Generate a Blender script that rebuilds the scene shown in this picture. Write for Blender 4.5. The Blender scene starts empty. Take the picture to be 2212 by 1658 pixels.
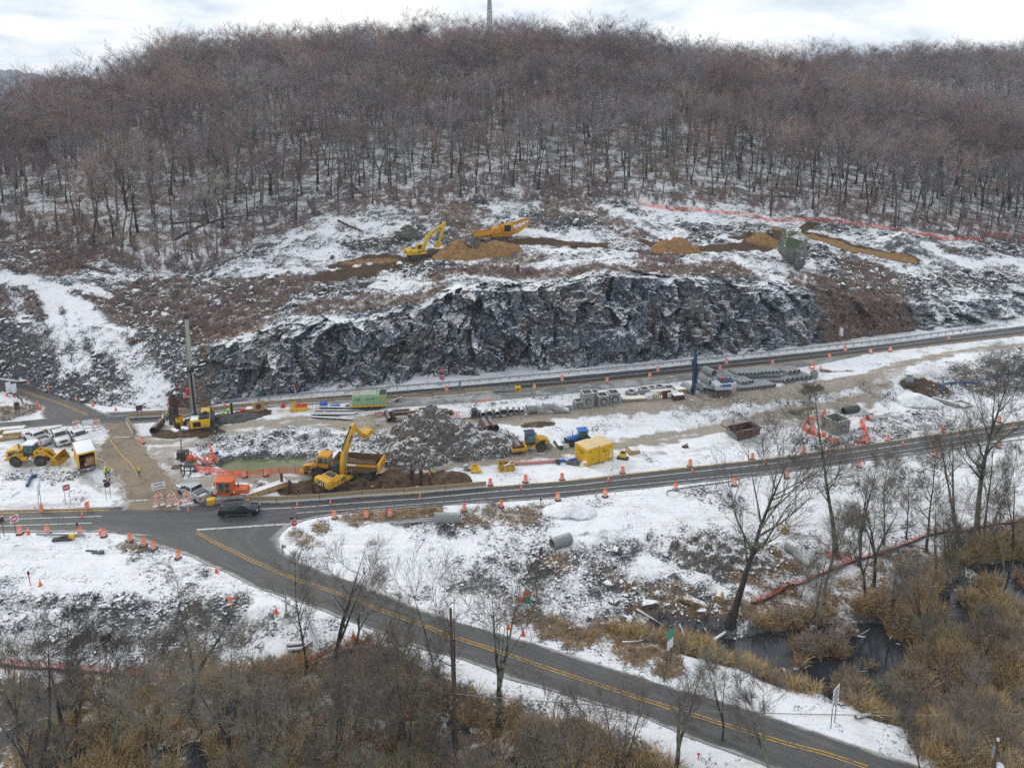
import bpy, bmesh, math, random
import numpy as np
from mathutils import Vector, Matrix, Euler
from mathutils.bvhtree import BVHTree
R = math.radians
PI = math.pi
random.seed(7)
rng = np.random.default_rng(11)
scene = bpy.context.scene
COL = scene.collection
# camera
PITCH = R(11.0); FOC = 1703.0; CAMZ = 57.0; PPY = 506.0   # level-ish camera with its lens shifted down, so that uprights stay upright
cam_d = bpy.data.cameras.new('camera')
cam = bpy.data.objects.new('camera', cam_d); COL.objects.link(cam)
cam.location = (0, 0, CAMZ); cam.rotation_euler = (PI/2 - PITCH, 0, 0)
cam_d.sensor_fit = 'HORIZONTAL'; cam_d.angle = 2*math.atan(1106/FOC)
cam_d.shift_y = (PPY-829)/2212; cam_d.clip_start = 1.0; cam_d.clip_end = 9000
scene.camera = cam
# node helper
class NT:
 def __init__(s, tree): s.t = tree
 def add(s, typ, ins=None, **at):
  n = s.t.nodes.new(typ)
  for k, v in at.items(): setattr(n, k, v)
  for k, v in (ins or {}).items():
   sock = n.inputs[k]
   if isinstance(v, bpy.types.NodeSocket): s.t.links.new(v, sock)
   else: sock.default_value = v
  return n
 def m(s, op, a, b=0.0, c=0.0):
  return s.add('ShaderNodeMath', {0: a, 1: b, 2: c}, operation=op).outputs[0]
 def clamp01(s, a): return s.add('ShaderNodeClamp', {0: a}).outputs[0]
 def step(s, a, lo, hi):
  n = s.add('ShaderNodeMapRange', {0: a, 1: lo, 2: hi, 3: 0.0, 4: 1.0}); n.interpolation_type = 'SMOOTHSTEP'; return n.outputs[0]
 def mix(s, f, a, b):
  n = s.add('ShaderNodeMix', data_type='RGBA')
  for k, v in ((0, f), (6, a), (7, b)):
   if isinstance(v, bpy.types.NodeSocket): s.t.links.new(v, n.inputs[k])
   else: n.inputs[k].default_value = v if k == 0 else (*v[:3], 1)
  return n.outputs[2]
 def noise(s, vec, scale, detail=6, rough=.6, dist=0.0):
  return s.add('ShaderNodeTexNoise', {'Vector': vec, 'Scale': scale, 'Detail': detail, 'Roughness': rough, 'Distortion': dist}).outputs['Fac']
 def ramp(s, f, stops):
  n = s.add('ShaderNodeValToRGB', {0: f}); e = n.color_ramp.elements
  while len(e) < len(stops): e.new(.5)
  for el, (p, c) in zip(e, stops): el.position = p; el.color = (*c[:3], 1)
  return n.outputs[0]
# sky and light
SUN_EL, SUN_AZ = R(27), R(-52)        # azimuth from +Y, negative to the left
w = bpy.data.worlds.new('World'); scene.world = w; w.use_nodes = True
n = NT(w.node_tree); w.node_tree.nodes.clear()
sky = n.add('ShaderNodeTexSky', sky_type='NISHITA', sun_disc=False, sun_elevation=SUN_EL, sun_rotation=SUN_AZ)
tc = n.add('ShaderNodeTexCoord').outputs['Generated']
sep = n.add('ShaderNodeSeparateXYZ', {0: tc})
zc = n.m('MAXIMUM', sep.outputs[2], 0.0)
den = n.m('ADD', zc, 0.22)
cp = n.add('ShaderNodeCombineXYZ', {0: n.m('DIVIDE', sep.outputs[0], den), 1: n.m('DIVIDE', sep.outputs[1], den), 2: 0.3}).outputs[0]
c1 = n.noise(cp, 1.35, 9, .56, .35)
c2 = n.noise(cp, 3.1, 7, .6, .2)
cc = n.m('ADD', n.m('MULTIPLY', c1, .7), n.m('MULTIPLY', c2, .3))
skyc = n.add('ShaderNodeVectorMath', {0: sky.outputs[0], 3: 0.10}, operation='SCALE').outputs[0]
cloud = n.ramp(cc, [(.41, (1.03, 1.03, 1.01)), (.50, (.85, .895, .935)), (.62, (.56, .645, .75))])
cov = n.step(cc, .30, .36)
col = n.mix(n.m('MAXIMUM', n.m('MULTIPLY', cov, .97), .80), skyc, cloud)
bg = n.add('ShaderNodeBackground', {0: col, 1: 1.0})
out = n.add('ShaderNodeOutputWorld', {0: bg.outputs[0]})
sun_d = bpy.data.lights.new('sun', 'SUN'); sun_d.energy = 1.15; sun_d.angle = R(14); sun_d.color = (1, .965, .91)
sun = bpy.data.objects.new('sun', sun_d); COL.objects.link(sun)
sdir = Vector((math.sin(SUN_AZ)*math.cos(SUN_EL), math.cos(SUN_AZ)*math.cos(SUN_EL), math.sin(SUN_EL)))
sun.rotation_euler = sdir.to_track_quat('Z', 'Y').to_euler(); sun.location = sdir*900
vs = scene.view_settings
vs.view_transform = 'Standard'; vs.look = 'None'; vs.gamma = 1; vs.use_curve_mapping = False; vs.exposure = 0.25
try:
 scene.cycles.use_denoising = False; scene.cycles.max_bounces = 5; scene.cycles.diffuse_bounces = 2; scene.cycles.transparent_max_bounces = 8; scene.cycles.volume_bounces = 1
except Exception: pass
# survey: picture points to ground points
CROP = dict(p=(0, 0, .54004), c1=(0, 1450, 2.369), c2=(600, 1500, 2.458), c3=(1400, 1500, 2.458), c4=(2200, 1400, 2.458), c5=(3000, 1250, 2.018),
  c6=(1200, 750, 1.843), c7=(2400, 750, 1.304), c8=(0, 800, 1.843), d1=(0, 1950, 2.212), d2=(900, 1950, 1.7015), d3=(2000, 1950, 1.843),
  d4=(3000, 1900, 2.018), d5=(0, 2450, 1.58), d6=(1300, 2450, 1.58), d7=(2600, 2400, 1.4786), e1=(560, 1180, 3.685), e2=(1180, 1680, 3.1725),
  e3=(0, 1680, 3.175), e4=(2000, 1680, 2.54), e5=(1560, 1560, 2.886), e6=(2700, 1400, 2.1167), e7=(3100, 1580, 2.1167), e8=(600, 1850, 3.175))
SP = math.sin(PITCH); CP = math.cos(PITCH)
def pts(s):
 """'c1 0 1395, 600 1385; c2 820 1245' -> list of picture points"""
 o = []
 for seg in s.split(';'):
  t = seg.split(); c = CROP[t[0]]; v = ' '.join(t[1:]).split(',')
  for q in v:
   x, y = map(float, q.split()); o.append(((c[0]+x/c[2])*.54004, (c[1]+y/c[2])*.54004))
 return o
def rays(P):
 P = np.asarray(P, float).reshape(-1, 2)
 u = (P[:, 0]-1106)/FOC; v = (PPY-P[:, 1])/FOC
 return np.stack([u, CP+v*SP, -SP+v*CP], 1)
def at_Y(p, Y):
 d = rays([p])[0]; t = Y/d[1]; return np.array([d[0]*t, Y, CAMZ+d[2]*t])
def unproj(P, H, it=14):
 d = rays(P); z = np.zeros(len(d))
 for _ in range(it):
  t = (CAMZ-z)/np.maximum(-d[:, 2], 1e-3); X = d[:, 0]*t; Y = d[:, 1]*t; z = .5*z+.5*H(X, Y)
 return np.stack([X, Y, z], 1)
def sstep(a, b, x):
 t = np.clip((x-a)/(b-a), 0, 1); return t*t*(3-2*t)
# numpy noise
def _h(a, seed):
 a = (a ^ np.uint32(seed*2654435761 & 0xffffffff)).astype(np.uint32)
 a = (a ^ (a >> np.uint32(16)))*np.uint32(0x7feb352d); a = (a ^ (a >> np.uint32(15)))*np.uint32(0x846ca68b); a = a ^ (a >> np.uint32(16))
 return a
def hsh(i, j, k=0, seed=0):
 i = np.asarray(i).astype(np.int64).astype(np.uint32); j = np.asarray(j).astype(np.int64).astype(np.uint32)
 k = np.asarray(k).astype(np.int64).astype(np.uint32)
 return _h(i*np.uint32(73856093) ^ j*np.uint32(19349663) ^ k*np.uint32(83492791), seed).astype(np.float64)/4294967295.0
def vn2(x, y, seed=0):
 i = np.floor(x); j = np.floor(y); f = x-i; g = y-j; f = f*f*(3-2*f); g = g*g*(3-2*g)
 a = hsh(i, j, 0, seed); b = hsh(i+1, j, 0, seed); c = hsh(i, j+1, 0, seed); d = hsh(i+1, j+1, 0, seed)
 return (a*(1-f)+b*f)*(1-g)+(c*(1-f)+d*f)*g
def fbm(x, y, o=4, seed=0):
 r = 0; a = .5; s = 0
 for q in range(o): r = r+a*vn2(x*2**q+q*17.3, y*2**q-q*9.1, seed+q); s += a; a *= .5
 return r/s
def facet2(x, y, cell, seed=0, tilt=.8):
 X = x/cell; Y = y/cell; i0 = np.floor(X); j0 = np.floor(Y); best = np.full(X.shape, 9.0); val = np.zeros(X.shape)
 for di in (-1, 0, 1):
  for dj in (-1, 0, 1):
   i = i0+di; j = j0+dj
   dx = X-(i+hsh(i, j, 1, seed)); dy = Y-(j+hsh(i, j, 2, seed)); d = dx*dx+dy*dy
   v = hsh(i, j, 3, seed)-.5+tilt*(dx*(hsh(i, j, 4, seed)-.5)+dy*(hsh(i, j, 5, seed)-.5))*2
   m = d < best; best = np.where(m, d, best); val = np.where(m, v, val)
 return val*cell
def facet3(P, cell, seed=0, tilt=.8):
 Q = P/cell; b0 = np.floor(Q); best = np.full(len(Q), 9.0); val = np.zeros(len(Q))
 for di in (-1, 0, 1):
  for dj in (-1, 0, 1):
   for dk in (-1, 0, 1):
    i = b0[:, 0]+di; j = b0[:, 1]+dj; k = b0[:, 2]+dk
    dx = Q[:, 0]-i-hsh(i, j, k, seed+1); dy = Q[:, 1]-j-hsh(i, j, k, seed+2); dz = Q[:, 2]-k-hsh(i, j, k, seed+3)
    d = dx*dx+dy*dy+dz*dz
    m = d < best
    if m.any():
     v = hsh(i, j, k, seed+4)-.5+tilt*2*(dx*(hsh(i, j, k, seed+5)-.5)+dz*(hsh(i, j, k, seed+6)-.5))
     best = np.where(m, d, best); val = np.where(m, v, val)
 return val*cell.max() if isinstance(cell, np.ndarray) else val*cell
def seg_dist(X, Y, line):
 """distance to polyline, parameter 0..1 along it"""
 L = np.asarray(line)[:, :2]; best = np.full(X.shape, 1e9); side = np.zeros(X.shape)
 for a, b in zip(L[:-1], L[1:]):
  d = b-a; q = d@d+1e-9; t = np.clip(((X-a[0])*d[0]+(Y-a[1])*d[1])/q, 0, 1)
  ex = X-a[0]-t*d[0]; ey = Y-a[1]-t*d[1]; e = np.sqrt(ex*ex+ey*ey)
  m = e < best; best = np.where(m, e, best); side = np.where(m, np.sign(d[0]*ey-d[1]*ex), side)
 return best, side
def poly_sd(X, Y, poly):
 """signed distance, negative inside"""
 L = np.asarray(poly)[:, :2]; L = np.vstack([L, L[:1]]); ins = np.zeros(X.shape, bool)
 for a, b in zip(L[:-1], L[1:]):
  if a[1] == b[1]: continue
  c = ((a[1] > Y) != (b[1] > Y)) & (X < (b[0]-a[0])*(Y-a[1])/(b[1]-a[1])+a[0]); ins ^= c
 d, _ = seg_dist(X, Y, L); return np.where(ins, -d, d)
# mesh helpers
def fastmesh(name, V, F, smooth=False, attr=None, mats=None, mi=None):
 V = np.asarray(V, np.float32); F = np.asarray(F, np.int32); k = F.shape[1]
 me = bpy.data.meshes.new(name); me.vertices.add(len(V)); me.vertices.foreach_set('co', V.ravel())
 me.loops.add(F.size); me.loops.foreach_set('vertex_index', F.ravel())
 me.polygons.add(len(F)); me.polygons.foreach_set('loop_start', np.arange(0, F.size, k, dtype=np.int32))
 try: me.polygons.foreach_set('loop_total', np.full(len(F), k, np.int32))
 except Exception: pass
 if smooth: me.polygons.foreach_set('use_smooth', np.ones(len(F), bool))
 for m_ in mats or []: me.materials.append(m_)
 if mi is not None: me.polygons.foreach_set('material_index', np.asarray(mi, np.int32))
 if attr is not None:
  for nm, A in attr.items():
   a = me.attributes.new(nm, 'FLOAT_COLOR', 'POINT'); a.data.foreach_set('color', np.asarray(A, np.float32).ravel())
 me.update(calc_edges=True); me.validate(); return me
def grid_faces(nr, nc):
 i = np.arange(nr*nc).reshape(nr, nc)
 return np.stack([i[:-1, :-1], i[:-1, 1:], i[1:, 1:], i[1:, :-1]], -1).reshape(-1, 4)
def link(name, data, parent=None, **props):
 o = bpy.data.objects.new(name, data); COL.objects.link(o)
 if parent is not None: o.parent = parent
 for k, v in props.items(): o[k] = v
 return o
def structure(name, me): return link(name, me, kind='structure')
# materials of the ground
def new_mat(name):
 m = bpy.data.materials.new(name); m.use_nodes = True; m.node_tree.nodes.clear(); return m, NT(m.node_tree)
def finish(n, col, rough=.8, bump=None, bstr=.5, bdist=.1, metal=0.0, spec=.5, **kw):
 b = n.add('ShaderNodeBsdfPrincipled', {'Roughness': rough, 'Metallic': metal, 'Specular IOR Level': spec})
 if isinstance(col, bpy.types.NodeSocket): n.t.links.new(col, b.inputs['Base Color'])
 else: b.inputs['Base Color'].default_value = (*col, 1)
 for k, v in kw.items():
  if isinstance(v, bpy.types.NodeSocket): n.t.links.new(v, b.inputs[k])
  else: b.inputs[k].default_value = v
 if bump is not None:
  bn = n.add('ShaderNodeBump', {'Strength': bstr, 'Distance': bdist, 'Height': bump}); n.t.links.new(bn.outputs[0], b.inputs['Normal'])
 n.add('ShaderNodeOutputMaterial', {0: b.outputs[0]}); return b
SNOW = (.79, .805, .835)
def ground_mat(name, rock=((.035, .038, .042), (.15, .15, .155)), lo=.55, hi=.85, amp=.75, attr=True, litter=(.15, .098, .06), snow=SNOW, extra=0.0, fine=1.0, bumpd=.06, bare=.22, dust=.45, streak=0):
 m, n = new_mat(name)
 g = n.add('ShaderNodeNewGeometry'); pos = g.outputs['Position']
 nz = n.add('ShaderNodeSeparateXYZ', {0: g.outputs['Normal']}).outputs[2]
 n1 = n.noise(pos, .55*fine, 8, .62, .4); n2 = n.noise(pos, 3.2*fine, 7, .66, .2); n3 = n.noise(pos, .09, 5, .55)
 if attr:
  a = n.add('ShaderNodeAttribute', attribute_name='cover'); sp = n.add('ShaderNodeSeparateColor', {0: a.outputs['Color']})
  mud, soil, rub, veg = sp.outputs[0], sp.outputs[1], sp.outputs[2], a.outputs['Alpha']
 else: mud = soil = rub = veg = 0.0
 n8 = n.noise(pos, 7.5*fine, 4, .65)
 nn = n.m('ADD', n.m('MULTIPLY', n.m('SUBTRACT', n1, .5), amp*1.1), n.m('ADD', n.m('MULTIPLY', n.m('SUBTRACT', n2, .5), amp*1.7), n.m('MULTIPLY', n.m('SUBTRACT', n8, .5), amp*.9)))
 k = n.m('ADD', nz, nn)
 k = n.m('SUBTRACT', k, n.m('ADD', n.m('MULTIPLY', rub, .31), n.m('MULTIPLY', veg, .50)))
 if attr: k = n.m('SUBTRACT', k, n.m('MULTIPLY', n.step(n.noise(pos, .16, 5, .65, .8), .36, .6), bare))
 k = n.m('ADD', k, extra)
 cover = n.step(k, lo, hi)
 rockc = n.mix(n.step(n.noise(pos, 1.7*fine, 6, .7), .35, .7), rock[0], rock[1])
 rockc = n.mix(n.m('MULTIPLY', n.step(n3, .5, .72), .35), rockc, (.15, .105, .06))
 if streak:
  vs_ = n.noise(n.add('ShaderNodeMapping', {0: pos, 3: (1.1, 1.1, .16)}).outputs[0], 1.0, 6, .68, .3)
  rockc = n.mix(n.m('MULTIPLY', n.step(vs_, .53, .68), .7), rockc, (.38, .43, .50)); rockc = n.mix(n.m('MULTIPLY', n.step(n.noise(n.add('ShaderNodeMapping', {0: pos, 3: (.3, .3, .1), 1: (7, 3, 1)}).outputs[0], 1.0, 5, .6), .53, .66), .7), rockc, (.12, .08, .045))
 litc = n.mix(n.step(n.noise(pos, 2.3, 5, .7), .3, .72), litter, (.29, .205, .125))
 base = n.mix(n.step(n.m('ADD', veg, n.m('MULTIPLY', n.m('SUBTRACT', n2, .5), .8)), .25, .6), rockc, litc)
 dsn = n.mix(n.m('MULTIPLY', n.step(n1, .48, .7), .30), snow, (.55, .535, .51))
 dsn = n.mix(n.m('MULTIPLY', n.step(n2, .55, .75), .25), dsn, (.56, .575, .60))
 stk = n.noise(n.add('ShaderNodeMapping', {0: pos, 2: (0, 0, -.14), 3: (.05, 1.5, 1)}).outputs[0], 1.0, 7, .7, .4)
 dsn = n.mix(n.m('MULTIPLY', n.step(n.m('ADD', stk, n.m('MULTIPLY', n.m('SUBTRACT', n1, .5), .5)), .47, .72), dust), dsn, (.50, .455, .39))
 c = n.mix(cover, base, dsn)
 mudc = n.mix(n.step(n2, .3, .7), (.175, .135, .09), (.34, .29, .22))
 mm = n.step(n.m('ADD', mud, n.m('MULTIPLY', n.m('SUBTRACT', n.m('ADD', n1, n2), 1.0), .9)), .3, .75)
 c = n.mix(n.m('MULTIPLY', mm, .88), c, mudc)
 soilc = n.mix(n.step(n2, .3, .7), (.035, .023, .014), (.115, .07, .035))
 ss = n.step(n.m('ADD', soil, n.m('MULTIPLY', n.m('SUBTRACT', n.m('ADD', n1, n2), 1.0), .7)), .3, .6)
 c = n.mix(ss, c, soilc)
 finish(n, c, .82, n.m('ADD', n2, n.m('MULTIPLY', n.noise(pos, 9*fine, 5, .7), .5)), .55, bumpd, spec=.3)
 return m
M_GROUND = ground_mat('snowy_ground', lo=.50, hi=.78)
M_HILL = ground_mat('hillside_rock_snow', lo=.52, hi=.80, amp=1.15, bare=.42, dust=.2, bumpd=.12, litter=(.18, .125, .105), extra=.08)
M_CLIFF = ground_mat('wet_dark_rock', rock=((.016, .021, .027), (.205, .235, .265)), lo=.50, hi=.84, amp=1.0, streak=1, bumpd=.15, fine=.8, litter=(.085, .055, .042))
M_ROCK = ground_mat('boulder_rock', lo=.6, hi=.86, amp=.55, attr=False, rock=((.055, .058, .058), (.20, .205, .20)))
M_ROCKD = ground_mat('rubble_rock', lo=.76, hi=1.0, amp=.8, attr=False, rock=((.05, .046, .042), (.19, .175, .155)), fine=1.6)
# valley floor
zup = lambda X: 1.9+.024*np.clip(X, -85, 140)
flat0 = lambda X, Y: X*0
LOWC = unproj(pts('p -300 1137, 0 1122, 500 1103, 1000 1065, 1500 1018, 2212 935, 2600 888'), flat0)
UPC = unproj(pts('p -300 940, 0 921, 228 905, 478 882, 976 841, 1430 803, 1888 753, 2212 712, 2600 662'), lambda X, Y: zup(X))
def Ylow(X): return np.interp(X, LOWC[:, 0], LOWC[:, 1])
def Yup(X): return np.interp(X, UPC[:, 0], UPC[:, 1])
def Hbase(X, Y):
 yl = Ylow(X); yu = Yup(X); s = (Y-yl)/np.maximum(yu-yl, 1)
 b = sstep(0, 30, X)
 prof = (1-b)*sstep(.1, .95, s)+b*sstep(.40, .64, s)
 z = zup(X)*prof
 d = yl-Y; lf = sstep(-25, -33, X)
 near = -(1-lf)*2.0*sstep(8, 44, d)-lf*(1.9*sstep(18.5, 24, d)+.4*sstep(5, 18, d))
 return np.where(d > 0, near, z)
SIDE_L = 'd1 1120 440, 1400 520, 1680 600, 1850 690; d2 -60 540, 170 660, 420 748, 560 792, 800 890, 1000 960, 1200 1050, 1400 1110, 1600 1160, 1820 1245; d6 1130 410, 1400 480, 1700 570, 2000 650, 2212 745; d7 200 800, 600 940, 900 1060, 1300 1200'
SIDE_R = 'd2 540 215, 440 255, 385 300, 362 350, 372 400, 410 445, 480 490, 640 560, 870 640, 1150 750, 1370 840, 1600 920, 1800 970, 2212 1090; d3 300 1180, 700 1290, 1000 1382; d6 2000 395; d7 0 475, 300 560, 600 650, 900 750, 1200 850, 1500 950, 1800 1050, 2200 1180'
def resample(L, n):
 L = np.asarray(L, float); d = np.r_[0, np.cumsum(np.linalg.norm(np.diff(L[:, :2], axis=0), axis=1))]
 t = np.linspace(0, d[-1], n); return np.stack([np.interp(t, d, L[:, k]) for k in range(L.shape[1])], 1)
sl = unproj(pts(SIDE_L), Hbase); sr = unproj(pts(SIDE_R), Hbase)
SIDE_POLY = np.vstack([sl, sr[::-1]])
MARSH_R = pts('p 1190 1362, 1250 1352, 1400 1358, 1570 1362, 1700 1352, 1790 1338, 1890 1322, 1990 1280, 2030 1230, 2070 1190, 2212 1150, 2500 1120, 2500 1800, 2050 1800, 1960 1610, 1780 1548, 1600 1478, 1420 1418, 1290 1380')
MARSH_L = pts('p -300 1462, 0 1468, 250 1470, 480 1478, 600 1470, 700 1432, 820 1412, 880 1440, 960 1490, 1080 1540, 1220 1580, 1420 1665, 1600 1800, -300 1800')
POND = pts('p 468 1003, 500 990, 560 986, 680 986, 705 998, 690 1014, 630 1022, 560 1026, 500 1022')
mr = unproj(MARSH_R, lambda X, Y: X*0-2.5); ml = unproj(MARSH_L, lambda X, Y: X*0-2.5); pond = unproj(POND, lambda X, Y: X*0-.2)
PONDZ = -.35
def H(X, Y):
 X = np.asarray(X, float); Y = np.asarray(Y, float)
 z = Hbase(X, Y); d = Ylow(X)-Y
 sd = poly_sd(X, Y, SIDE_POLY)
 zr = -1.1*sstep(14, 80, d)
 k = sstep(7.5, 1.5, sd); z = np.where(d > 0, z*(1-k)+zr*k, z)
 a = np.minimum(poly_sd(X, Y, mr), poly_sd(X, Y, ml)); kk = sstep(2.0, -2.5, a)*(1-k)
 z = z*(1-kk)+np.where(poly_sd(X, Y, ml) < 2.5, -2.38, -2.62)*kk
 q = poly_sd(X, Y, pond); z = z-1.7*sstep(.8, -1.6, q)
 return z
def fwd(P):
 o = []
 for q in P:
  q = np.array(q)
  if len(o) > 1:
   a = o[-1]-o[-2]; b = q-o[-1]
   if np.linalg.norm(b) < 1 or a@b/(np.linalg.norm(a)*np.linalg.norm(b)+1e-9) < -.5: continue
  o.append(q)
 return o
def road_edges(l, r, n): return resample(unproj(fwd(pts(l)), H), n), resample(unproj(fwd(pts(r)), H), n)
LOW_F = 'p -400 1116, -150 1106; c1 0 1393, 600 1383, 1100 1360, 1700 1345; c2 820 1250, 1250 1250, 1672 1226, 2095 1190; c3 547 1166, 960 1134, 1365 1098, 2212 1028; c4 600 1228, 1100 1175, 2212 1058; c5 500 1128, 1100 1037, 1700 952, 2212 867; p 2450 873'
LOW_N = 'p -400 1178, -150 1165; c1 0 1605, 400 1602, 700 1598, 1000 1600, 1300 1640, 1700 1660; d2 200 330, 480 240, 620 200, 860 165, 1200 140, 1600 110, 2212 72; c4 0 1460, 1000 1348, 2212 1216; c5 0 1312, 1000 1180, 1600 1090, 2212 988; p 2450 908'
UP_F = 'p -400 945, -150 925; c1 0 568, 430 532, 830 500, 1000 476, 1600 446; c2 0 368, 700 302, 1300 242, 2212 172; c3 1000 110, 2212 3; c4 1000 178, 2212 52; c5 0 372, 1000 262, 2212 105; p 2450 672'
UP_N = 'p -400 978, -150 960; c1 0 640, 470 600, 850 592, 1220 575, 1500 560; c2 0 432, 700 352, 1300 300, 2000 262; c3 330 250, 850 222, 1480 154, 2212 94; c4 0 358, 600 305, 1200 248, 2212 138; c5 0 438, 1000 323, 2212 183; p 2450 705'
RAMP_F = 'p -250 790, -60 812; c1 0 163, 200 183, 450 268, 700 350, 950 458, 1050 500'
RAMP_N = 'p -250 822, -60 836; c1 0 262, 200 325, 330 385, 420 425, 380 480, 430 540'
CROSS_L = 'c1 985 585, 1010 650, 1040 720, 960 770, 920 830, 930 880, 1000 960, 1090 1060, 1150 1150, 1185 1240, 1190 1400'
CROSS_R = 'c1 1225 570, 1262 650, 1300 700, 1350 770, 1430 860, 1500 930, 1560 1010, 1620 1090, 1690 1180, 1720 1250, 1700 1400'
SHO_F = 'c3 100 268, 330 252, 850 224, 1480 156, 2212 96; c4 0 360, 600 307, 1200 250, 2212 140; c5 0 440, 500 380, 900 335'
SHO_N = 'c3 100 330, 330 322, 850 290, 1480 240, 2212 172; c4 0 425, 600 375, 1200 312, 2212 205; c5 0 500, 500 425, 900 345'
ROADS = {}
for nm, (l, r, k) in dict(lower=(LOW_F, LOW_N, 420), upper=(UP_F, UP_N, 420), side=(SIDE_L, SIDE_R, 300), ramp=(RAMP_F, RAMP_N, 90), cross=(CROSS_L, CROSS_R, 90), shoulder=(SHO_F, SHO_N, 200)).items():
 ROADS[nm] = road_edges(l, r, k)
def rmask(X, Y):
 sd = np.full(X.shape, 1e3)
 for nm, (a, b) in ROADS.items(): sd = np.minimum(sd, poly_sd(X, Y, np.vstack([a[::6], a[-1:], b[::-6], b[:1]])))
 return sd
# paint: strokes (width m, strength) of mud, soil, rubble, plants in picture points
MUD = [(2.7, 1.00, 'c3 -100 455, 200 480, 600 480, 1000 460, 1400 430, 1800 410, 2212 380; c4 0 650, 600 570, 1100 520, 1700 450, 2212 400; c5 0 660, 400 610, 760 570'),
 (1.9, 0.76, 'c5 760 570, 1000 500, 1200 420, 1500 350, 1900 290, 2212 260'), (2.5, 0.63, 'c5 860 720, 980 620, 1080 520, 1200 440'),
 (2.5, 0.85, 'c3 250 920, 700 890, 1300 840, 1800 770, 2212 730; c4 0 1010, 600 940, 1200 850, 1700 770, 2000 720; c5 0 890, 400 800, 700 740, 950 690'),
 (3.0, 0.80, 'c2 0 640, 300 600, 700 520, 1200 480, 1800 450, 2212 440'), (2.0, 0.63, 'c2 0 760, 300 690, 640 620, 1000 530'),
 (2.2, 0.80, 'c2 100 1040, 500 1040, 1000 1010, 1500 1000, 1900 1010; c3 0 960, 250 930'), (1.0, 0.71, 'c3 340 560, 350 700, 360 850'), (1.0, 0.71, 'c3 460 560, 480 700, 510 870'),
 (1.4, 0.54, 'c1 -50 800, 200 830, 500 790, 900 760'), (1.7, 0.54, 'c1 200 980, 500 960, 700 1000'), (2.0, 0.45, 'c1 150 1060, 300 1040, 500 1020'), (1.3, 0.54, 'c1 700 1000, 800 1100, 950 1180, 1100 1240'),
 (2.0, 0.63, 'c1 880 800, 960 920, 1080 1080, 1160 1230'), (2.1, 0.67, 'c1 1480 760, 1560 900, 1660 1060, 1800 1160, 2000 1180'), (1.9, 0.63, 'c1 1400 730, 1700 720, 2100 660'),
 (1.4, 0.40, 'c4 1300 1000, 1700 950, 2212 850'), (2.5, 0.54, 'c5 100 940, 300 900, 500 860'), (1.7, 0.40, 'c5 1300 470, 1600 400, 1750 450'), (1.3, 0.45, 'c1 0 1360, 300 1350, 700 1345'), (2.7, 0.45, 'c5 1250 520, 1500 470, 1850 480')]
SOIL = [(3.2, 1, 'c2 1380 1130, 1600 1100, 1800 1110, 2100 1080; c3 0 1050, 300 1040, 600 1050, 800 1040'), (2.4, .75, 'c1 1550 660, 1750 650, 2000 660'), (2.8, .85, 'c2 550 450, 700 440, 900 400, 1080 370'),
 (1.0, .6, 'c3 1720 500, 1990 475'), (.9, .55, 'c5 280 810, 520 765'), (1.0, .6, 'c5 420 630, 560 600'), (1.6, .7, 'c5 1250 590, 1400 560, 1550 610'), (1.3, .6, 'c5 1350 640, 1480 660'), (1.3, .5, 'c5 600 470, 700 480, 810 470'),
 (1.0, .5, 'c2 0 1130, 130 1160'), (1.2, .5, 'c5 1850 640, 1960 670'), (1.0, .6, 'd3 1380 430, 1560 440')]
RUB = [(4.5, .75, 'c2 700 700, 1200 640, 1900 640'), (3.0, .6, 'c2 900 780, 1400 760'), (5, .7, 'c3 150 660, 250 620'), (3.4, .55, 'c3 1450 600, 1560 700'), (2.5, .6, 'c1 150 1080, 400 1050, 650 1080'),
 (3.5, .65, 'c5 1050 870, 1400 850'), (2.5, .6, 'c5 1000 980, 1400 930, 1600 900'), (4.0, .55, 'c5 1700 480, 2100 420'), (3.5, .7, 'c5 2000 380, 2212 330'), (2.6, .5, 'c5 1900 650, 2212 600'),
 (2.2, .8, 'd1 0 1000, 250 1000, 600 990, 900 1030, 1300 1060, 1700 1060, 2100 1040'), (3.0, .55, 'd1 900 1180, 1300 1130, 1700 1100'), (4.0, .7, 'd1 500 1330, 800 1330'), (5.0, .6, 'd1 1400 1400, 1900 1330'), (2.0, .4, 'd1 1100 520, 1400 640, 1800 730'), (3.0, .5, 'd1 0 890, 100 1100'),
 (7.0, .68, 'd3 100 600, 400 620, 800 700, 1150 800, 1350 880'), (5.0, .6, 'd3 300 820, 700 900, 1100 940'), (4.0, .6, 'd3 700 480, 900 470'), (5.5, .8, 'd3 1400 450, 1650 470, 1900 560'), (4.0, .7, 'd4 100 620, 260 780'), (3.5, .55, 'd3 1500 60, 1650 80'), (3.5, .65, 'd4 500 -250, 900 -300, 1200 -360'),
 (4.0, .5, 'd2 1400 300, 1600 280'), (3.0, .5, 'd4 300 460, 460 520'), (3.0, .45, 'd4 850 100, 1300 60'), (4, .45, 'd4 900 360, 1400 350'), (2.5, .5, 'd2 1650 680, 2000 700'), (2, .45, 'd2 300 900, 450 960'), (1.6, .3, 'c4 300 390, 1300 300, 1800 230'), (2.2, .35, 'c3 1000 290, 1700 230, 2212 190')]
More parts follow.
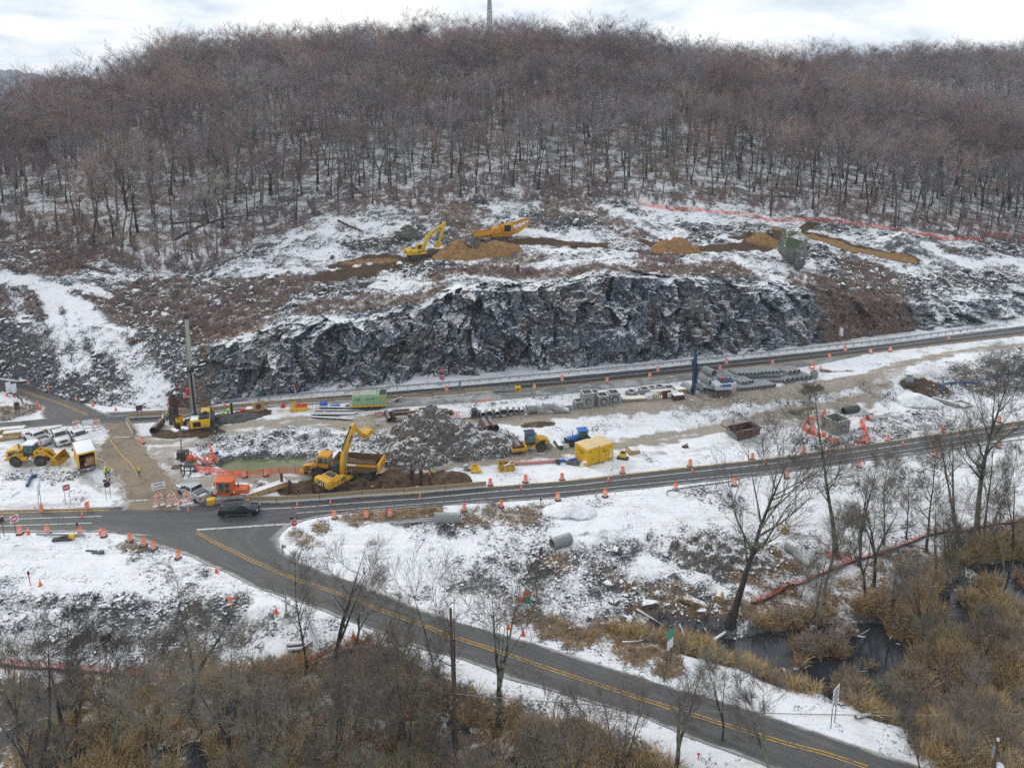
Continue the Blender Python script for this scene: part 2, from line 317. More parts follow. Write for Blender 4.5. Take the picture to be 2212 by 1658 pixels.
VEG = [(3.0, .75, 'd2 900 200, 1200 180, 1400 160'), (4.0, .45, 'd2 1650 200, 1850 180, 2050 190'), (1.5, .6, 'd2 620 260, 650 300'), (2.0, .5, 'd2 500 330, 560 380'), (4.0, .6, 'c1 0 470, 200 460, 300 420'), (2.5, .45, 'c2 1100 1100, 1300 1090'),
 (3.5, .6, 'd4 0 800, 300 720'), (5.0, .6, 'd4 100 1150, 500 1130, 900 1080, 1300 1000'), (4.0, .5, 'd4 1000 800, 1400 720'), (3.5, .65, 'd5 1000 330, 1500 380, 1800 330'), (3.5, .6, 'd3 1100 1000, 1600 1030'), (3.0, .6, 'd3 300 1000, 600 1060'), (3.0, .8, 'd3 700 1060, 950 1150, 1200 1260'), (2.6, .7, 'd2 2080 900, 2200 960'),
 (3, .4, 'd3 1050 760, 1300 780'), (2.5, .5, 'd3 350 540, 450 560'), (2, .35, 'd3 700 620, 900 700'), (2.5, .4, 'd1 1100 520, 1200 540')]
def paint(X, Y, L, Hf):
 o = np.zeros(X.shape)
 for wd, st, s in L:
  q = unproj(pts(s), Hf); x0, y0 = q[:, :2].min(0)-wd*2.5; x1, y1 = q[:, :2].max(0)+wd*2.5
  m = (X > x0) & (X < x1) & (Y > y0) & (Y < y1)
  if not m.any(): continue
  d, _ = seg_dist(X[m], Y[m], q); d = d+(fbm(X[m]*.5, Y[m]*.5, 3, 5)-.5)*wd*1.2
  o[m] = np.maximum(o[m], st*sstep(wd*1.15, wd*.35, d))
 return o
xs = np.arange(-150, 160.01, .42); ys = np.r_[np.arange(26, 60, .30), np.arange(60, 150, .40), np.arange(150, 192, .8)]
X, Y = np.meshgrid(xs, ys); shp = X.shape; X = X.ravel(); Y = Y.ravel()
vis = (np.abs(X) < Y*.80+16)
Xv = X[vis]; Yv = Y[vis]
Zv = H(Xv, Yv); rm = rmask(Xv, Yv)
mud = paint(Xv, Yv, MUD, H); soil = paint(Xv, Yv, SOIL, H); rub = paint(Xv, Yv, RUB, H); veg = paint(Xv, Yv, VEG, H)
marsh = np.minimum(poly_sd(Xv, Yv, mr), poly_sd(Xv, Yv, ml)); mk = sstep(1.5, -1.5, marsh)
crm = poly_sd(Xv, Yv, np.vstack([ROADS['cross'][0][::3], ROADS['cross'][1][::-3]]))
mud = np.maximum(mud, .55*sstep(2.2, .2, crm))
veg = np.maximum(veg, mk*np.where(Xv < 5, .5, .75)*(1+.5*(fbm(Xv*.12, Yv*.12, 3, 77)-.5)))
yl = Ylow(Xv)
bank = sstep(.36, .44, (Yv-yl)/(Yup(Xv)-yl))*sstep(.68, .6, (Yv-yl)/(Yup(Xv)-yl))*sstep(10, 40, Xv)
off = sstep(.0, 1.6, rm)
z = np.zeros(Xv.shape)
z += (fbm(Xv*.16, Yv*.16, 4, 3)-.5)*.5
z += (fbm(Xv*.9, Yv*.9, 3, 9)-.5)*.14
z += rub*(facet2(Xv, Yv, 1.1, 21)*.55+facet2(Xv, Yv, 2.6, 22)*.33+.15)
z += soil*facet2(Xv, Yv, .9, 31)*.35
tr = np.abs(np.sin((Xv*.35+Yv*.9)*2.2+fbm(Xv*.3, Yv*.3, 2, 4)*7)); z -= .06*mud*(tr < .25)
tr2 = (vn2(Xv*2.6, Yv*.45, 61) > .66) & (vn2(Xv*.3, Yv*.3, 66) > .42); z -= bank*.08*tr2
chan = np.zeros(Xv.shape)
for q_ in ('d3 560 1060, 1100 1060, 1500 1095; d4 0 1290, 250 1330, 700 1240, 1000 1210', 'd7 800 400, 930 520, 1060 600', 'd4 1560 1080, 1680 920, 1760 850, 2000 740, 2150 720', 'd7 1150 150, 1350 230, 1300 330'):
 chan = np.maximum(chan, sstep(2.4, .7, seg_dist(Xv, Yv, unproj(pts(q_), lambda X, Y: X*0-2.6))[0]+(fbm(Xv*.4, Yv*.4, 3, 91)-.5)*3))
veg = veg*(1-.75*chan)
mound = np.clip(fbm(Xv*.35, Yv*.35, 4, 13)-.47, -.3, .4)*2.3
Zv = Zv+off*z*(1-mk)+mk*sstep(-.2, 1.4, rm)*(mound*1.6-.5*chan)
Zv = Zv-.10*sstep(.35, -.1, rm)
rub = np.maximum(rub, bank*tr2*.25)
small = sstep(.62, .74, fbm(Xv*.10+5, Yv*.10, 5, 88))*off
rub = np.maximum(rub, .5*small)
cor = sstep(1.0, 3.5, Yv-yl)*sstep(6, 1, Yv-Yup(Xv))
rub = np.maximum(rub, cor*(.03+.5*(fbm(Xv*.14, Yv*.25, 4, 71)-.5))); mud = np.maximum(mud, cor*np.clip(.10+1.3*(fbm(Xv*.07, Yv*.22, 4, 72)-.5), 0, .6))
lane = np.abs(np.sin(Yv*1.35-Xv*.16+fbm(Xv*.05, Yv*.05, 3, 73)*9)); mud = np.clip(mud-.3*mud*(lane < .35)*(fbm(Xv*.2, Yv*.3, 2, 74) > .45), 0, 1)
mud_v, soil_v, rub_v, veg_v = mud, soil, rub, veg
Z = np.full(X.shape, 0.0); Z[vis] = Zv
att = np.zeros((X.size, 4)); att[vis] = np.stack([mud, soil, rub, veg], 1)
idx = np.full(X.size, -1); idx[vis] = np.arange(vis.sum())
F = grid_faces(*shp); F = idx[F]; F = F[(F >= 0).all(1)]
GV = np.stack([Xv, Yv, Zv], 1); GF = F
ground_me = fastmesh('ground', GV, GF, True, {'cover': att[vis]}, [M_GROUND])
structure('ground', ground_me)
# hillside: cliff, bench, wooded hill
# per column: picture x, then (picture y, distance Y) for slope foot, top of cut, bench, wood edge, mid hill, ridge
HILL = [(-420, 800, (690, 148), (610, 165), (520, 185), (404, 235), (443, 330)),
 (0, 815, (695, 150), (605, 167), (505, 188), (379, 240), (386, 345)),
 (170, 868, (700, 150), (590, 172), (530, 188), (349, 250), (316, 380)),
 (330, 884, (725, 143), (640, 163), (575, 177), (334, 258), (228, 405)),
 (430, 880, (745, 140), (640, 160), (575, 180), (326, 262), (190, 415)),
 (540, 862, (735, 138), (600, 168), (520, 196), (314, 268), (186, 425)),
 (700, 842, (700, 141), (580, 175), (465, 208), (304, 275), (168, 430)),
 (860, 828, (688, 145), (555, 183), (440, 214), (299, 280), (151, 435)),
 (1000, 815, (628, 147), (545, 184), (425, 220), (289, 288), (154, 440)),
 (1150, 803, (627, 150), (530, 187), (420, 224), (284, 290), (158, 440)),
 (1300, 790, (600, 152), (520, 189), (425, 225), (282, 292), (168, 440)),
 (1480, 776, (602, 154), (520, 190), (432, 225), (282, 300), (188, 450)),
 (1600, 765, (618, 157), (520, 190), (440, 225), (284, 310), (198, 475)),
 (1760, 744, (637, 161), (535, 192), (462, 222), (304, 320), (172, 520)),
 (1900, 724, (650, 165), (548, 194), (482, 220), (319, 330), (170, 580)),
 (2060, 706, (655, 171), (560, 196), (500, 220), (339, 330), (168, 630)),
 (2212, 686, (640, 177), (572, 198), (515, 222), (359, 330), (171, 680)),
 (2640, 636, (590, 186), (560, 205), (510, 230), (374, 330), (186, 700))]
cols = []
for px, y1, *st in HILL:
 b = unproj([(px, y1)], H)[0]
 c = [np.array([b[0], b[1]-3.0, b[2]-1.2]), b]
 for (y, Yd) in st: c.append(at_Y((px, y), Yd))
 e = c[-1]; c.append(np.array([e[0]*1.25, e[1]+130, e[2]-16])); c.append(np.array([e[0]*1.6, e[1]+420, e[2]-75]))
 cols.append(c)
C = np.array(cols)                        # columns x stages x 3
pxs = np.array([h[0] for h in HILL], float)
U = np.interp(np.linspace(0, 1, 760), np.linspace(0, 1, 200), np.linspace(-420, 2640, 200))
def pchip(x, y, xi):
 h = np.diff(x); dl = np.diff(y, axis=0)/h.reshape(-1, *([1]*(y.ndim-1)))
 m = np.zeros_like(y); m[0] = dl[0]; m[-1] = dl[-1]
 p = dl[:-1]*dl[1:]; m[1:-1] = np.where(p > 0, 2*p/(dl[:-1]+dl[1:]+1e-12), 0)
 i = np.clip(np.searchsorted(x, xi)-1, 0, len(x)-2); hh = h[i]; t = (xi-x[i])/hh
 sh = (-1, *([1]*(y.ndim-1))); t = t.reshape(sh); hh = hh.reshape(sh)
 return (2*t**3-3*t**2+1)*y[i]+(t**3-2*t**2+t)*hh*m[i]+(-2*t**3+3*t**2)*y[i+1]+(t**3-t**2)*hh*m[i+1]
Cu = pchip(pxs, C, U)                     # 760 x stages x 3
stage_n = [2, 66, 80, 60, 60, 50, 14, 8]  # rows in each stage
T = np.concatenate([np.linspace(k, k+1, m_, endpoint=False) for k, m_ in enumerate(stage_n)]+[[8.0]])
st_x = np.arange(9.0)
arr = np.moveaxis(Cu, 1, 0)               # stages x cols x 3
lin = np.stack([np.stack([np.interp(T, st_x, arr[:, j, k]) for j in range(len(U))], 1) for k in range(3)], -1)
cub = pchip(st_x, arr, T)
wl = sstep(2.6, 3.2, T)[:, None, None]
HS = lin*(1-wl)+cub*wl
dip = sstep(1500, 1900, U)[None]*20*np.exp(-((HS[..., 1]-455)/75)**2)*sstep(4.0, 4.6, T)[:, None]; HS[..., 2] -= dip
hb = HS.copy()
TT = np.repeat(T[:, None], len(U), 1); UU = np.repeat(U[None], len(T), 0)
P = HS.reshape(-1, 3); t_ = TT.ravel(); u_ = UU.ravel()
def cliffness(u): # how much of the cut is a sheer rock face, by picture x
 return np.interp(u, [-420, 380, 470, 560, 640, 1760, 1830, 1880, 1960, 2010, 2600], [0, 0, .45, .8, 1, 1, .8, .6, .75, .9, .9])
cl = cliffness(u_)*sstep(.9, 1.15, t_)*sstep(2.22, 1.98, t_)
slope_l = (1-cliffness(u_))*sstep(.8, 1.2, t_)
bench = sstep(1.9, 2.15, t_)*sstep(4.3, 3.9, t_)
wood = sstep(3.7, 4.15, t_)
def hpt(s): # picture points to hillside points by searching the smooth sheet
 P2 = pts(s); o = []
 for (x, y) in P2:
  d = rays([(x, y)])[0]; j = int(np.clip(np.searchsorted(U, x), 0, len(U)-1)); c = hb[:, j]
  e = np.abs(c[:, 2]-(CAMZ+d[2]*c[:, 1]/d[1])); e[T > 6] = 1e9; o.append(c[int(np.argmin(e))])
 return np.array(o)
def hpaint(L):
 o = np.zeros(len(P))
 for wd, st, s in L:
  q = hpt(s); x0, y0 = q[:, :2].min(0)-wd*2.5; x1, y1 = q[:, :2].max(0)+wd*2.5
  m_ = (P[:, 0] > x0) & (P[:, 0] < x1) & (P[:, 1] > y0) & (P[:, 1] < y1)
  d, _ = seg_dist(P[m_, 0], P[m_, 1], q); d = d+(fbm(P[m_, 0]*.4, P[m_, 1]*.4, 3, 5)-.5)*wd
  o[m_] = np.maximum(o[m_], st*sstep(wd*1.15, wd*.35, d))
 return o
HSOIL = [(3.6, 1.25, 'c6 240 640, 450 620, 700 560, 950 510, 1150 470, 1350 470, 1500 420, 1650 395, 1850 400, 2100 430, 2212 440; c7 60 300, 250 300, 450 315, 650 312, 850 300, 930 240, 1020 235, 1150 260, 1300 312, 1450 350, 1620 370'),(5.0, 1, 'c6 220 660, 450 620, 700 560, 950 510'), (3.0, .9, 'c6 250 590, 500 530, 700 520'), (3.5, .9, 'c6 950 470, 1150 450'), (5, 1, 'c6 1150 480, 1300 470, 1450 480'), (2.4, .9, 'c6 1500 400, 1800 385, 2000 420, 2212 440'),
  (2.6, 1, 'c7 0 310, 200 290, 420 310, 650 310, 830 310'), (4, .9, 'c7 250 330, 420 330'), (2.6, .8, 'c7 700 265, 850 250'), (2.6, .85, 'c7 900 220, 1100 250, 1300 310, 1450 350, 1620 370'), (2, .8, 'c7 1060 215, 1120 195')]
HTAN = [(2.4, 1, 'c7 900 220, 1100 255, 1300 315, 1450 352, 1620 370'), (4, 1, 'c6 1130 470, 1250 500, 1440 470'), (3.5, 1, 'c7 350 320, 440 330'), (3, .6, 'c6 350 560, 650 540'), (2.5, .8, 'c7 830 290, 900 280')]
HRUB = [(9, .5, 'c8 100 1000, 400 1200, 700 1350'), (7, .5, 'c8 100 700, 300 900, 350 1100'), (8, .5, 'c8 700 1000, 900 1300'), (9, .55, 'c8 900 700, 1100 900, 1300 1100, 1300 1300'), (6, .6, 'c8 1700 650, 2000 600'), (5, .55, 'c8 1650 750, 2100 800'),
  (6, .6, 'c6 850 600, 1100 620'), (5, .6, 'c6 400 420, 700 420'), (6, .65, 'c6 1800 220, 2100 260'), (5, .5, 'c6 0 780, 400 760'), (7, .7, 'c7 1100 330, 1250 380, 1400 430'), (5, .6, 'c7 450 200, 600 220'), (6, .6, 'c7 1250 510, 1500 520, 1750 500'), (6, .6, 'c7 1850 480, 2050 480'), (5, .6, 'c7 1480 250, 1600 260'), (5, .5, 'c7 1900 350, 2020 350'), (5, .5, 'c7 1150 210, 1350 230')]
HVEG = [(5, .6, 'c6 1050 640, 1400 640, 1800 640, 2100 650'), (6, .55, 'c6 150 900, 500 860, 900 800'), (7, .6, 'c8 1500 900, 1700 1000, 1800 1050'), (5, .45, 'c8 1300 800, 1600 900'), (8, .7, 'c7 1150 560, 1300 590, 1450 600, 1560 640'), (5, .55, 'c7 1250 660, 1400 690, 1560 720'), (4, .7, 'c7 1250 780, 1500 730, 1750 700'), (6, .5, 'c7 0 430, 300 440, 700 440'), (7, .6, 'c8 400 500, 700 400, 1000 330'), (5, .5, 'c8 900 250, 1400 320'), (4, .6, 'c8 1350 1430, 1600 1430')]
HPATH = [(1.6, .6, 'c8 60 620, 120 760, 200 960, 330 1050'),(3.2, 1, 'c8 0 560, 330 640, 560 780, 780 960, 950 1150, 1080 1300, 1130 1450'), (1.8, 1, 'c8 340 660, 420 900, 470 1150, 500 1260'), (1.6, 1, 'c8 480 700, 560 1000, 610 1240'), (2.0, .8, 'c8 560 640, 800 700'), (1.6, .7, 'c8 880 320, 1000 380, 1150 430, 1400 440'), (2.4, .9, 'c7 1700 300, 1900 400, 2200 370'), (2.2, .7, 'c7 30 100, 200 180, 330 260'), (2.5, .8, 'c6 1600 330, 1750 340, 2000 380')]
soil = hpaint(HSOIL); tan = hpaint(HTAN); rub = np.maximum(hpaint(HRUB), slope_l*.30*sstep(2.1, 1.9, t_)); veg = hpaint(HVEG); path = hpaint(HPATH)
sn = fbm(P[:, 0]*.06, P[:, 1]*.06, 4, 41)
veg = np.maximum(veg, wood*(.38+.5*(sn-.5))); veg = np.maximum(veg, bench*.45*sstep(.52, .66, sn))
rub = np.maximum(rub, bench*.5*sstep(.55, .68, fbm(P[:, 0]*.08+9, P[:, 1]*.08, 4, 47)))
keep = (1-path)
veg *= (1-.92*sstep(.15, .5, cl)*(1-.75*sstep(170, 60, np.abs(u_-1870))))
veg *= keep; rub = rub*keep-.8*path
h_soil, h_rub, h_veg, h_path = np.maximum(soil, tan), rub, veg, path
# displacement of the rock cut along its outward direction, and of the slopes upward
sel = cl > .01; d3 = np.zeros(len(P)); Q = P[sel]
Qw = Q+np.stack([fbm(Q[:, 0]*.12, Q[:, 2]*.2, 3, 1)*5, fbm(Q[:, 2]*.2, Q[:, 0]*.12, 3, 2)*4, fbm(Q[:, 0]*.15, Q[:, 1]*.15, 3, 8)*4], 1)
Qs = Qw*np.array([1, 1, .7]); Qs[:, 0] += Q[:, 2]*.2; Qv = Qw*np.array([1.1, 1, .5]); Qv[:, 0] -= Q[:, 2]*.12
d3[sel] = facet3(Qs, 7.5, 101, 1.1)*.42+facet3(Qv, 3.2, 107, 1.3)*.75+facet3(Qw*np.array([1, 1, .75]), 1.3, 113, 1.3)*.5+(fbm(Q[:, 0]*1.1, Q[:, 2]*.8, 3, 16)-.5)*.5+(fbm(Q[:, 0]*.05, Q[:, 2]*.08, 3, 6)-.5)*4
d3[sel] = np.minimum(d3[sel], .5+np.clip(t_[sel]-1, 0, 1)*9)
out_dir = np.array([.06, -1, .30]); out_dir /= np.linalg.norm(out_dir)
P2 = P+out_dir*(d3*cl)[:, None]
side = slope_l*sstep(2.3, 1.9, t_)
up = (fbm(P[:, 0]*.12, P[:, 1]*.12, 4, 51)-.5)*1.6*np.maximum(bench, side)+(fbm(P[:, 0]*.7, P[:, 1]*.7, 3, 52)-.5)*.5*np.maximum(bench, side)
bm_ = (bench > .01) | (side > .01); f2 = np.zeros(len(P)); f3 = np.zeros(len(P))
f2[bm_] = facet2(P[bm_, 0], P[bm_, 1], 1.5, 55)*.6+facet2(P[bm_, 0], P[bm_, 1], 3.4, 56)*.42
f3[bm_] = facet2(P[bm_, 0], P[bm_, 1], .9, 57)
up += np.maximum(bench, side)*((np.maximum(rub, 0)*.95+.07)*f2+.16*f3)*(1-.75*path)-path*.15
up += wood*(fbm(P[:, 0]*.08, P[:, 1]*.08, 4, 58)-.5)*2.6
edge = sstep(.9, 1.2, t_)
P2[:, 2] += up*edge
att = np.stack([tan*0, soil, rub, veg], 1)
HV = P2; HF = grid_faces(len(T), len(U))
mi = np.zeros(len(HF), int); tf = t_[HF].mean(1); cf = cl[HF].mean(1); mi[(cf > .3)] = 1
hill_me = fastmesh('hill', HV, HF, False, {'cover': att, 'tint': np.stack([tan, tan, tan, tan], 1)}, [M_HILL, M_CLIFF], mi)
sm = (tf > 3.9); hill_me.polygons.foreach_set('use_smooth', sm)
structure('hill', hill_me)
# tan sand of the bench added to the hill shader
for m_ in (M_HILL,):
 nt = NT(m_.node_tree); pr = [x for x in m_.node_tree.nodes if x.type == 'BSDF_PRINCIPLED'][0]
 src = pr.inputs['Base Color'].links[0].from_socket
 a = nt.add('ShaderNodeAttribute', attribute_name='tint'); pos = nt.add('ShaderNodeNewGeometry').outputs['Position']
 nz_ = nt.noise(pos, 1.2, 6, .65)
 f_ = nt.step(nt.m('ADD', a.outputs['Fac'], nt.m('MULTIPLY', nt.m('SUBTRACT', nz_, .5), 1.2)), .35, .7)
 tc_ = nt.mix(nt.step(nt.noise(pos, 3.5, 5, .7), .3, .7), (.16, .085, .03), (.36, .215, .09))
 m_.node_tree.links.new(nt.mix(f_, src, tc_), pr.inputs['Base Color'])
BVH = BVHTree.FromPolygons(GV.tolist()+HV.tolist(), GF.tolist()+(HF+len(GV)).tolist())
CAMV = Vector((0, 0, CAMZ))
def G(s):
 """picture point -> Vector where that sight line meets the terrain"""
 p = pts(s)[0] if isinstance(s, str) else s
 d = Vector(rays([p])[0]).normalized(); h = BVH.ray_cast(CAMV, d)[0]
 return h if h is not None else Vector(unproj([p], H)[0])
def drop(x, y):
 h = BVH.ray_cast(Vector((x, y, 300)), Vector((0, 0, -1)))[0]; return h.z if h is not None else float(H(np.array([x]), np.array([y]))[0])
# far land
M_FAR = ground_mat('far_ground', attr=False, lo=.9, hi=1.3)
structure('far_ground', fastmesh('far_ground', [(-2100, -600, -7), (2100, -600, -7), (2100, 3200, -7), (-2100, 3200, -7)], [(0, 1, 2, 3)], False, None, [M_FAR]))
# asphalt
unit_rows = lambda a: a/(np.linalg.norm(a, axis=1)[:, None]+1e-9)
def asphalt(name, c0, c1, mudamt, muds=(.17, .14, .10), rough=.5):
 m, n = new_mat(name); pos = n.add('ShaderNodeNewGeometry').outputs['Position']
 a = n.noise(pos, .35, 6, .6, .6); b = n.noise(pos, 6, 6, .7); s = n.add('ShaderNodeMapping', {0: pos, 3: (.08, .5, 1)}).outputs[0]; st = n.noise(s, 1.0, 5, .6)
 c = n.mix(n.step(b, .3, .7), c0, c1); c = n.mix(n.m('MULTIPLY', n.step(n.m('ADD', a, n.m('MULTIPLY', n.m('SUBTRACT', st, .5), .6)), .62-mudamt*.5, .85-mudamt*.35), min(1, .3+mudamt)), c, muds)
 v = n.add('ShaderNodeTexVoronoi', {'Vector': pos, 'Scale': .16, 'Randomness': 1.0}, feature='DISTANCE_TO_EDGE').outputs['Distance']
 wv = n.noise(pos, .9, 4, .6); v2 = n.add('ShaderNodeTexVoronoi', {'Vector': n.add('ShaderNodeVectorMath', {0: pos, 1: n.add('ShaderNodeCombineXYZ', {0: wv, 1: wv}).outputs[0]}).outputs[0], 'Scale': .22}, feature='DISTANCE_TO_EDGE').outputs['Distance']
 la = n.add('ShaderNodeSeparateColor', {0: n.add('ShaderNodeAttribute', attribute_name='lane').outputs['Color']}); tx = la.outputs[0]; al = la.outputs[1]
 sv = n.noise(n.add('ShaderNodeCombineXYZ', {0: n.m('MULTIPLY', tx, 11.0), 1: n.m('MULTIPLY', al, 9.0), 2: 0.0}).outputs[0], 1.0, 6, .62)
 c = n.mix(n.m('MULTIPLY', n.step(sv, .46, .72), .42), c, (.155, .152, .15)); c = n.mix(n.m('MULTIPLY', n.step(sv, .45, .30), .5), c, (.026, .027, .029))
 eg = n.m('SUBTRACT', .5, n.m('ABSOLUTE', n.m('SUBTRACT', tx, .5))); c = n.mix(n.m('MULTIPLY', n.step(n.m('ADD', eg, n.m('MULTIPLY', n.m('SUBTRACT', a, .5), .22)), .075, .0), .85), c, (.42, .40, .37))
 crack = n.m('MULTIPLY', n.step(v2, .010, .003), n.step(a, .45, .62)); c = n.mix(n.m('MULTIPLY', crack, .45), c, (.018, .018, .018))
 c = n.mix(n.m('MULTIPLY', n.step(n.noise(pos, .8, 5, .6), .66, .8), .35), c, (.40, .41, .43))
 finish(n, c, n.m('ADD', rough-.1, n.m('MULTIPLY', a, .3)), b, .25, .02); return m
M_ASPH = asphalt('asphalt', (.040, .042, .045), (.068, .070, .073), .05, rough=.45)
M_ASPH2 = asphalt('asphalt_worn', (.058, .058, .057), (.092, .090, .086), .12)
M_ASPHM = asphalt('asphalt_muddy', (.062, .048, .032), (.118, .088, .055), .75, (.22, .16, .095))
M_ASPHF = asphalt('asphalt_frosted', (.14, .135, .13), (.22, .22, .22), .45, (.50, .50, .50), .6)
def ribbon(name, L, Rr, mat, lift, nx=8, rag=.22):
 k = len(L); w_ = unit_rows(Rr-L); s_ = np.arange(k)*.9
 L = L+w_*((fbm(s_*.45, s_*0+1.5, 4, 3)-.5)*2*rag)[:, None]; Rr = Rr+w_*((fbm(s_*.45, s_*0+7.5, 4, 4)-.5)*2*rag)[:, None]
 t = np.linspace(0, 1, nx)[None, :, None]
 V = L[:, None, :]*(1-t)+Rr[:, None, :]*t; V = V.reshape(-1, 3); V[:, 2] = H(V[:, 0], V[:, 1])+lift
 A_ = np.zeros((k, nx, 4)); A_[..., 0] = np.linspace(0, 1, nx)[None]; A_[..., 1] = np.linspace(0, 1, k)[:, None]; A_[..., 3] = 1
 return structure(name, fastmesh(name, V, grid_faces(k, nx), True, {'lane': A_.reshape(-1, 4)}, [mat]))
ribbon('lower_road', *ROADS['lower'], M_ASPH, .030, 10)
ribbon('upper_road', *ROADS['upper'], M_ASPH, .030, 10)
ribbon('side_road', *ROADS['side'], M_ASPH2, .036, 10)
ribbon('ramp_road', *ROADS['ramp'], M_ASPH2, .042, 8)
ribbon('cross_road', *ROADS['cross'], M_ASPHM, .050, 10, 1.1)
ribbon('road_shoulder', *ROADS['shoulder'], M_ASPHF, .024, 6)
def line_mat(name, c):
 m, n = new_mat(name); pos = n.add('ShaderNodeNewGeometry').outputs['Position']
 finish(n, n.mix(n.m('MULTIPLY', n.step(n.noise(pos, 2.5, 6, .7), .47, .64), .85), c, (.09, .085, .08)), .6); return m
M_WHITE_LINE = line_mat('white_road_paint', (.52, .52, .50)); M_YELLOW_LINE = line_mat('yellow_road_paint', (.50, .29, .05))
def stripe(s, wd, mat, lift=.062, name='road_marking', off=0.0):
 q = resample(unproj(fwd(pts(s)), H), 90)
 d = np.gradient(q[:, :2], axis=0); d /= np.linalg.norm(d, axis=1)[:, None]; nrm = np.stack([-d[:, 1], d[:, 0]], 1)
 c = q[:, :2]+nrm*off; A = np.c_[c+nrm*wd/2, q[:, 2]]; B = np.c_[c-nrm*wd/2, q[:, 2]]
 V = np.stack([A, B], 1).reshape(-1, 3); V[:, 2] = H(V[:, 0], V[:, 1])+lift
 structure(name, fastmesh(name, V, grid_faces(len(q), 2), False, None, [mat]))
YL, WL = M_YELLOW_LINE, M_WHITE_LINE
stripe('p -150 1117; c1 0 1428, 1030 1400', .28, YL); stripe('c1 0 1408, 400 1395, 950 1386', .16, YL)
stripe('c1 50 1487, 965 1458', .22, WL); stripe('p -150 1142; c1 0 1550, 870 1522', .22, WL)
stripe('c2 1160 1255, 1700 1222, 2212 1192; c3 547 1174, 1365 1104, 2212 1038; c4 0 1299, 1100 1186, 2212 1066; c5 500 1136, 1100 1046, 1700 961, 2212 876', .22, YL)
stripe('c2 1050 1320, 1500 1300; c3 0 1262, 700 1215, 1500 1140, 2212 1084; c4 0 1350, 1100 1232, 2212 1112; c5 0 1238, 1100 1088, 2212 916', .2, WL)
stripe('c2 1440 1358; c3 0 1322, 1000 1242, 2212 1142; c4 0 1410, 1100 1300, 2212 1188; c5 0 1292, 1100 1138, 2212 956', .16, WL)
stripe('c3 1650 142, 2212 88; c4 0 353, 600 299, 1200 243, 2212 133; c5 0 433, 1000 318, 2212 177; p 2450 702', .24, YL)
stripe('c1 1015 514, 1320 495, 1600 480; c2 0 400, 700 335, 1300 275, 2212 212; c3 330 208, 1000 146, 2212 54; c4 0 324, 1100 208, 2212 98; c5 0 408, 1000 290, 2212 145', .18, WL)
stripe('c1 1000 470, 1600 452; c2 600 318, 1300 248, 2212 180; c3 1000 118, 2212 12; c4 1000 186, 2212 62; c5 0 382, 1000 270, 2212 113', .16, WL)
for o_ in (-.16, .16):
 stripe('c1 160 255, 400 330, 600 400, 830 500', .13, YL, off=o_)
 stripe('d1 1745 397, 1900 485, 2080 570, 2212 640; d2 20 420, 150 490, 370 578, 500 632, 730 708, 1000 815, 1260 905, 1550 1015, 1800 1095, 2212 1235; d7 0 600, 500 755, 820 852, 1050 910, 1290 991', .13, YL, off=o_)
stripe('d1 1740 375, 2080 352, 2212 345; d2 0 272, 200 262, 450 248', .4, WL)
stripe('c1 1215 1312, 1400 1303', .35, WL); stripe('c1 1075 710, 1235 705', .3, WL)
stripe('c1 1040 730, 1120 840, 1170 900, 1240 960, 1310 1075', .2, YL, .075)
# water
def water_mat(name, c, rough=.06):
 m, n = new_mat(name); pos = n.add('ShaderNodeNewGeometry').outputs['Position']
 finish(n, n.mix(n.noise(pos, .3, 4, .6), c, tuple(x*1.5 for x in c)), rough, n.noise(pos, 2.5, 4, .6), .08, .03); return m
def flat_poly(name, pl, z, mat, kind='structure', seed=None):
 P_ = np.asarray(pl)[:, :2]
 if seed is not None:
  P_ = resample(np.vstack([P_, P_[:1]]), 90)[:-1]; c = P_.mean(0); r_ = 1+.22*(fbm(P_[:, 0]*.6+seed, P_[:, 1]*.6, 3, seed)-.5); P_ = c+(P_-c)*r_[:, None]
 bm = bmesh.new(); vs_ = [bm.verts.new((x, y, z)) for x, y in P_]; f = bm.faces.new(vs_); bmesh.ops.triangulate(bm, faces=[f])
 if bm.faces and sum(f.normal.z for f in bm.faces) < 0: bmesh.ops.reverse_faces(bm, faces=bm.faces)
 me = bpy.data.meshes.new(name); bm.to_mesh(me); bm.free(); me.materials.append(mat)
 return link(name, me, kind=kind)
M_WATER = water_mat('dark_marsh_water', (.026, .029, .033)); M_POND = water_mat('murky_green_water', (.105, .125, .05), .12)
flat_poly('water', mr, -2.62, M_WATER); flat_poly('water', ml, -2.62, M_WATER)
pp = unproj(pts('p 455 1003, 500 982, 560 978, 690 978, 715 998, 700 1020, 630 1030, 560 1033, 480 1028'), lambda X, Y: X*0+PONDZ); flat_poly('pond_water', pp, PONDZ, M_POND)
M_ICE, n = new_mat('snowy_ice'); pos = n.add('ShaderNodeNewGeometry').outputs['Position']
finish(n, n.mix(n.step(n.noise(pos, .7, 6, .6, .5), .42, .58), (.16, .18, .20), (.60, .63, .66)), .4)
for k, s in enumerate(('d3 760 1040, 900 1035, 1180 1050, 1240 1110, 1100 1115, 900 1090', 'd3 960 1170, 1100 1150, 1200 1190, 1330 1180, 1350 1225, 1050 1230', 'd7 300 330, 400 300, 480 370, 560 350, 640 400, 830 490, 700 500, 600 470, 430 440', 'd3 1650 1290, 1750 1280, 1900 1330, 1960 1382, 1700 1382')):
 flat_poly('ice', unproj(pts(s), lambda X, Y: X*0-2.6), -2.605+.002*k, M_ICE, seed=k+3)
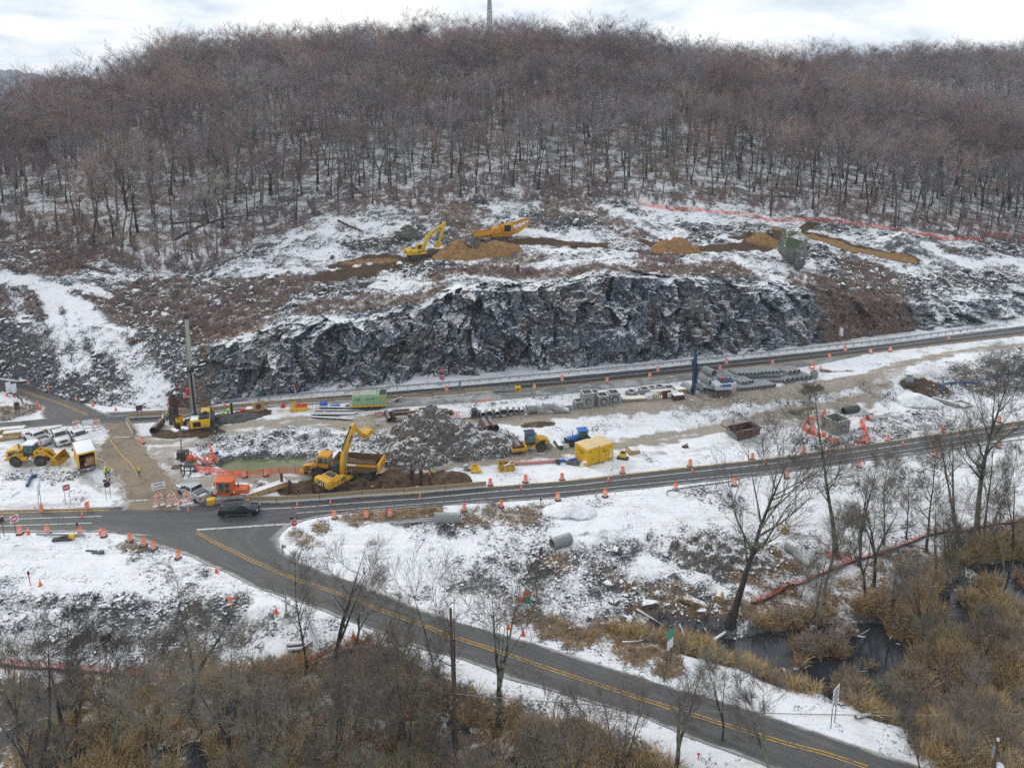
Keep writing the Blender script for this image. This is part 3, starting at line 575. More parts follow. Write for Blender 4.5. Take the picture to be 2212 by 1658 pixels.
# scatter of uncountable stuff: one object, instances on its own points
def hidden_collection(name, meshes):
 c = bpy.data.collections.new(name)
 for k, me in enumerate(meshes):
  o = bpy.data.objects.new('%s_%02d' % (name, k), me); c.objects.link(o)
 return c
def scatter(name, P, idx, rot, scl, coll, **props):
 me = bpy.data.meshes.new(name); me.vertices.add(len(P)); me.vertices.foreach_set('co', np.asarray(P, np.float32).ravel())
 a = me.attributes.new('pick', 'INT', 'POINT'); a.data.foreach_set('value', np.asarray(idx, np.int32))
 a = me.attributes.new('turn', 'FLOAT_VECTOR', 'POINT'); a.data.foreach_set('vector', np.asarray(rot, np.float32).ravel())
 a = me.attributes.new('size', 'FLOAT_VECTOR', 'POINT'); a.data.foreach_set('vector', np.asarray(scl, np.float32).ravel())
 o = link(name, me, kind='stuff', **props)
 g = bpy.data.node_groups.new(name+'_scatter', 'GeometryNodeTree')
 g.interface.new_socket('Geometry', in_out='INPUT', socket_type='NodeSocketGeometry'); g.interface.new_socket('Geometry', in_out='OUTPUT', socket_type='NodeSocketGeometry')
 N = g.nodes.new; L = g.links.new
 i = N('NodeGroupInput'); q = N('NodeGroupOutput'); ip = N('GeometryNodeInstanceOnPoints'); ci = N('GeometryNodeCollectionInfo')
 ci.inputs['Collection'].default_value = coll; ci.inputs['Separate Children'].default_value = True; ci.inputs['Reset Children'].default_value = True
 mp = N('GeometryNodeMeshToPoints'); L(i.outputs[0], mp.inputs[0]); L(mp.outputs[0], ip.inputs['Points'])
 ip.inputs['Pick Instance'].default_value = True; L(ci.outputs[0], ip.inputs['Instance'])
 def at(nm, ty):
  k = N('GeometryNodeInputNamedAttribute'); k.data_type = ty; k.inputs[0].default_value = nm; return k.outputs[0]
 L(at('pick', 'INT'), ip.inputs['Instance Index'])
 er = N('FunctionNodeEulerToRotation'); L(at('turn', 'FLOAT_VECTOR'), er.inputs[0]); L(er.outputs[0], ip.inputs['Rotation'])
 L(at('size', 'FLOAT_VECTOR'), ip.inputs['Scale']); L(ip.outputs[0], q.inputs[0])
 md = o.modifiers.new('scatter', 'NODES'); md.node_group = g
 return o
# bare trees
def bark_mat(name, a, b, lichen=None, lich=.0):
 m, n = new_mat(name); tcn = n.add('ShaderNodeTexCoord').outputs['Object']
 mp = n.add('ShaderNodeMapping', {0: tcn, 3: (1, 1, .25)}).outputs[0]
 k = n.noise(mp, 5, 5, .7); c = n.mix(n.step(k, .3, .7), a, b)
 oi = n.add('ShaderNodeObjectInfo').outputs['Random']
 if lichen: c = n.mix(n.m('MULTIPLY', n.step(n.m('ADD', n.noise(tcn, .9, 4, .6), n.m('MULTIPLY', oi, .25)), .62-lich, .8-lich), .8), c, lichen)
 finish(n, c, .9, spec=.2); return m
def twig_mat(name, cols, frost=(.42, .45, .50), fr=.25):
 m, n = new_mat(name); oi = n.add('ShaderNodeObjectInfo').outputs['Random']
 tcn = n.add('ShaderNodeTexCoord').outputs['Object']; g = n.add('ShaderNodeNewGeometry').outputs['Position']
 c = n.ramp(oi, [(i/(len(cols)-1), c) for i, c in enumerate(cols)])
 big = n.noise(g, .02, 3, .5); r2 = n.m('FRACT', n.m('MULTIPLY', oi, 17.31)); c = n.add('ShaderNodeVectorMath', {0: c, 3: n.m('ADD', .42, n.m('MULTIPLY', r2, .62))}, operation='SCALE').outputs[0]
 c = n.mix(n.m('MULTIPLY', n.step(n.m('ADD', n.noise(tcn, .5, 3, .6), n.m('MULTIPLY', n.m('SUBTRACT', big, .5), .6)), .52, .72), fr), c, frost)
 finish(n, c, .85, spec=.2); return m
M_BARK = bark_mat('dark_bark', (.024, .020, .018), (.075, .063, .055), (.24, .23, .18), .07)
M_BARKL = bark_mat('lichen_bark', (.026, .022, .019), (.08, .07, .06), (.21, .225, .145), .06)
M_TWIG = twig_mat('bare_twigs', [(.29, .23, .215), (.38, .235, .21), (.33, .28, .22), (.25, .24, .26), (.42, .27, .21), (.32, .24, .25), (.29, .28, .29)], (.52, .55, .60), .6)
M_TWIGN = twig_mat('lichen_twigs', [(.19, .165, .14), (.24, .215, .175), (.21, .17, .15), (.26, .255, .19)], fr=.15)
class TB:
 """collects trunk tubes and branch strips"""
 def __init__(s): s.v = []; s.f = []; s.m = []
 def tube(s, pl, rad, nseg=5, mi=0):
  b = len(s.v); k = len(pl)
  for i, p in enumerate(pl):
   t = (pl[min(i+1, k-1)]-pl[max(i-1, 0)]); t = t/(np.linalg.norm(t)+1e-9)
   a = np.cross(t, (0.31, .95, .05)); a /= np.linalg.norm(a)+1e-9; c = np.cross(t, a)
   for j in range(nseg):
    an = 2*PI*j/nseg; s.v.append(p+rad[i]*(a*math.cos(an)+c*math.sin(an)))
  for i in range(k-1):
   for j in range(nseg):
    s.f.append((b+i*nseg+j, b+i*nseg+(j+1) % nseg, b+(i+1)*nseg+(j+1) % nseg, b+(i+1)*nseg+j)); s.m.append(mi)
 def blade(s, p, q, w, rg, mi=1):
  d = q-p; a = np.cross(d, rg.normal(size=3)); a = a/(np.linalg.norm(a)+1e-9)*w*.5; b = len(s.v)
  s.v += [p-a, p+a, q]; s.f.append((b, b+1, b+2, b+2)); s.m.append(mi)
 def mesh(s, name, mats):
  me = bpy.data.meshes.new(name); F = [f[:3] if f[2] == f[3] else f for f in s.f]
  me.from_pydata([tuple(x) for x in s.v], [], F)
  for m_ in mats: me.materials.append(m_)
  me.polygons.foreach_set('material_index', s.m); me.update(); return me
def unit(v): return v/(np.linalg.norm(v)+1e-9)
def tree_parts(seed, h, r0, nl=12, n2=6, n3=5, n4=5, spread=.30, clear=.38, tw=.05, fork=1, lean=.04, n5=0, upright=.35, bmi=1):
 """returns (trunk TB, crown TB): bare deciduous tree of height h"""
 rg = np.random.default_rng(seed); tr = TB(); cr = TB()
 def path(p, d, L, k, wob, trop):
  o = [p];
  for i in range(k):
   d = unit(d+rg.normal(size=3)*wob+np.array([0, 0, trop])); o.append(o[-1]+d*L/k)
  return o
 def along(pl, t):
  x = t*(len(pl)-1); i = min(int(x), len(pl)-2); return pl[i]+(pl[i+1]-pl[i])*(x-i), unit(pl[i+1]-pl[i])
 def side_dir(d, ang):
  a = unit(np.cross(d, rg.normal(size=3))); return unit(d*math.cos(ang)+a*math.sin(ang))
 stems = []
 base = np.zeros(3); d0 = unit(np.array([rg.normal()*lean, rg.normal()*lean, 1]))
 if fork == 1: stems.append((path(base, d0, h*.93, 8, .045, .03), r0))
 else:
  fh = rg.uniform(.16, .34)*h; st = path(base, d0, fh, 3, .04, .02); tr.tube(st, [r0*1.35, r0*1.1, r0, r0*.97], 7)
  for j in range(fork):
   stems.append((path(st[-1], side_dir(unit(st[-1]-st[-2]), R(rg.uniform(10, 24))), (h-fh)*rg.uniform(.85, 1.0), 6, .06, .06), r0*.75))
 for st, rr in stems:
  k = len(st); rad = [rr*(1-.93*(i/(k-1))**.9) for i in range(k)]
  if fork == 1: rad[0] *= 1.45
  tr.tube(st, rad, 7)
  for i in range(max(3, nl//len(stems))):
   t = clear+(1-clear)*((i+rg.uniform(0, .9))/(max(3, nl//len(stems)))); t = min(t, .985); p, d = along(st, t)
   rel = (t-clear)/(1-clear); L1 = h*spread*(.55+.9*math.sin(PI*min(1, .22+rel*.72)))*rg.uniform(.7, 1.15)*(.5 if t > .93 else 1)
   r1 = max(.025, rr*(1-.9*t)*.62); b1 = path(p, side_dir(d, R(rg.uniform(32, 62))), L1, 4, .13, .10*(1+upright)); cr.tube(b1, [r1, r1*.75, r1*.5, r1*.3, .012], 4, 0)
   for i2 in range(n2):
    t2 = .25+.75*(i2+rg.random())/n2; p2, d2 = along(b1, min(t2, .99)); L2 = L1*rg.uniform(.35, .62)*(1.15-.5*t2)
    b2 = path(p2, side_dir(d2, R(rg.uniform(25, 60))), L2, 3, .16, .09*(1+upright)); r2 = max(.016, r1*.32); cr.tube(b2, [r2, r2*.7, r2*.45, .008], 3, 0 if bmi else 0)
    for i3 in range(n3):
     t3 = .2+.8*(i3+rg.random())/n3; p3, d3_ = along(b2, min(t3, .99)); L3 = L2*rg.uniform(.4, .7)+.25
     e3 = side_dir(d3_, R(rg.uniform(20, 55))); e3 = unit(e3+np.array([0, 0, .18*(1+upright)])); q3 = p3+e3*L3; cr.blade(p3, q3, tw*1.25, rg)
     for i4 in range(n4):
      t4 = .15+.85*(i4+rg.random())/n4; p4 = p3+e3*L3*t4; e4 = unit(side_dir(e3, R(rg.uniform(18, 50)))+np.array([0, 0, .12])); L4 = L3*rg.uniform(.35, .7)+.15
      cr.blade(p4, p4+e4*L4, tw, rg)
      for i5 in range(n5):
       p5 = p4+e4*L4*rg.uniform(.2, 1); e5 = side_dir(e4, R(rg.uniform(20, 55))); cr.blade(p5, p5+e5*L4*rg.uniform(.35, .6), tw*.8, rg)
 return tr, cr
def merged(name, seed, mats, **kw):
 t, c = tree_parts(seed, **kw); b = len(t.v); t.v += c.v; t.f += [tuple(x+b for x in f) for f in c.f]; t.m += c.m
 return t.mesh(name, mats)
FOREST_KINDS = [dict(h=20, r0=.29, spread=.25, clear=.50), dict(h=22, r0=.33, spread=.27, clear=.50, fork=2), dict(h=18, r0=.25, spread=.22, clear=.48), dict(h=20, r0=.31, spread=.31, clear=.44), dict(h=19, r0=.27, spread=.24, clear=.54, fork=2), dict(h=23, r0=.36, spread=.28, clear=.54), dict(h=14, r0=.15, spread=.22, clear=.35)]
LOD = [merged('wood_tree', 300+i, [M_BARK, M_TWIG], **{**k, 'nl': 12, 'n2': 6, 'n3': 5, 'n4': 5, 'tw': .055}) for i, k in enumerate(FOREST_KINDS)]
wood_col = hidden_collection('wood_tree', LOD)
# tree spots over the hill in (column, stage) space, then thinned so that trunks keep their distance
def hill_at(x, y):
 h = BVH.ray_cast(Vector((x, y, 300)), Vector((0, 0, -1)))[0]; return h.z if h is not None else None
edge_y = np.interp(np.linspace(-420, 2640, 300), pxs, C[:, 4, 1]); edge_x = np.interp(np.linspace(-420, 2640, 300), pxs, C[:, 4, 0])
cand = []
for _ in range(30000):
 y = random.uniform(165, 830); x = random.uniform(-.92, .92)*y+random.uniform(-20, 20)
 e = np.interp(x, edge_x, edge_y)
 if y < e+random.uniform(-1, 3): continue
 cand.append((x, y, e))
cell = {}; spots = []
for x, y, e in cand:
 md = 5.0 if y < e+45 else (5.6 if y < 420 else 6.6)
 i, j = int(x//6), int(y//6); ok = True
 for a in (-1, 0, 1):
  for b in (-1, 0, 1):
   for (u, v) in cell.get((i+a, j+b), ()):
    if (u-x)**2+(v-y)**2 < md*md: ok = False; break
 if ok and len(spots) < 9000: cell.setdefault((i, j), []).append((x, y)); spots.append((x, y, e))
spots.sort(key=lambda s: s[1]-s[2])
inview = lambda x, y: abs(x) < .66*y+6
near = [s for s in spots if inview(*s[:2])][:235]
nearset = set(near); rest = [s for s in spots if s not in nearset]
Pw = []; Iw = []; Rw = []; Sw = []
for x, y, e in rest:
 z = hill_at(x, y)
 if z is None or z < 4: continue
 Pw.append((x, y, z-.25)); Iw.append(random.choice([0, 1, 2, 3, 4, 5, 0, 1, 3, 6])); Rw.append((random.gauss(0, .04), random.gauss(0, .04), random.uniform(0, 6.28)))
 s = random.choice([random.uniform(.6, .85), random.uniform(.8, 1.05), random.uniform(.95, 1.25)]); wx = s*random.uniform(1.0, 1.45); Sw.append((wx, wx*random.uniform(.9, 1.1), s))
scatter('forest', Pw, Iw, Rw, Sw, wood_col, label='leafless wood covering the hill behind the bench', category='forest')
# trees one can tell apart along the wood's edge: trunk and crown each
def tree_thing(pair, loc, rz, s, label, group, tilt=(0, 0), name='bare_tree'):
 o = link(name, None, label=label, category='tree'); o.empty_display_size = 1
 if group: o['group'] = group
 o.location = loc; o.rotation_euler = (tilt[0], tilt[1], rz); o.scale = (s, s, s)
 link('trunk', pair[0], o); link('crown', pair[1], o); return o
PAIRS = []
for i, k in enumerate(FOREST_KINDS):
 t, c = tree_parts(300+i, **{**k, 'nl': 13, 'n2': 5, 'n3': 5, 'n4': 4, 'tw': .048})
 PAIRS.append((t.mesh('trunk', [M_BARK, M_TWIG]), c.mesh('crown', [M_BARK, M_TWIG])))
EDGE_LABELS = ['tall leafless tree with one straight trunk at the edge of the wood', 'leafless tree forking low into two stems at the edge of the wood', 'slim leafless tree with a narrow crown at the edge of the wood', 'broad crowned leafless tree at the edge of the wood', 'twin stemmed slim leafless tree at the edge of the wood', 'thick trunked tall leafless tree at the edge of the wood', 'small young leafless tree at the edge of the wood']
ZONE = ['at the left border of the wood', 'above the left rubble slope', 'above the snowy track', 'left of the bench excavator', 'behind the bench excavator', 'behind the screening plant', 'behind the left end of the netting', 'behind the middle of the netting', 'behind the right end of the netting']
for x, y, e in near:
 z = hill_at(x, y); k = random.choice([0, 1, 2, 2, 3, 4, 5, 0, 6])
 tree_thing(PAIRS[k], (x, y, z-.3), random.uniform(0, 6.28), random.uniform(.78, 1.08), EDGE_LABELS[k].replace('at the edge of the wood', ZONE[int(np.searchsorted([-95, -62, -30, -5, 22, 48, 75, 105], x))]), 'leafless trees along the edge of the wood', (random.gauss(0, .035), random.gauss(0, .035)))
# distant blue ridge beyond the hill's left end, and ridge at the right
def far_ridge(name, prof, Y0, depth, mat):
 V = []; nx = 160
 x_ = np.linspace(prof[0][0], prof[-1][0], nx); y_ = np.interp(x_, [q[0] for q in prof], [q[1] for q in prof])
 for i in range(nx):
  p = at_Y((x_[i], y_[i]), Y0); j = (vn2(np.array([i*.9]), np.array([1.0]), 4)[0]-.5)*Y0*.006+(vn2(np.array([i*2.7]), np.array([1.0]), 5)[0]-.5)*Y0*.005
  for k, (dy, dz) in enumerate(((-depth, -.10*Y0), (-depth*.5, -.05*Y0), (-depth*.2, -.018*Y0), (0, 0), (depth, -.1*Y0))):
   V.append((p[0], p[1]+dy, p[2]+dz+(j if k in (2, 3) else 0)))
 structure(name, fastmesh(name, V, grid_faces(nx, 5), False, None, [mat]))
M_RIDGE, n = new_mat('far_wooded_ridge'); pos = n.add('ShaderNodeNewGeometry').outputs['Position']
finish(n, n.mix(n.step(n.noise(pos, .06, 8, .75), .35, .68), (.07, .065, .065), (.20, .19, .19)), .95)
far_ridge('far_hill', [(-500, 150), (-100, 152), (20, 154), (60, 158), (110, 166), (260, 200), (500, 240)], 2400, 700, M_RIDGE)
# building kit for made things
class B:
 def __init__(s): s.v = []; s.f = []
 def _a(s, V, F):
  b = len(s.v); s.v += [tuple(map(float, x)) for x in V]; s.f += [tuple(i+b for i in f) for f in F]; return s
 def box(s, x0, x1, y0, y1, z0, z1, tx=0, ty=0, tx2=None, sh=0):
  tx2 = tx if tx2 is None else tx2
  V = [(x0, y0, z0), (x1, y0, z0), (x1, y1, z0), (x0, y1, z0), (x0+tx+sh, y0+ty, z1), (x1-tx2+sh, y0+ty, z1), (x1-tx2+sh, y1-ty, z1), (x0+tx+sh, y1-ty, z1)]
  return s._a(V, [(3, 2, 1, 0), (4, 5, 6, 7), (0, 1, 5, 4), (1, 2, 6, 5), (2, 3, 7, 6), (3, 0, 4, 7)])
 def prism(s, pr, y0, y1, inset=0):
  k = len(pr); V = [(x, y0, z) for x, z in pr]+[(x, y1, z) for x, z in pr]
  return s._a(V, [tuple(range(k)), tuple(range(2*k-1, k-1, -1))]+[((i+1) % k, i, k+i, k+(i+1) % k) for i in range(k)])
 def prismx(s, pr, x0, x1):
  k = len(pr); V = [(x0, y, z) for y, z in pr]+[(x1, y, z) for y, z in pr]
  return s._a(V, [tuple(range(k-1, -1, -1)), tuple(range(k, 2*k))]+[(i, (i+1) % k, k+(i+1) % k, k+i) for i in range(k)])
 def cyl(s, p, q, r, r2=None, n=12, caps=True):
  p = np.array(p, float); q = np.array(q, float); r2 = r if r2 is None else r2; t = unit(q-p)
  a = np.cross(t, (0, 0, 1) if abs(t[2]) < .9 else (1, 0, 0)); a = unit(a); c = np.cross(t, a)
  V = []
  for o, rr in ((p, r), (q, r2)): V += [o+rr*(a*math.cos(2*PI*j/n)+c*math.sin(2*PI*j/n)) for j in range(n)]
  F = [(j, (j+1) % n, n+(j+1) % n, n+j) for j in range(n)]
  if caps: F += [tuple(range(n-1, -1, -1)), tuple(range(n, 2*n))]
  return s._a(V, F)
 def pipe(s, p, q, r, ri, n=14):
  p = np.array(p, float); q = np.array(q, float); t = unit(q-p); a = unit(np.cross(t, (0, 0, 1) if abs(t[2]) < .9 else (1, 0, 0))); c = np.cross(t, a); V = []
  for o, rr in ((p, r), (q, r), (q, ri), (p, ri)): V += [o+rr*(a*math.cos(2*PI*j/n)+c*math.sin(2*PI*j/n)) for j in range(n)]
  return s._a(V, [(k*n+j, k*n+(j+1) % n, ((k+1) % 4)*n+(j+1) % n, ((k+1) % 4)*n+j) for k in range(4) for j in range(n)])
 def lathe(s, pr, n=14, o=(0, 0, 0), axis='z'):
  V = []
  for r, z in pr:
   for j in range(n):
    c, d = r*math.cos(2*PI*j/n), r*math.sin(2*PI*j/n)
    V.append((o[0]+c, o[1]+d, o[2]+z) if axis == 'z' else ((o[0]+c, o[1]+z, o[2]+d) if axis == 'y' else (o[0]+z, o[1]+c, o[2]+d)))
  k = len(pr); F = [(i*n+j, i*n+(j+1) % n, (i+1)*n+(j+1) % n, (i+1)*n+j) for i in range(k-1) for j in range(n)]
  F += [tuple(range(n-1, -1, -1)), tuple(range((k-1)*n, k*n))]
  return s._a(V, F)
 def tube(s, pl, r, n=6):
  pl = [np.array(p, float) for p in pl]; k = len(pl); V = []
  for i, p in enumerate(pl):
   t = unit(pl[min(i+1, k-1)]-pl[max(i-1, 0)]); a = unit(np.cross(t, (.13, .21, .97) if abs(t[2]) < .9 else (1, 0, .1))); c = np.cross(t, a); rr = r[i] if isinstance(r, (list, tuple)) else r
   V += [p+rr*(a*math.cos(2*PI*j/n)+c*math.sin(2*PI*j/n)) for j in range(n)]
  return s._a(V, [(i*n+j, i*n+(j+1) % n, (i+1)*n+(j+1) % n, (i+1)*n+j) for i in range(k-1) for j in range(n)]+[tuple(range(n-1, -1, -1)), tuple(range((k-1)*n, k*n))])
 def bar(s, p, q, w, h=None):
  p = np.array(p, float); q = np.array(q, float); h = h or w; t = unit(q-p); a = unit(np.cross(t, (0, 0, 1) if abs(t[2]) < .95 else (0, 1, 0))); c = np.cross(a, t)
  V = [o+a*w/2*i+c*h/2*j for o in (p, q) for i, j in ((-1, -1), (1, -1), (1, 1), (-1, 1))]
  return s._a(V, [(3, 2, 1, 0), (4, 5, 6, 7), (0, 1, 5, 4), (1, 2, 6, 5), (2, 3, 7, 6), (3, 0, 4, 7)])
 def poly(s, V, th=.01):
  V = [np.array(v, float) for v in V]; nrm = unit(np.cross(V[1]-V[0], V[2]-V[0]))*th; k = len(V)
  return s._a(V+[v-nrm for v in V], [tuple(range(k)), tuple(range(2*k-1, k-1, -1))]+[((i+1) % k, i, k+i, k+(i+1) % k) for i in range(k)])
 def mesh(s, name, mat, bevel=0, smooth=False):
  me = bpy.data.meshes.new(name); me.from_pydata(s.v, [], s.f); bm = bmesh.new(); bm.from_mesh(me)
  bmesh.ops.recalc_face_normals(bm, faces=bm.faces)
  if bevel:
   ed = [e for e in bm.edges if len(e.link_faces) == 2 and e.calc_face_angle(0) > .5]
   try: bmesh.ops.bevel(bm, geom=ed, offset=bevel, segments=2, affect='EDGES', profile=.5, clamp_overlap=True)
   except Exception: pass
  bm.to_mesh(me); bm.free(); me.materials.append(mat)
  if smooth or bevel:
   me.polygons.foreach_set('use_smooth', np.ones(len(me.polygons), bool))
   try: me.set_sharp_from_angle(angle=R(38))
   except Exception: pass
  return me
def part(name, parent, mat, b, bevel=0, smooth=False, label=None, loc=None, rot=None):
 o = link(name, b if isinstance(b, bpy.types.Mesh) else b.mesh(name, mat, bevel, smooth), parent)
 if label: o['label'] = label
 if loc is not None: o.location = loc
 if rot is not None: o.rotation_euler = rot
 return o
def thing(name, label, cat, loc, rz=0.0, group=None, tilt=(0, 0)):
 o = link(name, None, label=label, category=cat); o.location = loc; o.rotation_euler = (tilt[0], tilt[1], rz); o.empty_display_size = .3
 if group: o['group'] = group
 return o
def solo(name, label, cat, mesh, loc, rz=0.0, group=None, tilt=(0, 0), scale=None):
 o = link(name, mesh, label=label, category=cat); o.location = loc; o.rotation_euler = (tilt[0], tilt[1], rz)
 if group: o['group'] = group
 if scale is not None: o.scale = scale
 return o
def copy_tree(o, parent=None):
 c = o.copy(); COL.objects.link(c)
 if parent is not None: c.parent = parent
 for ch in list(o.children): copy_tree(ch, c)
 return c
class Kind:
 """first placement makes the thing, later ones copy it and its parts"""
 def __init__(s, make): s.make = make; s.first = None
 def __call__(s, label, loc, rz=0.0, group=None, tilt=(0, 0), scale=None):
  if s.first is None: s.first = o = s.make()
  else: o = copy_tree(s.first)
  o['label'] = label; o.location = loc; o.rotation_euler = (tilt[0], tilt[1], rz)
  if group: o['group'] = group
  elif 'group' in o.keys(): del o['group']
  if scale: o.scale = scale
  return o
def ang(a, b):
 p = G(a); q = G(b); return math.atan2(q.y-p.y, q.x-p.x)
def text(parent, body, size, loc, rot, mat, name='lettering', sx=1.0):
 cu = bpy.data.curves.new(name, 'FONT'); cu.body = body; cu.size = size; cu.align_x = 'CENTER'; cu.align_y = 'CENTER'; cu.extrude = .004; cu.resolution_u = 3; cu.space_line = .85
 cu.materials.append(mat); tmp = bpy.data.objects.new('tmp', cu); me = bpy.data.meshes.new_from_object(tmp); bpy.data.objects.remove(tmp); me.name = name
 o = link(name, me, parent); o.location = loc; o.rotation_euler = rot; o.scale = (sx, 1, 1); return o
FACE = dict(front=(PI/2, 0, PI/2), back=(PI/2, 0, -PI/2), right=(PI/2, 0, 0), left=(PI/2, 0, PI), top=(0, 0, 0))
def paint_mat(name, c, rough=.45, dirt=.25, dc=(.16, .13, .10), metal=0.0, spec=.5, sc=2.0, coat=0.0):
 m, n = new_mat(name); tcn = n.add('ShaderNodeTexCoord').outputs['Object']; z = n.add('ShaderNodeSeparateXYZ', {0: tcn}).outputs[2]
 k = n.noise(tcn, sc, 6, .65); f = n.m('MULTIPLY', n.step(n.m('SUBTRACT', k, n.m('MULTIPLY', n.m('MINIMUM', z, 2.5), .07)), .36, .62), min(1, dirt*1.25))
 finish(n, n.mix(f, c, dc), n.m('ADD', rough, n.m('MULTIPLY', f, .3)), None, metal=metal, spec=spec); return m
def snowy(name, c, rough=.7, top=.82, amt=1.0, dc=(.16, .13, .10), dirt=.4, snowc=SNOW, sc=2.5):
 """surface of its own colour with a skin of fallen snow on faces that look up"""
 m, n = new_mat(name); tcn = n.add('ShaderNodeTexCoord').outputs['Object']; g = n.add('ShaderNodeNewGeometry'); nz = n.add('ShaderNodeSeparateXYZ', {0: g.outputs['Normal']}).outputs[2]
 k = n.noise(tcn, sc, 6, .65); c1_ = n.mix(n.m('MULTIPLY', n.step(k, .42, .7), dirt), c, dc)
 s_ = n.m('MULTIPLY', n.step(n.m('ADD', nz, n.m('MULTIPLY', n.m('SUBTRACT', n.noise(g.outputs['Position'], 3, 5, .7), .5), .7)), top-.1, top+.15), amt)
 finish(n, n.mix(s_, c1_, snowc), rough); return m
MT = dict(
 white=paint_mat('white_vehicle_paint', (.66, .67, .68), .3, .3, (.42, .40, .37)), silver=paint_mat('silver_paint', (.46, .48, .50), .3, .25, metal=.3),
 black=paint_mat('black_paint', (.012, .013, .016), .18, .15, (.05, .05, .05)), yellow=paint_mat('machine_yellow', (.60, .33, .02), .5, .75, (.24, .15, .05)),
 yellow2=paint_mat('bright_machine_yellow', (.70, .44, .018), .48, .55, (.30, .20, .05)), gold=paint_mat('container_yellow', (.72, .43, .01), .5, .3, (.45, .30, .06)), orange=paint_mat('sweeper_orange', (.62, .12, .025), .45, .3, (.3, .12, .06)),
 amber=paint_mat('amber_machine_paint', (.62, .285, .015), .5, .65, (.22, .13, .05)),
 rubber=paint_mat('tyre_rubber', (.022, .022, .023), .85, .55, (.12, .10, .08)), dark=paint_mat('dark_steel', (.035, .037, .04), .6, .4, (.10, .085, .07)), grey=paint_mat('grey_steel', (.20, .21, .22), .5, .35),
 galv=paint_mat('galvanised_steel', (.36, .39, .41), .45, .3, (.25, .25, .24), metal=.4), rust=snowy('rusty_steel', (.085, .040, .028), .8, .93, .35, (.05, .028, .02), .6), rust2=snowy('dark_rusty_beam', (.045, .030, .026), .8, .75, .95),
 track=paint_mat('muddy_track', (.06, .055, .05), .85, .8, (.20, .16, .11)), chrome=paint_mat('bright_rod', (.6, .62, .64), .2, .1, metal=.8), tan=paint_mat('tan_mast_paint', (.36, .37, .30), .6, .5, (.22, .19, .14)),
 red=paint_mat('red_plastic', (.55, .03, .025), .4, .1), redlamp=paint_mat('tail_lamp_red', (.45, .012, .015), .25, .05), lamp=paint_mat('lamp_glass', (.7, .72, .74), .15, .05),
 green=paint_mat('compressor_green', (.25, .42, .24), .5, .3, (.35, .36, .28)), blue=paint_mat('tractor_blue', (.02, .13, .47), .35, .2), navy=paint_mat('navy_rig_paint', (.02, .05, .09), .5, .3), cream=paint_mat('cream_wheel', (.62, .60, .52), .5, .3),
 orangep=paint_mat('drum_orange', (.85, .115, .012), .45, .22, (.45, .16, .08)), reflect=paint_mat('white_sheeting', (.78, .77, .76), .4, .25, (.5, .45, .4)), orangebag=paint_mat('orange_lamp', (.8, .25, .01), .3, .1),
 conc=snowy('precast_concrete', (.25, .25, .235), .85, .85, .9, (.20, .195, .18), .5), concp=snowy('concrete_pipe_grey', (.235, .25, .25), .8, .97, .35, (.15, .155, .15), .5), wood=snowy('sawn_timber', (.42, .275, .10), .8, .85, .9, (.22, .13, .06), .8, sc=5), woodp=paint_mat('old_post_wood', (.085, .05, .035), .85, .6, (.16, .12, .09)),
 card=paint_mat('cardboard', (.36, .22, .11), .9, .3), bluep=paint_mat('blue_hose', (.015, .07, .20), .45, .2), signback=paint_mat('sign_back_brown', (.075, .035, .03), .7, .3), signw=paint_mat('white_sign_face', (.74, .76, .78), .45, .15, (.55, .55, .55)),
 signr=paint_mat('red_sign_face', (.52, .015, .03), .4, .08), signg=paint_mat('green_sign_face', (.01, .28, .18), .4, .1), ink=paint_mat('black_lettering', (.012, .012, .014), .6, 0), inkw=paint_mat('white_lettering', (.8, .8, .8), .5, 0), inkr=paint_mat('red_lettering', (.52, .015, .03), .5, 0),
 post=paint_mat('rusty_sign_post', (.085, .035, .028), .8, .4), hivis=paint_mat('lime_workwear', (.50, .78, .03), .7, .15), orangew=paint_mat('orange_workwear', (.80, .16, .03), .7, .15), trousers=paint_mat('dark_trousers', (.05, .055, .07), .9, .3), skin=paint_mat('skin', (.42, .25, .18), .6, .1), jacket=paint_mat('dark_jacket', (.035, .04, .045), .85, .2),
 hatw=paint_mat('white_helmet', (.8, .8, .78), .3, .05), hato=paint_mat('orange_helmet', (.85, .2, .03), .3, .05), dirtload=paint_mat('damp_soil', (.13, .085, .045), .95, .8, (.055, .038, .022), sc=1.5), tarp=paint_mat('blue_tarpaulin', (.02, .12, .5), .4, .2), plastic=paint_mat('black_plastic_pipe', (.02, .022, .025), .4, .2), creamroof=paint_mat('dusted_cream_roof', (.66, .50, .27), .7, .35, (.7, .62, .5)), snow=paint_mat('lying_snow', SNOW, .8, .25, (.55, .54, .52)), wrap=paint_mat('white_wrapping', (.6, .62, .63), .5, .4, (.35, .33, .3)), gun=paint_mat('gunmetal_panel', (.45, .47, .52), .4, .25), pinks=paint_mat('faded_pink_sheet', (.50, .20, .17), .6, .2), cable=paint_mat('pale_overhead_cable', (.22, .235, .25), .5, .2))
def glass_mat(name, c):
 m, n = new_mat(name); finish(n, c, .07, None, spec=.7); return m
MT['glass'] = glass_mat('tinted_glass', (.022, .045, .045)); MT['glassb'] = glass_mat('dark_car_glass', (.012, .017, .02)); MT['glassg'] = glass_mat('green_cab_glass', (.03, .10, .085))
def stripes_mat(name, ca, cb, k):
 m, n = new_mat(name); sp = n.add('ShaderNodeSeparateXYZ', {0: n.add('ShaderNodeTexCoord').outputs['Object']})
 f = n.m('GREATER_THAN', n.m('FRACT', n.m('MULTIPLY', n.m('ADD', sp.outputs[0], sp.outputs[2]), k)), .5); finish(n, n.mix(f, ca, cb), .5); return m
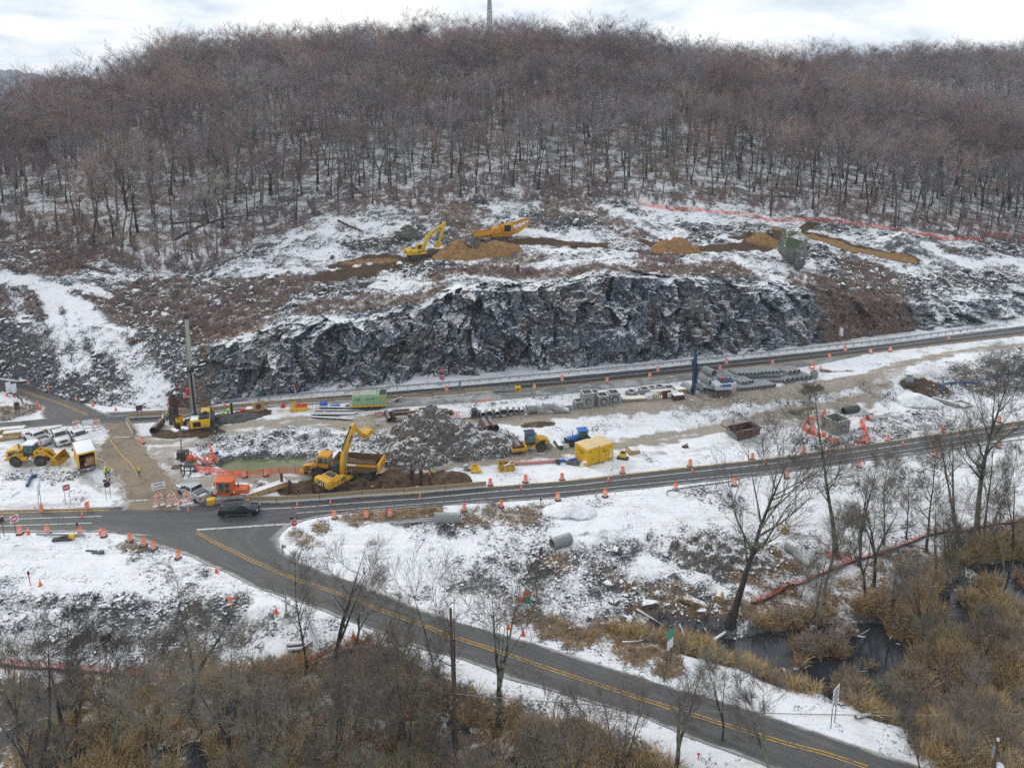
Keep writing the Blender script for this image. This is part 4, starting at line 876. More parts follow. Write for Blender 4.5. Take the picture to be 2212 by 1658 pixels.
MT['stripe'] = stripes_mat('orange_white_stripes', (.85, .17, .02), (.75, .75, .74), 2.6); MT['stripy'] = stripes_mat('red_white_stripes', (.6, .10, .07), (.68, .68, .67), 2.2)
def net_mat(name, c, a):
 m, n = new_mat(name); tcn = n.add('ShaderNodeNewGeometry').outputs['Position']; k = n.noise(tcn, 1.2, 5, .7)
 b = n.add('ShaderNodeBsdfDiffuse', {'Color': (*c, 1)}); t = n.add('ShaderNodeBsdfTransparent')
 mx = n.add('ShaderNodeMixShader', {0: n.m('ADD', a-.15, n.m('MULTIPLY', n.step(k, .4, .65), .4)), 1: t.outputs[0], 2: b.outputs[0]}); n.add('ShaderNodeOutputMaterial', {0: mx.outputs[0]}); return m
MT['net'] = net_mat('orange_netting', (.82, .115, .045), .42)
MT['net2'] = net_mat('orange_netting_dense', (.80, .10, .045), .6)
# vehicles (x forward, y to the left, z up)
def wheel(parent, x, y, r, w, rim='grey', k=.58, n=20, tread=False, name='wheel'):
 s = 1 if y > 0 else -1
 e = link(name, None, parent); e.location = (x, y, r); e.empty_display_size = .1
 t = B().lathe([(r*k, -w/2), (r*.9, -w/2), (r, -w*.32), (r, w*.32), (r*.9, w/2), (r*k, w/2)], n, axis='y')
 if tread:
  for j in range(n):
   a = 2*PI*j/n; c, d = math.cos(a), math.sin(a)
   t.bar((c*(r+.0), -w*.42, d*(r+.0)), (c*(r+.0), w*.42, d*(r+.0)), .09, .09)
 part('tyre', e, MT['rubber'], t, smooth=True)
 part('rim', e, MT[rim], B().lathe([(r*k, -w*.3*s), (r*k, w*.36*s), (r*k*.82, w*.40*s), (r*k*.7, w*.22*s), (r*.2, w*.2*s), (r*.17, w*.36*s)], 16, axis='y'), smooth=True)
 return e
def pane(parent, name, V, mat='glassb', off=.012):
 V = [np.array(v, float) for v in V]; nrm = unit(np.cross(V[1]-V[0], V[2]-V[0])); return part(name, parent, MT[mat], B().poly([v+nrm*off for v in V], .02))
def pickup(label, loc, rz, mat='white', util=False, lug=False, tailtxt=None, rack=False):
 o = thing('pickup_truck', label, 'pickup truck', loc, rz, 'pickup trucks parked on the site')
 w = 1.0; M_ = MT[mat]
 b = B().prism([(2.95, .55), (2.98, 1.0), (2.85, 1.28), (1.35, 1.36), (-.95, 1.36), (-.95, .5), (-.6, .42), (2.4, .42)], -w, w)
 part('body', o, M_, b, .07)
 if not util:
  d = B().box(-2.95, -.95, -w, -w+.14, .5, 1.36).box(-2.95, -.95, w-.14, w, .5, 1.36).box(-1.08, -.96, -w+.14, w-.14, .5, 1.34)
  part('bed_side', o, M_, d, .03); part('bed_floor', o, MT['dark'], B().box(-2.93, -1.08, -w+.14, w-.14, .62, .78)); part('tailgate', o, M_, B().box(-3.02, -2.93, -w+.1, w-.1, .62, 1.34), .03)
 else:
  part('service_body', o, M_, B().box(-3.05, -.98, -w-.06, -w+.36, .5, 1.62).box(-3.05, -.98, w-.36, w+.06, .5, 1.62).box(-3.05, -.98, -w+.3, w-.3, .5, .8), .03)
  part('ladder_rack', o, MT['grey'], B().bar((-2.9, -.9, 1.62), (-2.9, -.9, 2.0), .05).bar((-2.9, .9, 1.62), (-2.9, .9, 2.0), .05).bar((-2.9, -.9, 2.0), (-2.9, .9, 2.0), .05))
 part('cab', o, M_, B()._a([(1.45, -w+.04, 1.33), (1.45, w-.04, 1.33), (-.93, w-.04, 1.33), (-.93, -w+.04, 1.33), (.72, -w+.2, 1.93), (.72, w-.2, 1.93), (-.72, w-.2, 1.93), (-.72, -w+.2, 1.93)], [(0, 1, 5, 4), (1, 2, 6, 5), (2, 3, 7, 6), (3, 0, 4, 7), (4, 5, 6, 7), (3, 2, 1, 0)]), .05)
 pane(o, 'windshield', [(1.38, -.86, 1.40), (1.38, .86, 1.40), (.80, .74, 1.86), (.80, -.74, 1.86)])
 pane(o, 'rear_window', [(-.90, .84, 1.42), (-.90, -.84, 1.42), (-.76, -.74, 1.84), (-.76, .74, 1.84)])
 for s in (-1, 1):
  for x0, x1, x2, x3 in ((1.12, .38, .38, .72), (.26, -.70, -.62, .26)):
   q = [(x0, s*.945, 1.41), (x1, s*.945, 1.41), (x2, s*.83, 1.83), (x3, s*.83, 1.83)]
   pane(o, 'side_window', q if s > 0 else q[::-1])
  part('headlight', o, MT['lamp'], B().box(2.86, 2.99, s*.72-.2, s*.72+.2, .92, 1.14), .02); part('taillight', o, MT['redlamp'], B().box(-3.04, -2.96, s*.91-.09, s*.91+.09, .86, 1.24))
  part('mirror', o, MT['black'], B().box(1.05, 1.25, s*1.06-.1, s*1.06+.1, 1.38, 1.66), .02)
  for x in (1.85, -1.95): wheel(o, x, s*.91, .42, .27, 'grey')
 part('grille', o, MT['dark'], B().box(2.93, 3.01, -.52, .52, .82, 1.18)); part('front_bumper', o, MT['chrome' if mat == 'silver' else 'white'], B().box(2.9, 3.12, -.98, .98, .5, .78), .04); part('rear_bumper', o, MT['chrome'], B().box(-3.2, -2.98, -.95, .95, .48, .7), .03)
 if lug:
  part('toolbox', o, MT['grey'], B().box(-1.7, -1.15, -.8, .8, .8, 1.22), .02)
  part('tarp_bundle', o, MT['wrap'], B().box(-2.7, -1.8, -.7, .6, .78, 1.1, .15, .15), .1)
 part('number_plate', o, MT['amber'], B().box(3.12, 3.135, -.2, .2, .55, .7)); return o
P_ = G
pickup('white pickup with a loaded bed, tail towards the wheel loader', P_('c1 355 748'), ang('c1 430 765', 'c1 290 700'), lug=True)
pickup('white pickup facing out beside the timber stacks, yellow front plate', P_('c1 566 742'), ang('c1 530 680', 'c1 582 745'))
pickup('white service pickup with side lockers next to the striped barricade', P_('c1 752 738'), ang('c1 705 665', 'c1 775 740'), util=True)
pickup('silver pickup with an open bed standing behind the road closed barricades', P_('c1 1838 1268'), ang('c1 1905 1290', 'c1 1770 1210'), 'silver', lug=True)
def minivan():
 o = thing('minivan', 'black minivan driving past the orange sweeper on the lower road', 'minivan', P_('c2 880 1362'), ang('c2 740 1385', 'c2 985 1372'))
 part('body', o, MT['black'], B().prism([(2.58, .5), (2.62, .72), (2.45, .96), (1.55, 1.12), (-2.35, 1.16), (-2.55, .95), (-2.58, .42), (-2.2, .3), (2.2, .3)], -.99, .99), .10)
 part('cabin', o, MT['black'], B()._a([(1.62, -.95, 1.08), (1.62, .95, 1.08), (-2.4, .95, 1.1), (-2.4, -.95, 1.1), (.55, -.74, 1.72), (.55, .74, 1.72), (-2.12, .76, 1.74), (-2.12, -.76, 1.74)], [(0, 1, 5, 4), (1, 2, 6, 5), (2, 3, 7, 6), (3, 0, 4, 7), (4, 5, 6, 7), (3, 2, 1, 0)]), .09)
 pane(o, 'windshield', [(1.52, -.84, 1.16), (1.52, .84, 1.16), (.66, .70, 1.66), (.66, -.70, 1.66)]); pane(o, 'rear_window', [(-2.40, .82, 1.18), (-2.40, -.82, 1.18), (-2.18, -.70, 1.66), (-2.18, .70, 1.66)])
 for s in (-1, 1):
  for x0, x1, x2, x3 in ((1.15, .22, .22, .52), (.12, -1.0, -1.0, .12), (-1.1, -2.15, -2.0, -1.1)):
   q = [(x0, s*.925, 1.17), (x1, s*.925, 1.17), (x2, s*.795, 1.60), (x3, s*.795, 1.60)]; pane(o, 'side_window', q if s > 0 else q[::-1], 'glass')
  part('headlight', o, MT['lamp'], B().box(2.36, 2.56, s*.72-.2, s*.72+.2, .74, .9), .03); part('taillight', o, MT['redlamp'], B().box(-2.6, -2.46, s*.82-.13, s*.82+.13, .92, 1.12), .02)
  part('chrome_trim', o, MT['chrome'], B().box(-1.9, 1.5, s*1.0-.012, s*1.0+.012, .40, .44)); part('window_trim', o, MT['chrome'], B().bar((1.2, s*.78, 1.67), (-2.1, s*.80, 1.69), .03)); part('mirror', o, MT['black'], B().box(.95, 1.15, s*1.06-.08, s*1.06+.08, 1.12, 1.28), .03)
  for x in (1.55, -1.5): wheel(o, x, s*.90, .35, .23, 'chrome', .66)
 part('roof_rail', o, MT['dark'], B().bar((.3, .66, 1.78), (-1.9, .68, 1.80), .04).bar((.3, -.66, 1.78), (-1.9, -.68, 1.80), .04)); part('number_plate', o, MT['signw'], B().box(-2.63, -2.6, -.25, .25, .7, .83))
minivan()
def box_truck():
 lo = P_('c1 838 1040'); o = thing('box_truck', 'yellow box truck with a white roof and its rear end open', 'truck', lo, ang('c1 838 1045', 'c1 790 925')); Y_ = MT['gold']
 part('cargo_wall', o, Y_, B().box(0, 4.6, -1.2, -1.14, .95, 3.2).box(0, 4.6, 1.14, 1.2, .95, 3.2).box(4.54, 4.6, -1.14, 1.14, .95, 3.2), .01); part('roof', o, MT['snow'], B().box(-.02, 4.62, -1.22, 1.22, 3.203, 3.30), .04); part('cargo_floor', o, MT['dark'], B().box(.0, 4.54, -1.14, 1.14, .85, .97))
 part('door_frame', o, Y_, B().box(-.06, 0, -1.2, -1.02, .95, 3.2).box(-.06, 0, 1.02, 1.2, .95, 3.2).box(-.06, 0, -1.02, 1.02, 3.02, 3.2), .01)
 part('chassis', o, MT['dark'], B().box(.1, 6.2, -.5, .5, .5, .85)); part('rear_bumper', o, MT['grey'], B().box(-.25, -.02, -1.15, 1.15, .5, .84), .03); part('cab', o, Y_, B().prism([(4.7, .7), (6.9, .7), (7.0, 1.25), (6.0, 1.5), (5.55, 2.3), (4.7, 2.35)], -1.0, 1.0), .06); pane(o, 'windshield', [(5.95, -.85, 1.55), (5.95, .85, 1.55), (5.6, .8, 2.2), (5.6, -.8, 2.2)])
 for s in (-1, 1):
  part('taillight', o, MT['redlamp'], B().box(-.28, -.25, s*.95-.12, s*.95+.12, .6, .72)); wheel(o, 1.0, s*.95, .42, .4, 'cream'); wheel(o, 5.7, s*.95, .42, .28, 'cream'); part('mirror', o, MT['black'], B().box(5.6, 5.75, s*1.25-.1, s*1.25+.1, 1.5, 1.9))
  q = [(5.5, s*1.0, 1.5), (4.95, s*1.0, 1.5), (4.95, s*1.0, 2.15), (5.4, s*1.0, 2.15)]; pane(o, 'side_window', q if s > 0 else q[::-1])
 part('number_plate', o, MT['signw'], B().box(-.27, -.25, -.2, .15, .56, .72))
 mw = Matrix.Translation(lo) @ Matrix.Rotation(o.rotation_euler.z, 4, 'Z')
 t = thing('cardboard_carton', 'large cardboard carton inside the open box truck', 'carton', mw @ Vector((.75, -.42, .97)), o.rotation_euler.z); part('box', t, MT['card'], B().box(-.55, .55, -.55, .55, 0, 1.15), .02); part('flap', t, MT['card'], B().box(-.5, .5, -.06, .06, 1.15, 1.2))
 t = thing('hand_truck', 'red hand truck and gear inside the open box truck', 'hand truck', mw @ Vector((.7, .55, .97)), o.rotation_euler.z); part('frame', t, MT['red'], B().bar((0, -.2, 0), (.1, -.2, 1.1), .06).bar((0, .2, 0), (.1, .2, 1.1), .06).bar((.1, -.2, 1.1), (.1, .2, 1.1), .06).box(-.25, 0, -.22, .22, 0, .05)); wheel(t, .1, .26, .14, .08, 'grey'); wheel(t, .1, -.26, .14, .08, 'grey')
 t = thing('tool_bucket', 'white bucket on the floor of the open box truck', 'bucket', mw @ Vector((.45, .15, .97)), 0); part('pail', t, MT['signw'], B().lathe([(.14, 0), (.17, .38)], 12), smooth=True); part('handle', t, MT['grey'], B().tube([(-.17, 0, .36), (-.1, 0, .5), (.1, 0, .5), (.17, 0, .36)], .012))
box_truck()
def wheel_loader():
 o = thing('wheel_loader', 'yellow wheel loader with its bucket lowered beside the box truck', 'wheel loader', P_('c1 335 945'), ang('c1 215 958', 'c1 440 945')); Y_ = MT['yellow']
 part('engine_hood', o, Y_, B().prism([(-3.6, 1.15), (-3.75, 1.6), (-3.6, 2.35), (-2.9, 2.55), (-1.3, 2.5), (-1.1, 1.2)], -.95, .95), .08); part('rear_frame', o, Y_, B().box(-3.95, -.9, -1.0, 1.0, .75, 1.15).box(-1.5, -.4, -1.25, -.95, .9, 1.5).box(-1.5, -.4, .95, 1.25, .9, 1.5), .05)
 part('grille', o, MT['dark'], B().box(-3.3, -2.5, -.965, -.955, 1.5, 2.15).box(-3.3, -2.5, .955, .965, 1.5, 2.15)); part('front_frame', o, Y_, B().box(-.2, 2.0, -.6, .6, .8, 1.7).box(.2, .7, -.75, .75, 1.5, 2.2), .05)
 part('cab', o, MT['dark'], B().box(-1.15, .35, -.8, .8, 1.55, 3.15, .05, .06), .04); part('cab_roof', o, MT['snow'], B().box(-1.35, .5, -.92, .92, 3.153, 3.36, .1, .1), .06)
 for s in (-1, 1):
  for x0, x1 in ((-1.02, -.42), (-.34, .25)):
   q = [(x1, s*.80, 2.0), (x0, s*.80, 2.0), (x0+.03, s*.755, 3.0), (x1-.02, s*.755, 3.0)]; pane(o, 'cab_window', q if s > 0 else q[::-1], 'glassg')
  part('fender', o, Y_, B().prism([(.55, 1.35), (.8, 1.75), (1.6, 1.85), (2.1, 1.6), (2.1, 1.5), (1.55, 1.7), (.9, 1.6), (.65, 1.3)], s*.75-.35, s*.75+.35)); part('rear_fender', o, Y_, B().prism([(-3.0, 1.35), (-2.6, 1.8), (-1.8, 1.85), (-1.3, 1.4), (-1.4, 1.35), (-1.85, 1.72), (-2.55, 1.68), (-2.9, 1.3)], s*1.05-.3, s*1.05+.3)); wheel(o, -2.2, s*1.08, .82, .68, 'yellow', .42, 22, True); wheel(o, 1.45, s*1.08, .82, .68, 'yellow', .42, 22, True)
  part('lift_arm', o, Y_, B().prism([(.3, 2.1), (.45, 2.3), (1.6, 2.15), (3.0, 1.15), (3.25, .6), (3.0, .55), (2.7, .95), (1.5, 1.75)], s*.5-.12, s*.5+.12), .03); part('lift_cylinder', o, MT['chrome'], B().cyl((.6, s*.5, 1.3), (2.2, s*.5, 1.55), .08, n=8))
 pane(o, 'windshield', [(.30, -.66, 2.0), (.30, .66, 2.0), (.33, .62, 3.0), (.33, -.62, 3.0)], 'glassg')
 part('tilt_linkage', o, Y_, B().prism([(1.0, 2.0), (2.2, 2.35), (2.5, 2.1), (3.1, 1.3), (2.9, 1.2), (2.2, 2.0), (1.1, 1.8)], -.13, .13))
 k = part('bucket', o, Y_, B().prism([(3.2, .15), (3.1, .8), (3.35, 1.4), (3.8, 1.55), (3.72, 1.47), (3.42, 1.3), (3.22, .8), (3.3, .28), (4.55, .2), (4.55, .12)], -1.45, 1.45).prism([(3.2, .15), (3.1, .8), (3.35, 1.4), (3.8, 1.55), (4.55, .15)], -1.5, -1.45).prism([(3.2, .15), (3.1, .8), (3.35, 1.4), (3.8, 1.55), (4.55, .15)], 1.45, 1.5)); k['label'] = 'wide yellow bucket with a worn steel inside'
 part('exhaust_pipe', o, MT['dark'], B().tube([(-1.9, -.4, 2.5), (-1.9, -.4, 3.05), (-2.05, -.4, 3.25)], .09, 8)); text(o, 'CAT', .42, (-1.9, -.965, 2.25), FACE['right'], MT['inkw']); part('badge', o, MT['ink'], B().box(-2.5, -1.3, -.962, -.956, 2.02, 2.42)); part('ladder', o, Y_, B().box(-.9, -.3, -1.2, -1.15, .5, .55).box(-.9, -.3, -1.2, -1.15, .8, .85).box(-.92, -.88, -1.2, -1.15, .5, 1.2).box(-.32, -.28, -1.2, -1.15, .5, 1.2))
wheel_loader()
def tracks(o, L, gauge, w, h, mat='track'):
 for s in (-1, 1):
  e = link('track', None, o); e.location = (0, s*gauge/2, 0); hl = L/2
  pr = [(-hl+h*.5, 0), (hl-h*.5, 0), (hl-h*.12, h*.15), (hl, h*.5), (hl-h*.12, h*.85), (hl-h*.5, h), (-hl+h*.5, h), (-hl+h*.12, h*.85), (-hl, h*.5), (-hl+h*.12, h*.15)]
  b = B().prism(pr, -w/2, w/2)
  for i in range(int(L/.28)):
   x = -hl+h*.5+i*(L-h)/max(1, int(L/.28)-1); b.box(x-.05, x+.05, -w/2-.02, w/2+.02, h-.01, h+.045)
  part('track_belt', e, MT[mat], b)
  part('idler', e, MT['dark'], B().cyl((hl-h*.5, -w/2-.03, h*.5), (hl-h*.5, w/2+.03, h*.5), h*.33, n=12)); part('sprocket', e, MT['dark'], B().cyl((-hl+h*.5, -w/2-.03, h*.5), (-hl+h*.5, w/2+.03, h*.5), h*.33, n=12)); part('roller_frame', e, MT['dark'], B().box(-hl+h, hl-h, -w/2-.02, w/2+.02, h*.25, h*.55))
def arm_seg(a, b, w0, w1):
 a = np.array(a); b = np.array(b); t = unit(b-a); nn = np.array([-t[1], t[0]]); return [tuple(a+nn*w0/2), tuple(a-nn*w0/2), tuple(b-nn*w1/2), tuple(b+nn*w1/2)]
def excavator(name_label, loc, trz, brz, boom, yel, txt, back=None, scale=1.0, tilt=(0, 0)):
 o = thing('excavator', name_label, 'excavator', loc, trz, None, tilt); o.scale = (scale,)*3; Y_ = MT[yel]
 tracks(o, 4.9, 2.6, .65, .95); part('undercarriage', o, MT['dark'], B().box(-1.2, 1.2, -1.0, 1.0, .45, .85).cyl((0, 0, .8), (0, 0, 1.12), .75, n=16))
 r = brz-trz; T_ = lambda nm, mat, b, bev=0, **k: part(nm, o, mat, b, bev, rot=(0, 0, r), **k)
 T_('upper_structure', Y_, B().box(-2.2, 1.4, -1.45, 1.45, 1.12, 1.42).box(-2.1, .2, -1.45, -.55, 1.42, 2.1).box(-2.1, -.6, -.55, 1.45, 1.42, 2.1), .05)
 T_('counterweight', Y_, B().prism([(-2.2, 1.0), (-3.0, 1.12), (-3.25, 1.6), (-3.1, 2.35), (-2.2, 2.35)], -1.5, 1.5), .16); T_('engine_cover', Y_, B().box(-2.2, -.6, -1.2, 1.2, 2.1, 2.38, .1, .15), .05)
 T_('engine_vent', MT['dark'], B().box(-1.9, -.9, -.8, .8, 2.38, 2.41)); T_('cab', MT['dark'] if yel == 'yellow' else Y_, B().prism([(-.35, 1.42), (1.45, 1.42), (1.5, 2.0), (1.15, 3.05), (-.35, 3.1)], .48, 1.42), .05)
 c_ = B().poly([(1.50, .56, 2.0), (1.50, 1.34, 2.0), (1.20, 1.34, 2.98), (1.20, .56, 2.98)], .02); T_('windshield', MT['glassg'], c_)
 T_('cab_window', MT['glassg'], B().poly([(-.2, 1.44, 1.9), (-.2, 1.44, 2.9), (1.1, 1.44, 2.9), (1.35, 1.44, 1.9)], .02)); T_('cab_window', MT['glassg'], B().poly([(-.2, .46, 2.0), (1.3, .46, 2.0), (1.05, .46, 2.9), (-.2, .46, 2.9)], .02))
 (b0, b1, b2, b3, b4) = boom
 T_('boom', Y_, B().prism(arm_seg(b0, b1, .55, .95)[:3]+arm_seg(b1, b2, .95, .5)[2:]+arm_seg(b0, b1, .55, .95)[3:], -.32, .32), .04)
 T_('stick', Y_, B().prism(arm_seg((b2[0]-(b3[0]-b2[0])*.14, b2[1]-(b3[1]-b2[1])*.14), b3, .72, .36), -.25, .25), .04)
 for s in (-1, 1): T_('boom_cylinder', MT['chrome'], B().cyl((b0[0]+.5, s*.42, b0[1]-.15), (b1[0], s*.42, b1[1]-.15), .09, n=8))
 n2 = np.array([-(b2[1]-b1[1]), b2[0]-b1[0]]); n2 = n2/np.linalg.norm(n2)*.65; T_('stick_cylinder', MT['dark'], B().cyl((b1[0]+n2[0], 0, b1[1]+n2[1]), (b2[0]+n2[0]*.9, 0, b2[1]+n2[1]*.9), .1, n=8).cyl((b1[0]+n2[0]*.8, 0, b1[1]+n2[1]*.8), (b1[0], 0, b1[1]), .1, n=8))
 d = unit(np.array(b4)-np.array(b3)); e = np.array([-d[1], d[0]]); q = lambda u, v: tuple(np.array(b3)+d*u+e*v)
 T_('bucket', Y_, B().prism([q(-.15, .1), q(.1, .7), q(.75, 1.0), q(1.3, .85), q(1.5, .2), q(1.4, .15), q(1.15, .75), q(.7, .85), q(.2, .6), q(0, .1)], -.72, .72).prism([q(-.15, .1), q(.1, .7), q(.75, 1.0), q(1.3, .85), q(1.5, .2)], -.78, -.72).prism([q(-.15, .1), q(.1, .7), q(.75, 1.0), q(1.3, .85), q(1.5, .2)], .72, .78))
 bt = B()
 for j in range(5): y = -.62+.31*j; p0 = q(1.42, .15); p1 = q(1.5, -.18); bt.bar((p0[0], y, p0[1]), (p1[0], y, p1[1]), .12, .1)
 T_('bucket_teeth', MT['dark'], bt)
 T_('handrail', Y_, B().tube([(1.3, -1.35, 1.45), (1.3, -1.35, 2.4), (-.2, -1.35, 2.6), (-.2, -1.35, 2.1)], .03)); T_('exhaust_stack', MT['dark'], B().cyl((-1.6, -.9, 2.3), (-1.6, -.9, 2.85), .08, n=8))
 if txt:
  rm_ = Matrix.Rotation(r, 4, 'Z')
  T_('badge', MT['ink' if txt == 'CAT' else yel], B().box(-3.262, -3.235, -.75, .75, 1.42, 2.14));
  t = text(o, txt, .78 if len(txt) < 4 else .34, rm_ @ Vector((-3.275, 0, 1.76)), (PI/2, 0, r-PI/2), MT['inkw' if txt == 'CAT' else 'ink'], sx=.95)
  if txt == 'CAT': T_('badge_triangle', MT['yellow2'], B().poly([(-3.268, -.22, 1.46), (-3.268, 0, 1.66), (-3.268, .22, 1.46)], .01))
  T_('side_badge', MT['ink'], B().box(-.75, -.05, -1.462, -1.452, 1.55, 2.02)); text(o, txt, .26, rm_ @ Vector((-.4, -1.468, 1.78)), (PI/2, 0, r), MT['inkw'])
  bm_ = (np.array(b1)+np.array(b2))/2; T_('boom_badge', MT['ink' if txt == 'CAT' else yel], B().prism(arm_seg(bm_-(np.array(b2)-bm_)*.28, bm_+(np.array(b2)-bm_)*.28, .42, .42), -.33, -.322))
  a_ = math.atan2(b2[1]-b1[1], b2[0]-b1[0]); tt = text(o, txt, .36 if txt == 'CAT' else .5, (0, 0, 0), (0, 0, 0), MT['inkw' if txt == 'CAT' else 'ink']); tt.matrix_local = rm_ @ Matrix.Translation((bm_[0], -.336, bm_[1])) @ Matrix.Rotation(PI/2, 4, 'X') @ Matrix.Rotation(a_, 4, 'Z')
 return o
excavator('yellow excavator at the trench raising its boom over the dump truck', P_('e2 560 835'), ang('e2 390 860', 'e2 730 800'), R(52), [(.55, 1.75), (1.35, 5.0), (3.1, 8.0), (5.0, 5.6), (6.6, 6.0)], 'yellow', 'CAT', tilt=(0, 0))
excavator('yellow excavator with folded boom digging on the bench above the cliff', P_('c6 880 520'), ang('c6 825 535', 'c6 960 505'), ang('c6 800 500', 'c6 960 470'), [(.7, 1.8), (2.2, 5.0), (5.9, 7.4), (4.9, 3.4), (3.6, 2.9)], 'yellow2', 'KOMATSU', scale=1.05)
def dump_truck():
 o = thing('articulated_dump_truck', 'yellow articulated dump truck being loaded behind the trench excavator', 'dump truck', P_('e2 620 715'), ang('e2 900 735', 'e2 250 695')); Y_ = MT['amber']
 part('hood', o, Y_, B().prism([(5.9, .95), (6.0, 1.35), (5.7, 1.95), (4.0, 2.35), (3.6, 2.35), (3.6, .95)], -1.15, 1.15), .16); part('bumper', o, Y_, B().box(5.5, 6.15, -1.45, 1.45, .65, 1.15), .08); part('hood_panel', o, MT['grey'], B().prism([(5.72, 1.97), (5.0, 2.12), (5.0, 2.16), (5.7, 2.01)], -.7, .7).box(4.2, 5.0, -.6, .6, 2.3, 2.36))
 for s in (-1, 1):
  part('side_vent', o, MT['dark'], B().box(4.5, 5.5, s*1.16-.01, s*1.16+.01, 1.3, 1.5).box(4.6, 5.4, s*1.16-.01, s*1.16+.01, 1.6, 1.85)); part('fender', o, MT['dark'], B().prism([(2.8, 1.2), (3.1, 1.7), (3.6, 1.95), (4.2, 1.75), (4.35, 1.3), (4.2, 1.3), (4.05, 1.65), (3.6, 1.8), (3.2, 1.6), (2.95, 1.2)], s*1.15-.33, s*1.15+.33)); wheel(o, 3.55, s*1.1, .9, .7, 'amber', .42, 22, True)
  for x in (-1.9, -3.85): wheel(o, x, s*1.1, .9, .7, 'amber', .42, 22, True)
  part('headlight', o, MT['lamp'], B().box(5.98, 6.06, s*.9-.2, s*.9+.2, 1.0, 1.2)); part('hoist_cylinder', o, MT['grey'], B().cyl((-.3, s*.75, 1.2), (-2.2, s*.75, 2.0), .12, n=8)); part('mirror', o, MT['black'], B().box(3.7, 3.8, s*1.35-.12, s*1.35+.12, 2.5, 3.0))
 part('cab', o, Y_, B().prism([(1.9, 1.6), (3.7, 1.6), (3.75, 2.35), (3.45, 3.35), (1.9, 3.35)], -.95, .95), .07); part('cab_roof', o, MT['amber'], B().box(1.75, 3.65, -1.0, 1.0, 3.353, 3.55, .1, .1), .08)
 pane(o, 'windshield', [(3.77, -.82, 2.4), (3.77, .82, 2.4), (3.50, .82, 3.27), (3.50, -.82, 3.27)], 'glassg')
 for s in (-1, 1):
  q = [(3.6, s*.95, 2.3), (2.75, s*.95, 2.3), (2.75, s*.95, 3.2), (3.4, s*.95, 3.2)]; pane(o, 'cab_window', q if s > 0 else q[::-1], 'glassg'); q = [(2.6, s*.95, 2.3), (2.0, s*.95, 2.3), (2.0, s*.95, 3.2), (2.6, s*.95, 3.2)]; pane(o, 'cab_window', q if s > 0 else q[::-1], 'glassg')
 part('tractor_frame', o, MT['dark'], B().box(1.2, 5.5, -.55, .55, .7, 1.6)); part('rear_frame', o, MT['dark'], B().box(-4.9, 1.2, -.5, .5, .8, 1.35).box(-4.2, -1.5, -.7, .7, .6, .95))
 wall = [(1.1, 3.2), (.6, 1.9), (-1.2, 1.6), (-4.2, 1.55), (-5.5, 2.2), (-5.6, 3.2)]
 b = B().prism(wall, -1.5, -1.4).prism(wall, 1.4, 1.5).box(-4.3, .6, -1.4, 1.4, 1.5, 1.62).prism([(.5, 1.6), (1.0, 3.3), (1.1, 3.3), (.6, 1.55)], -1.4, 1.4).prism([(-4.2, 1.5), (-5.5, 2.15), (-5.5, 2.25), (-4.2, 1.62)], -1.4, 1.4)
 part('dump_body', o, MT['dirtload'], b); part('body_rim', o, Y_, B().prism([(1.15, 2.55), (-5.55, 2.6), (-5.6, 2.95), (1.2, 2.9)], -1.56, -1.503).prism([(1.15, 2.55), (-5.55, 2.6), (-5.6, 2.95), (1.2, 2.9)], 1.503, 1.56).box(-5.9, -5.62, -1.56, 1.56, 1.75, 3.1), .02)
 V = []; F = []; nx, ny = 16, 8
 for i in range(nx):
  for j in range(ny): x = .4-5.2*i/(nx-1); y = -1.38+2.76*j/(ny-1); V.append((x, y, 2.25+.75*math.exp(-((x-.0)**2)/3.2)*max(0, 1-(y/1.5)**2)+.12*random.random()))
 for i in range(nx-1):
  for j in range(ny-1): F.append((i*ny+j, i*ny+j+1, (i+1)*ny+j+1, (i+1)*ny+j))
 part('soil_load', o, MT['dirtload'], B()._a(V, F)); part('exhaust_pipe', o, MT['grey'], B().cyl((1.6, .8, 1.8), (1.6, .8, 3.2), .1, n=8))
 part('side_stripe', o, MT['ink'], B().box(-.9, .95, 1.561, 1.568, 2.58, 2.9)); text(o, 'VOLVO', .34, (-.05, 1.575, 2.74), FACE['left'], MT['inkw'], sx=1.2); part('pale_stripe', o, MT['reflect'], B().prism([(-.95, 2.6), (-2.3, 2.62), (-2.6, 2.9), (-1.2, 2.9)], 1.561, 1.566)); part('tailgate_marker', o, MT['signw'], B().box(-5.92, -5.9, 1.3, 1.5, 2.2, 3.05))
dump_truck()
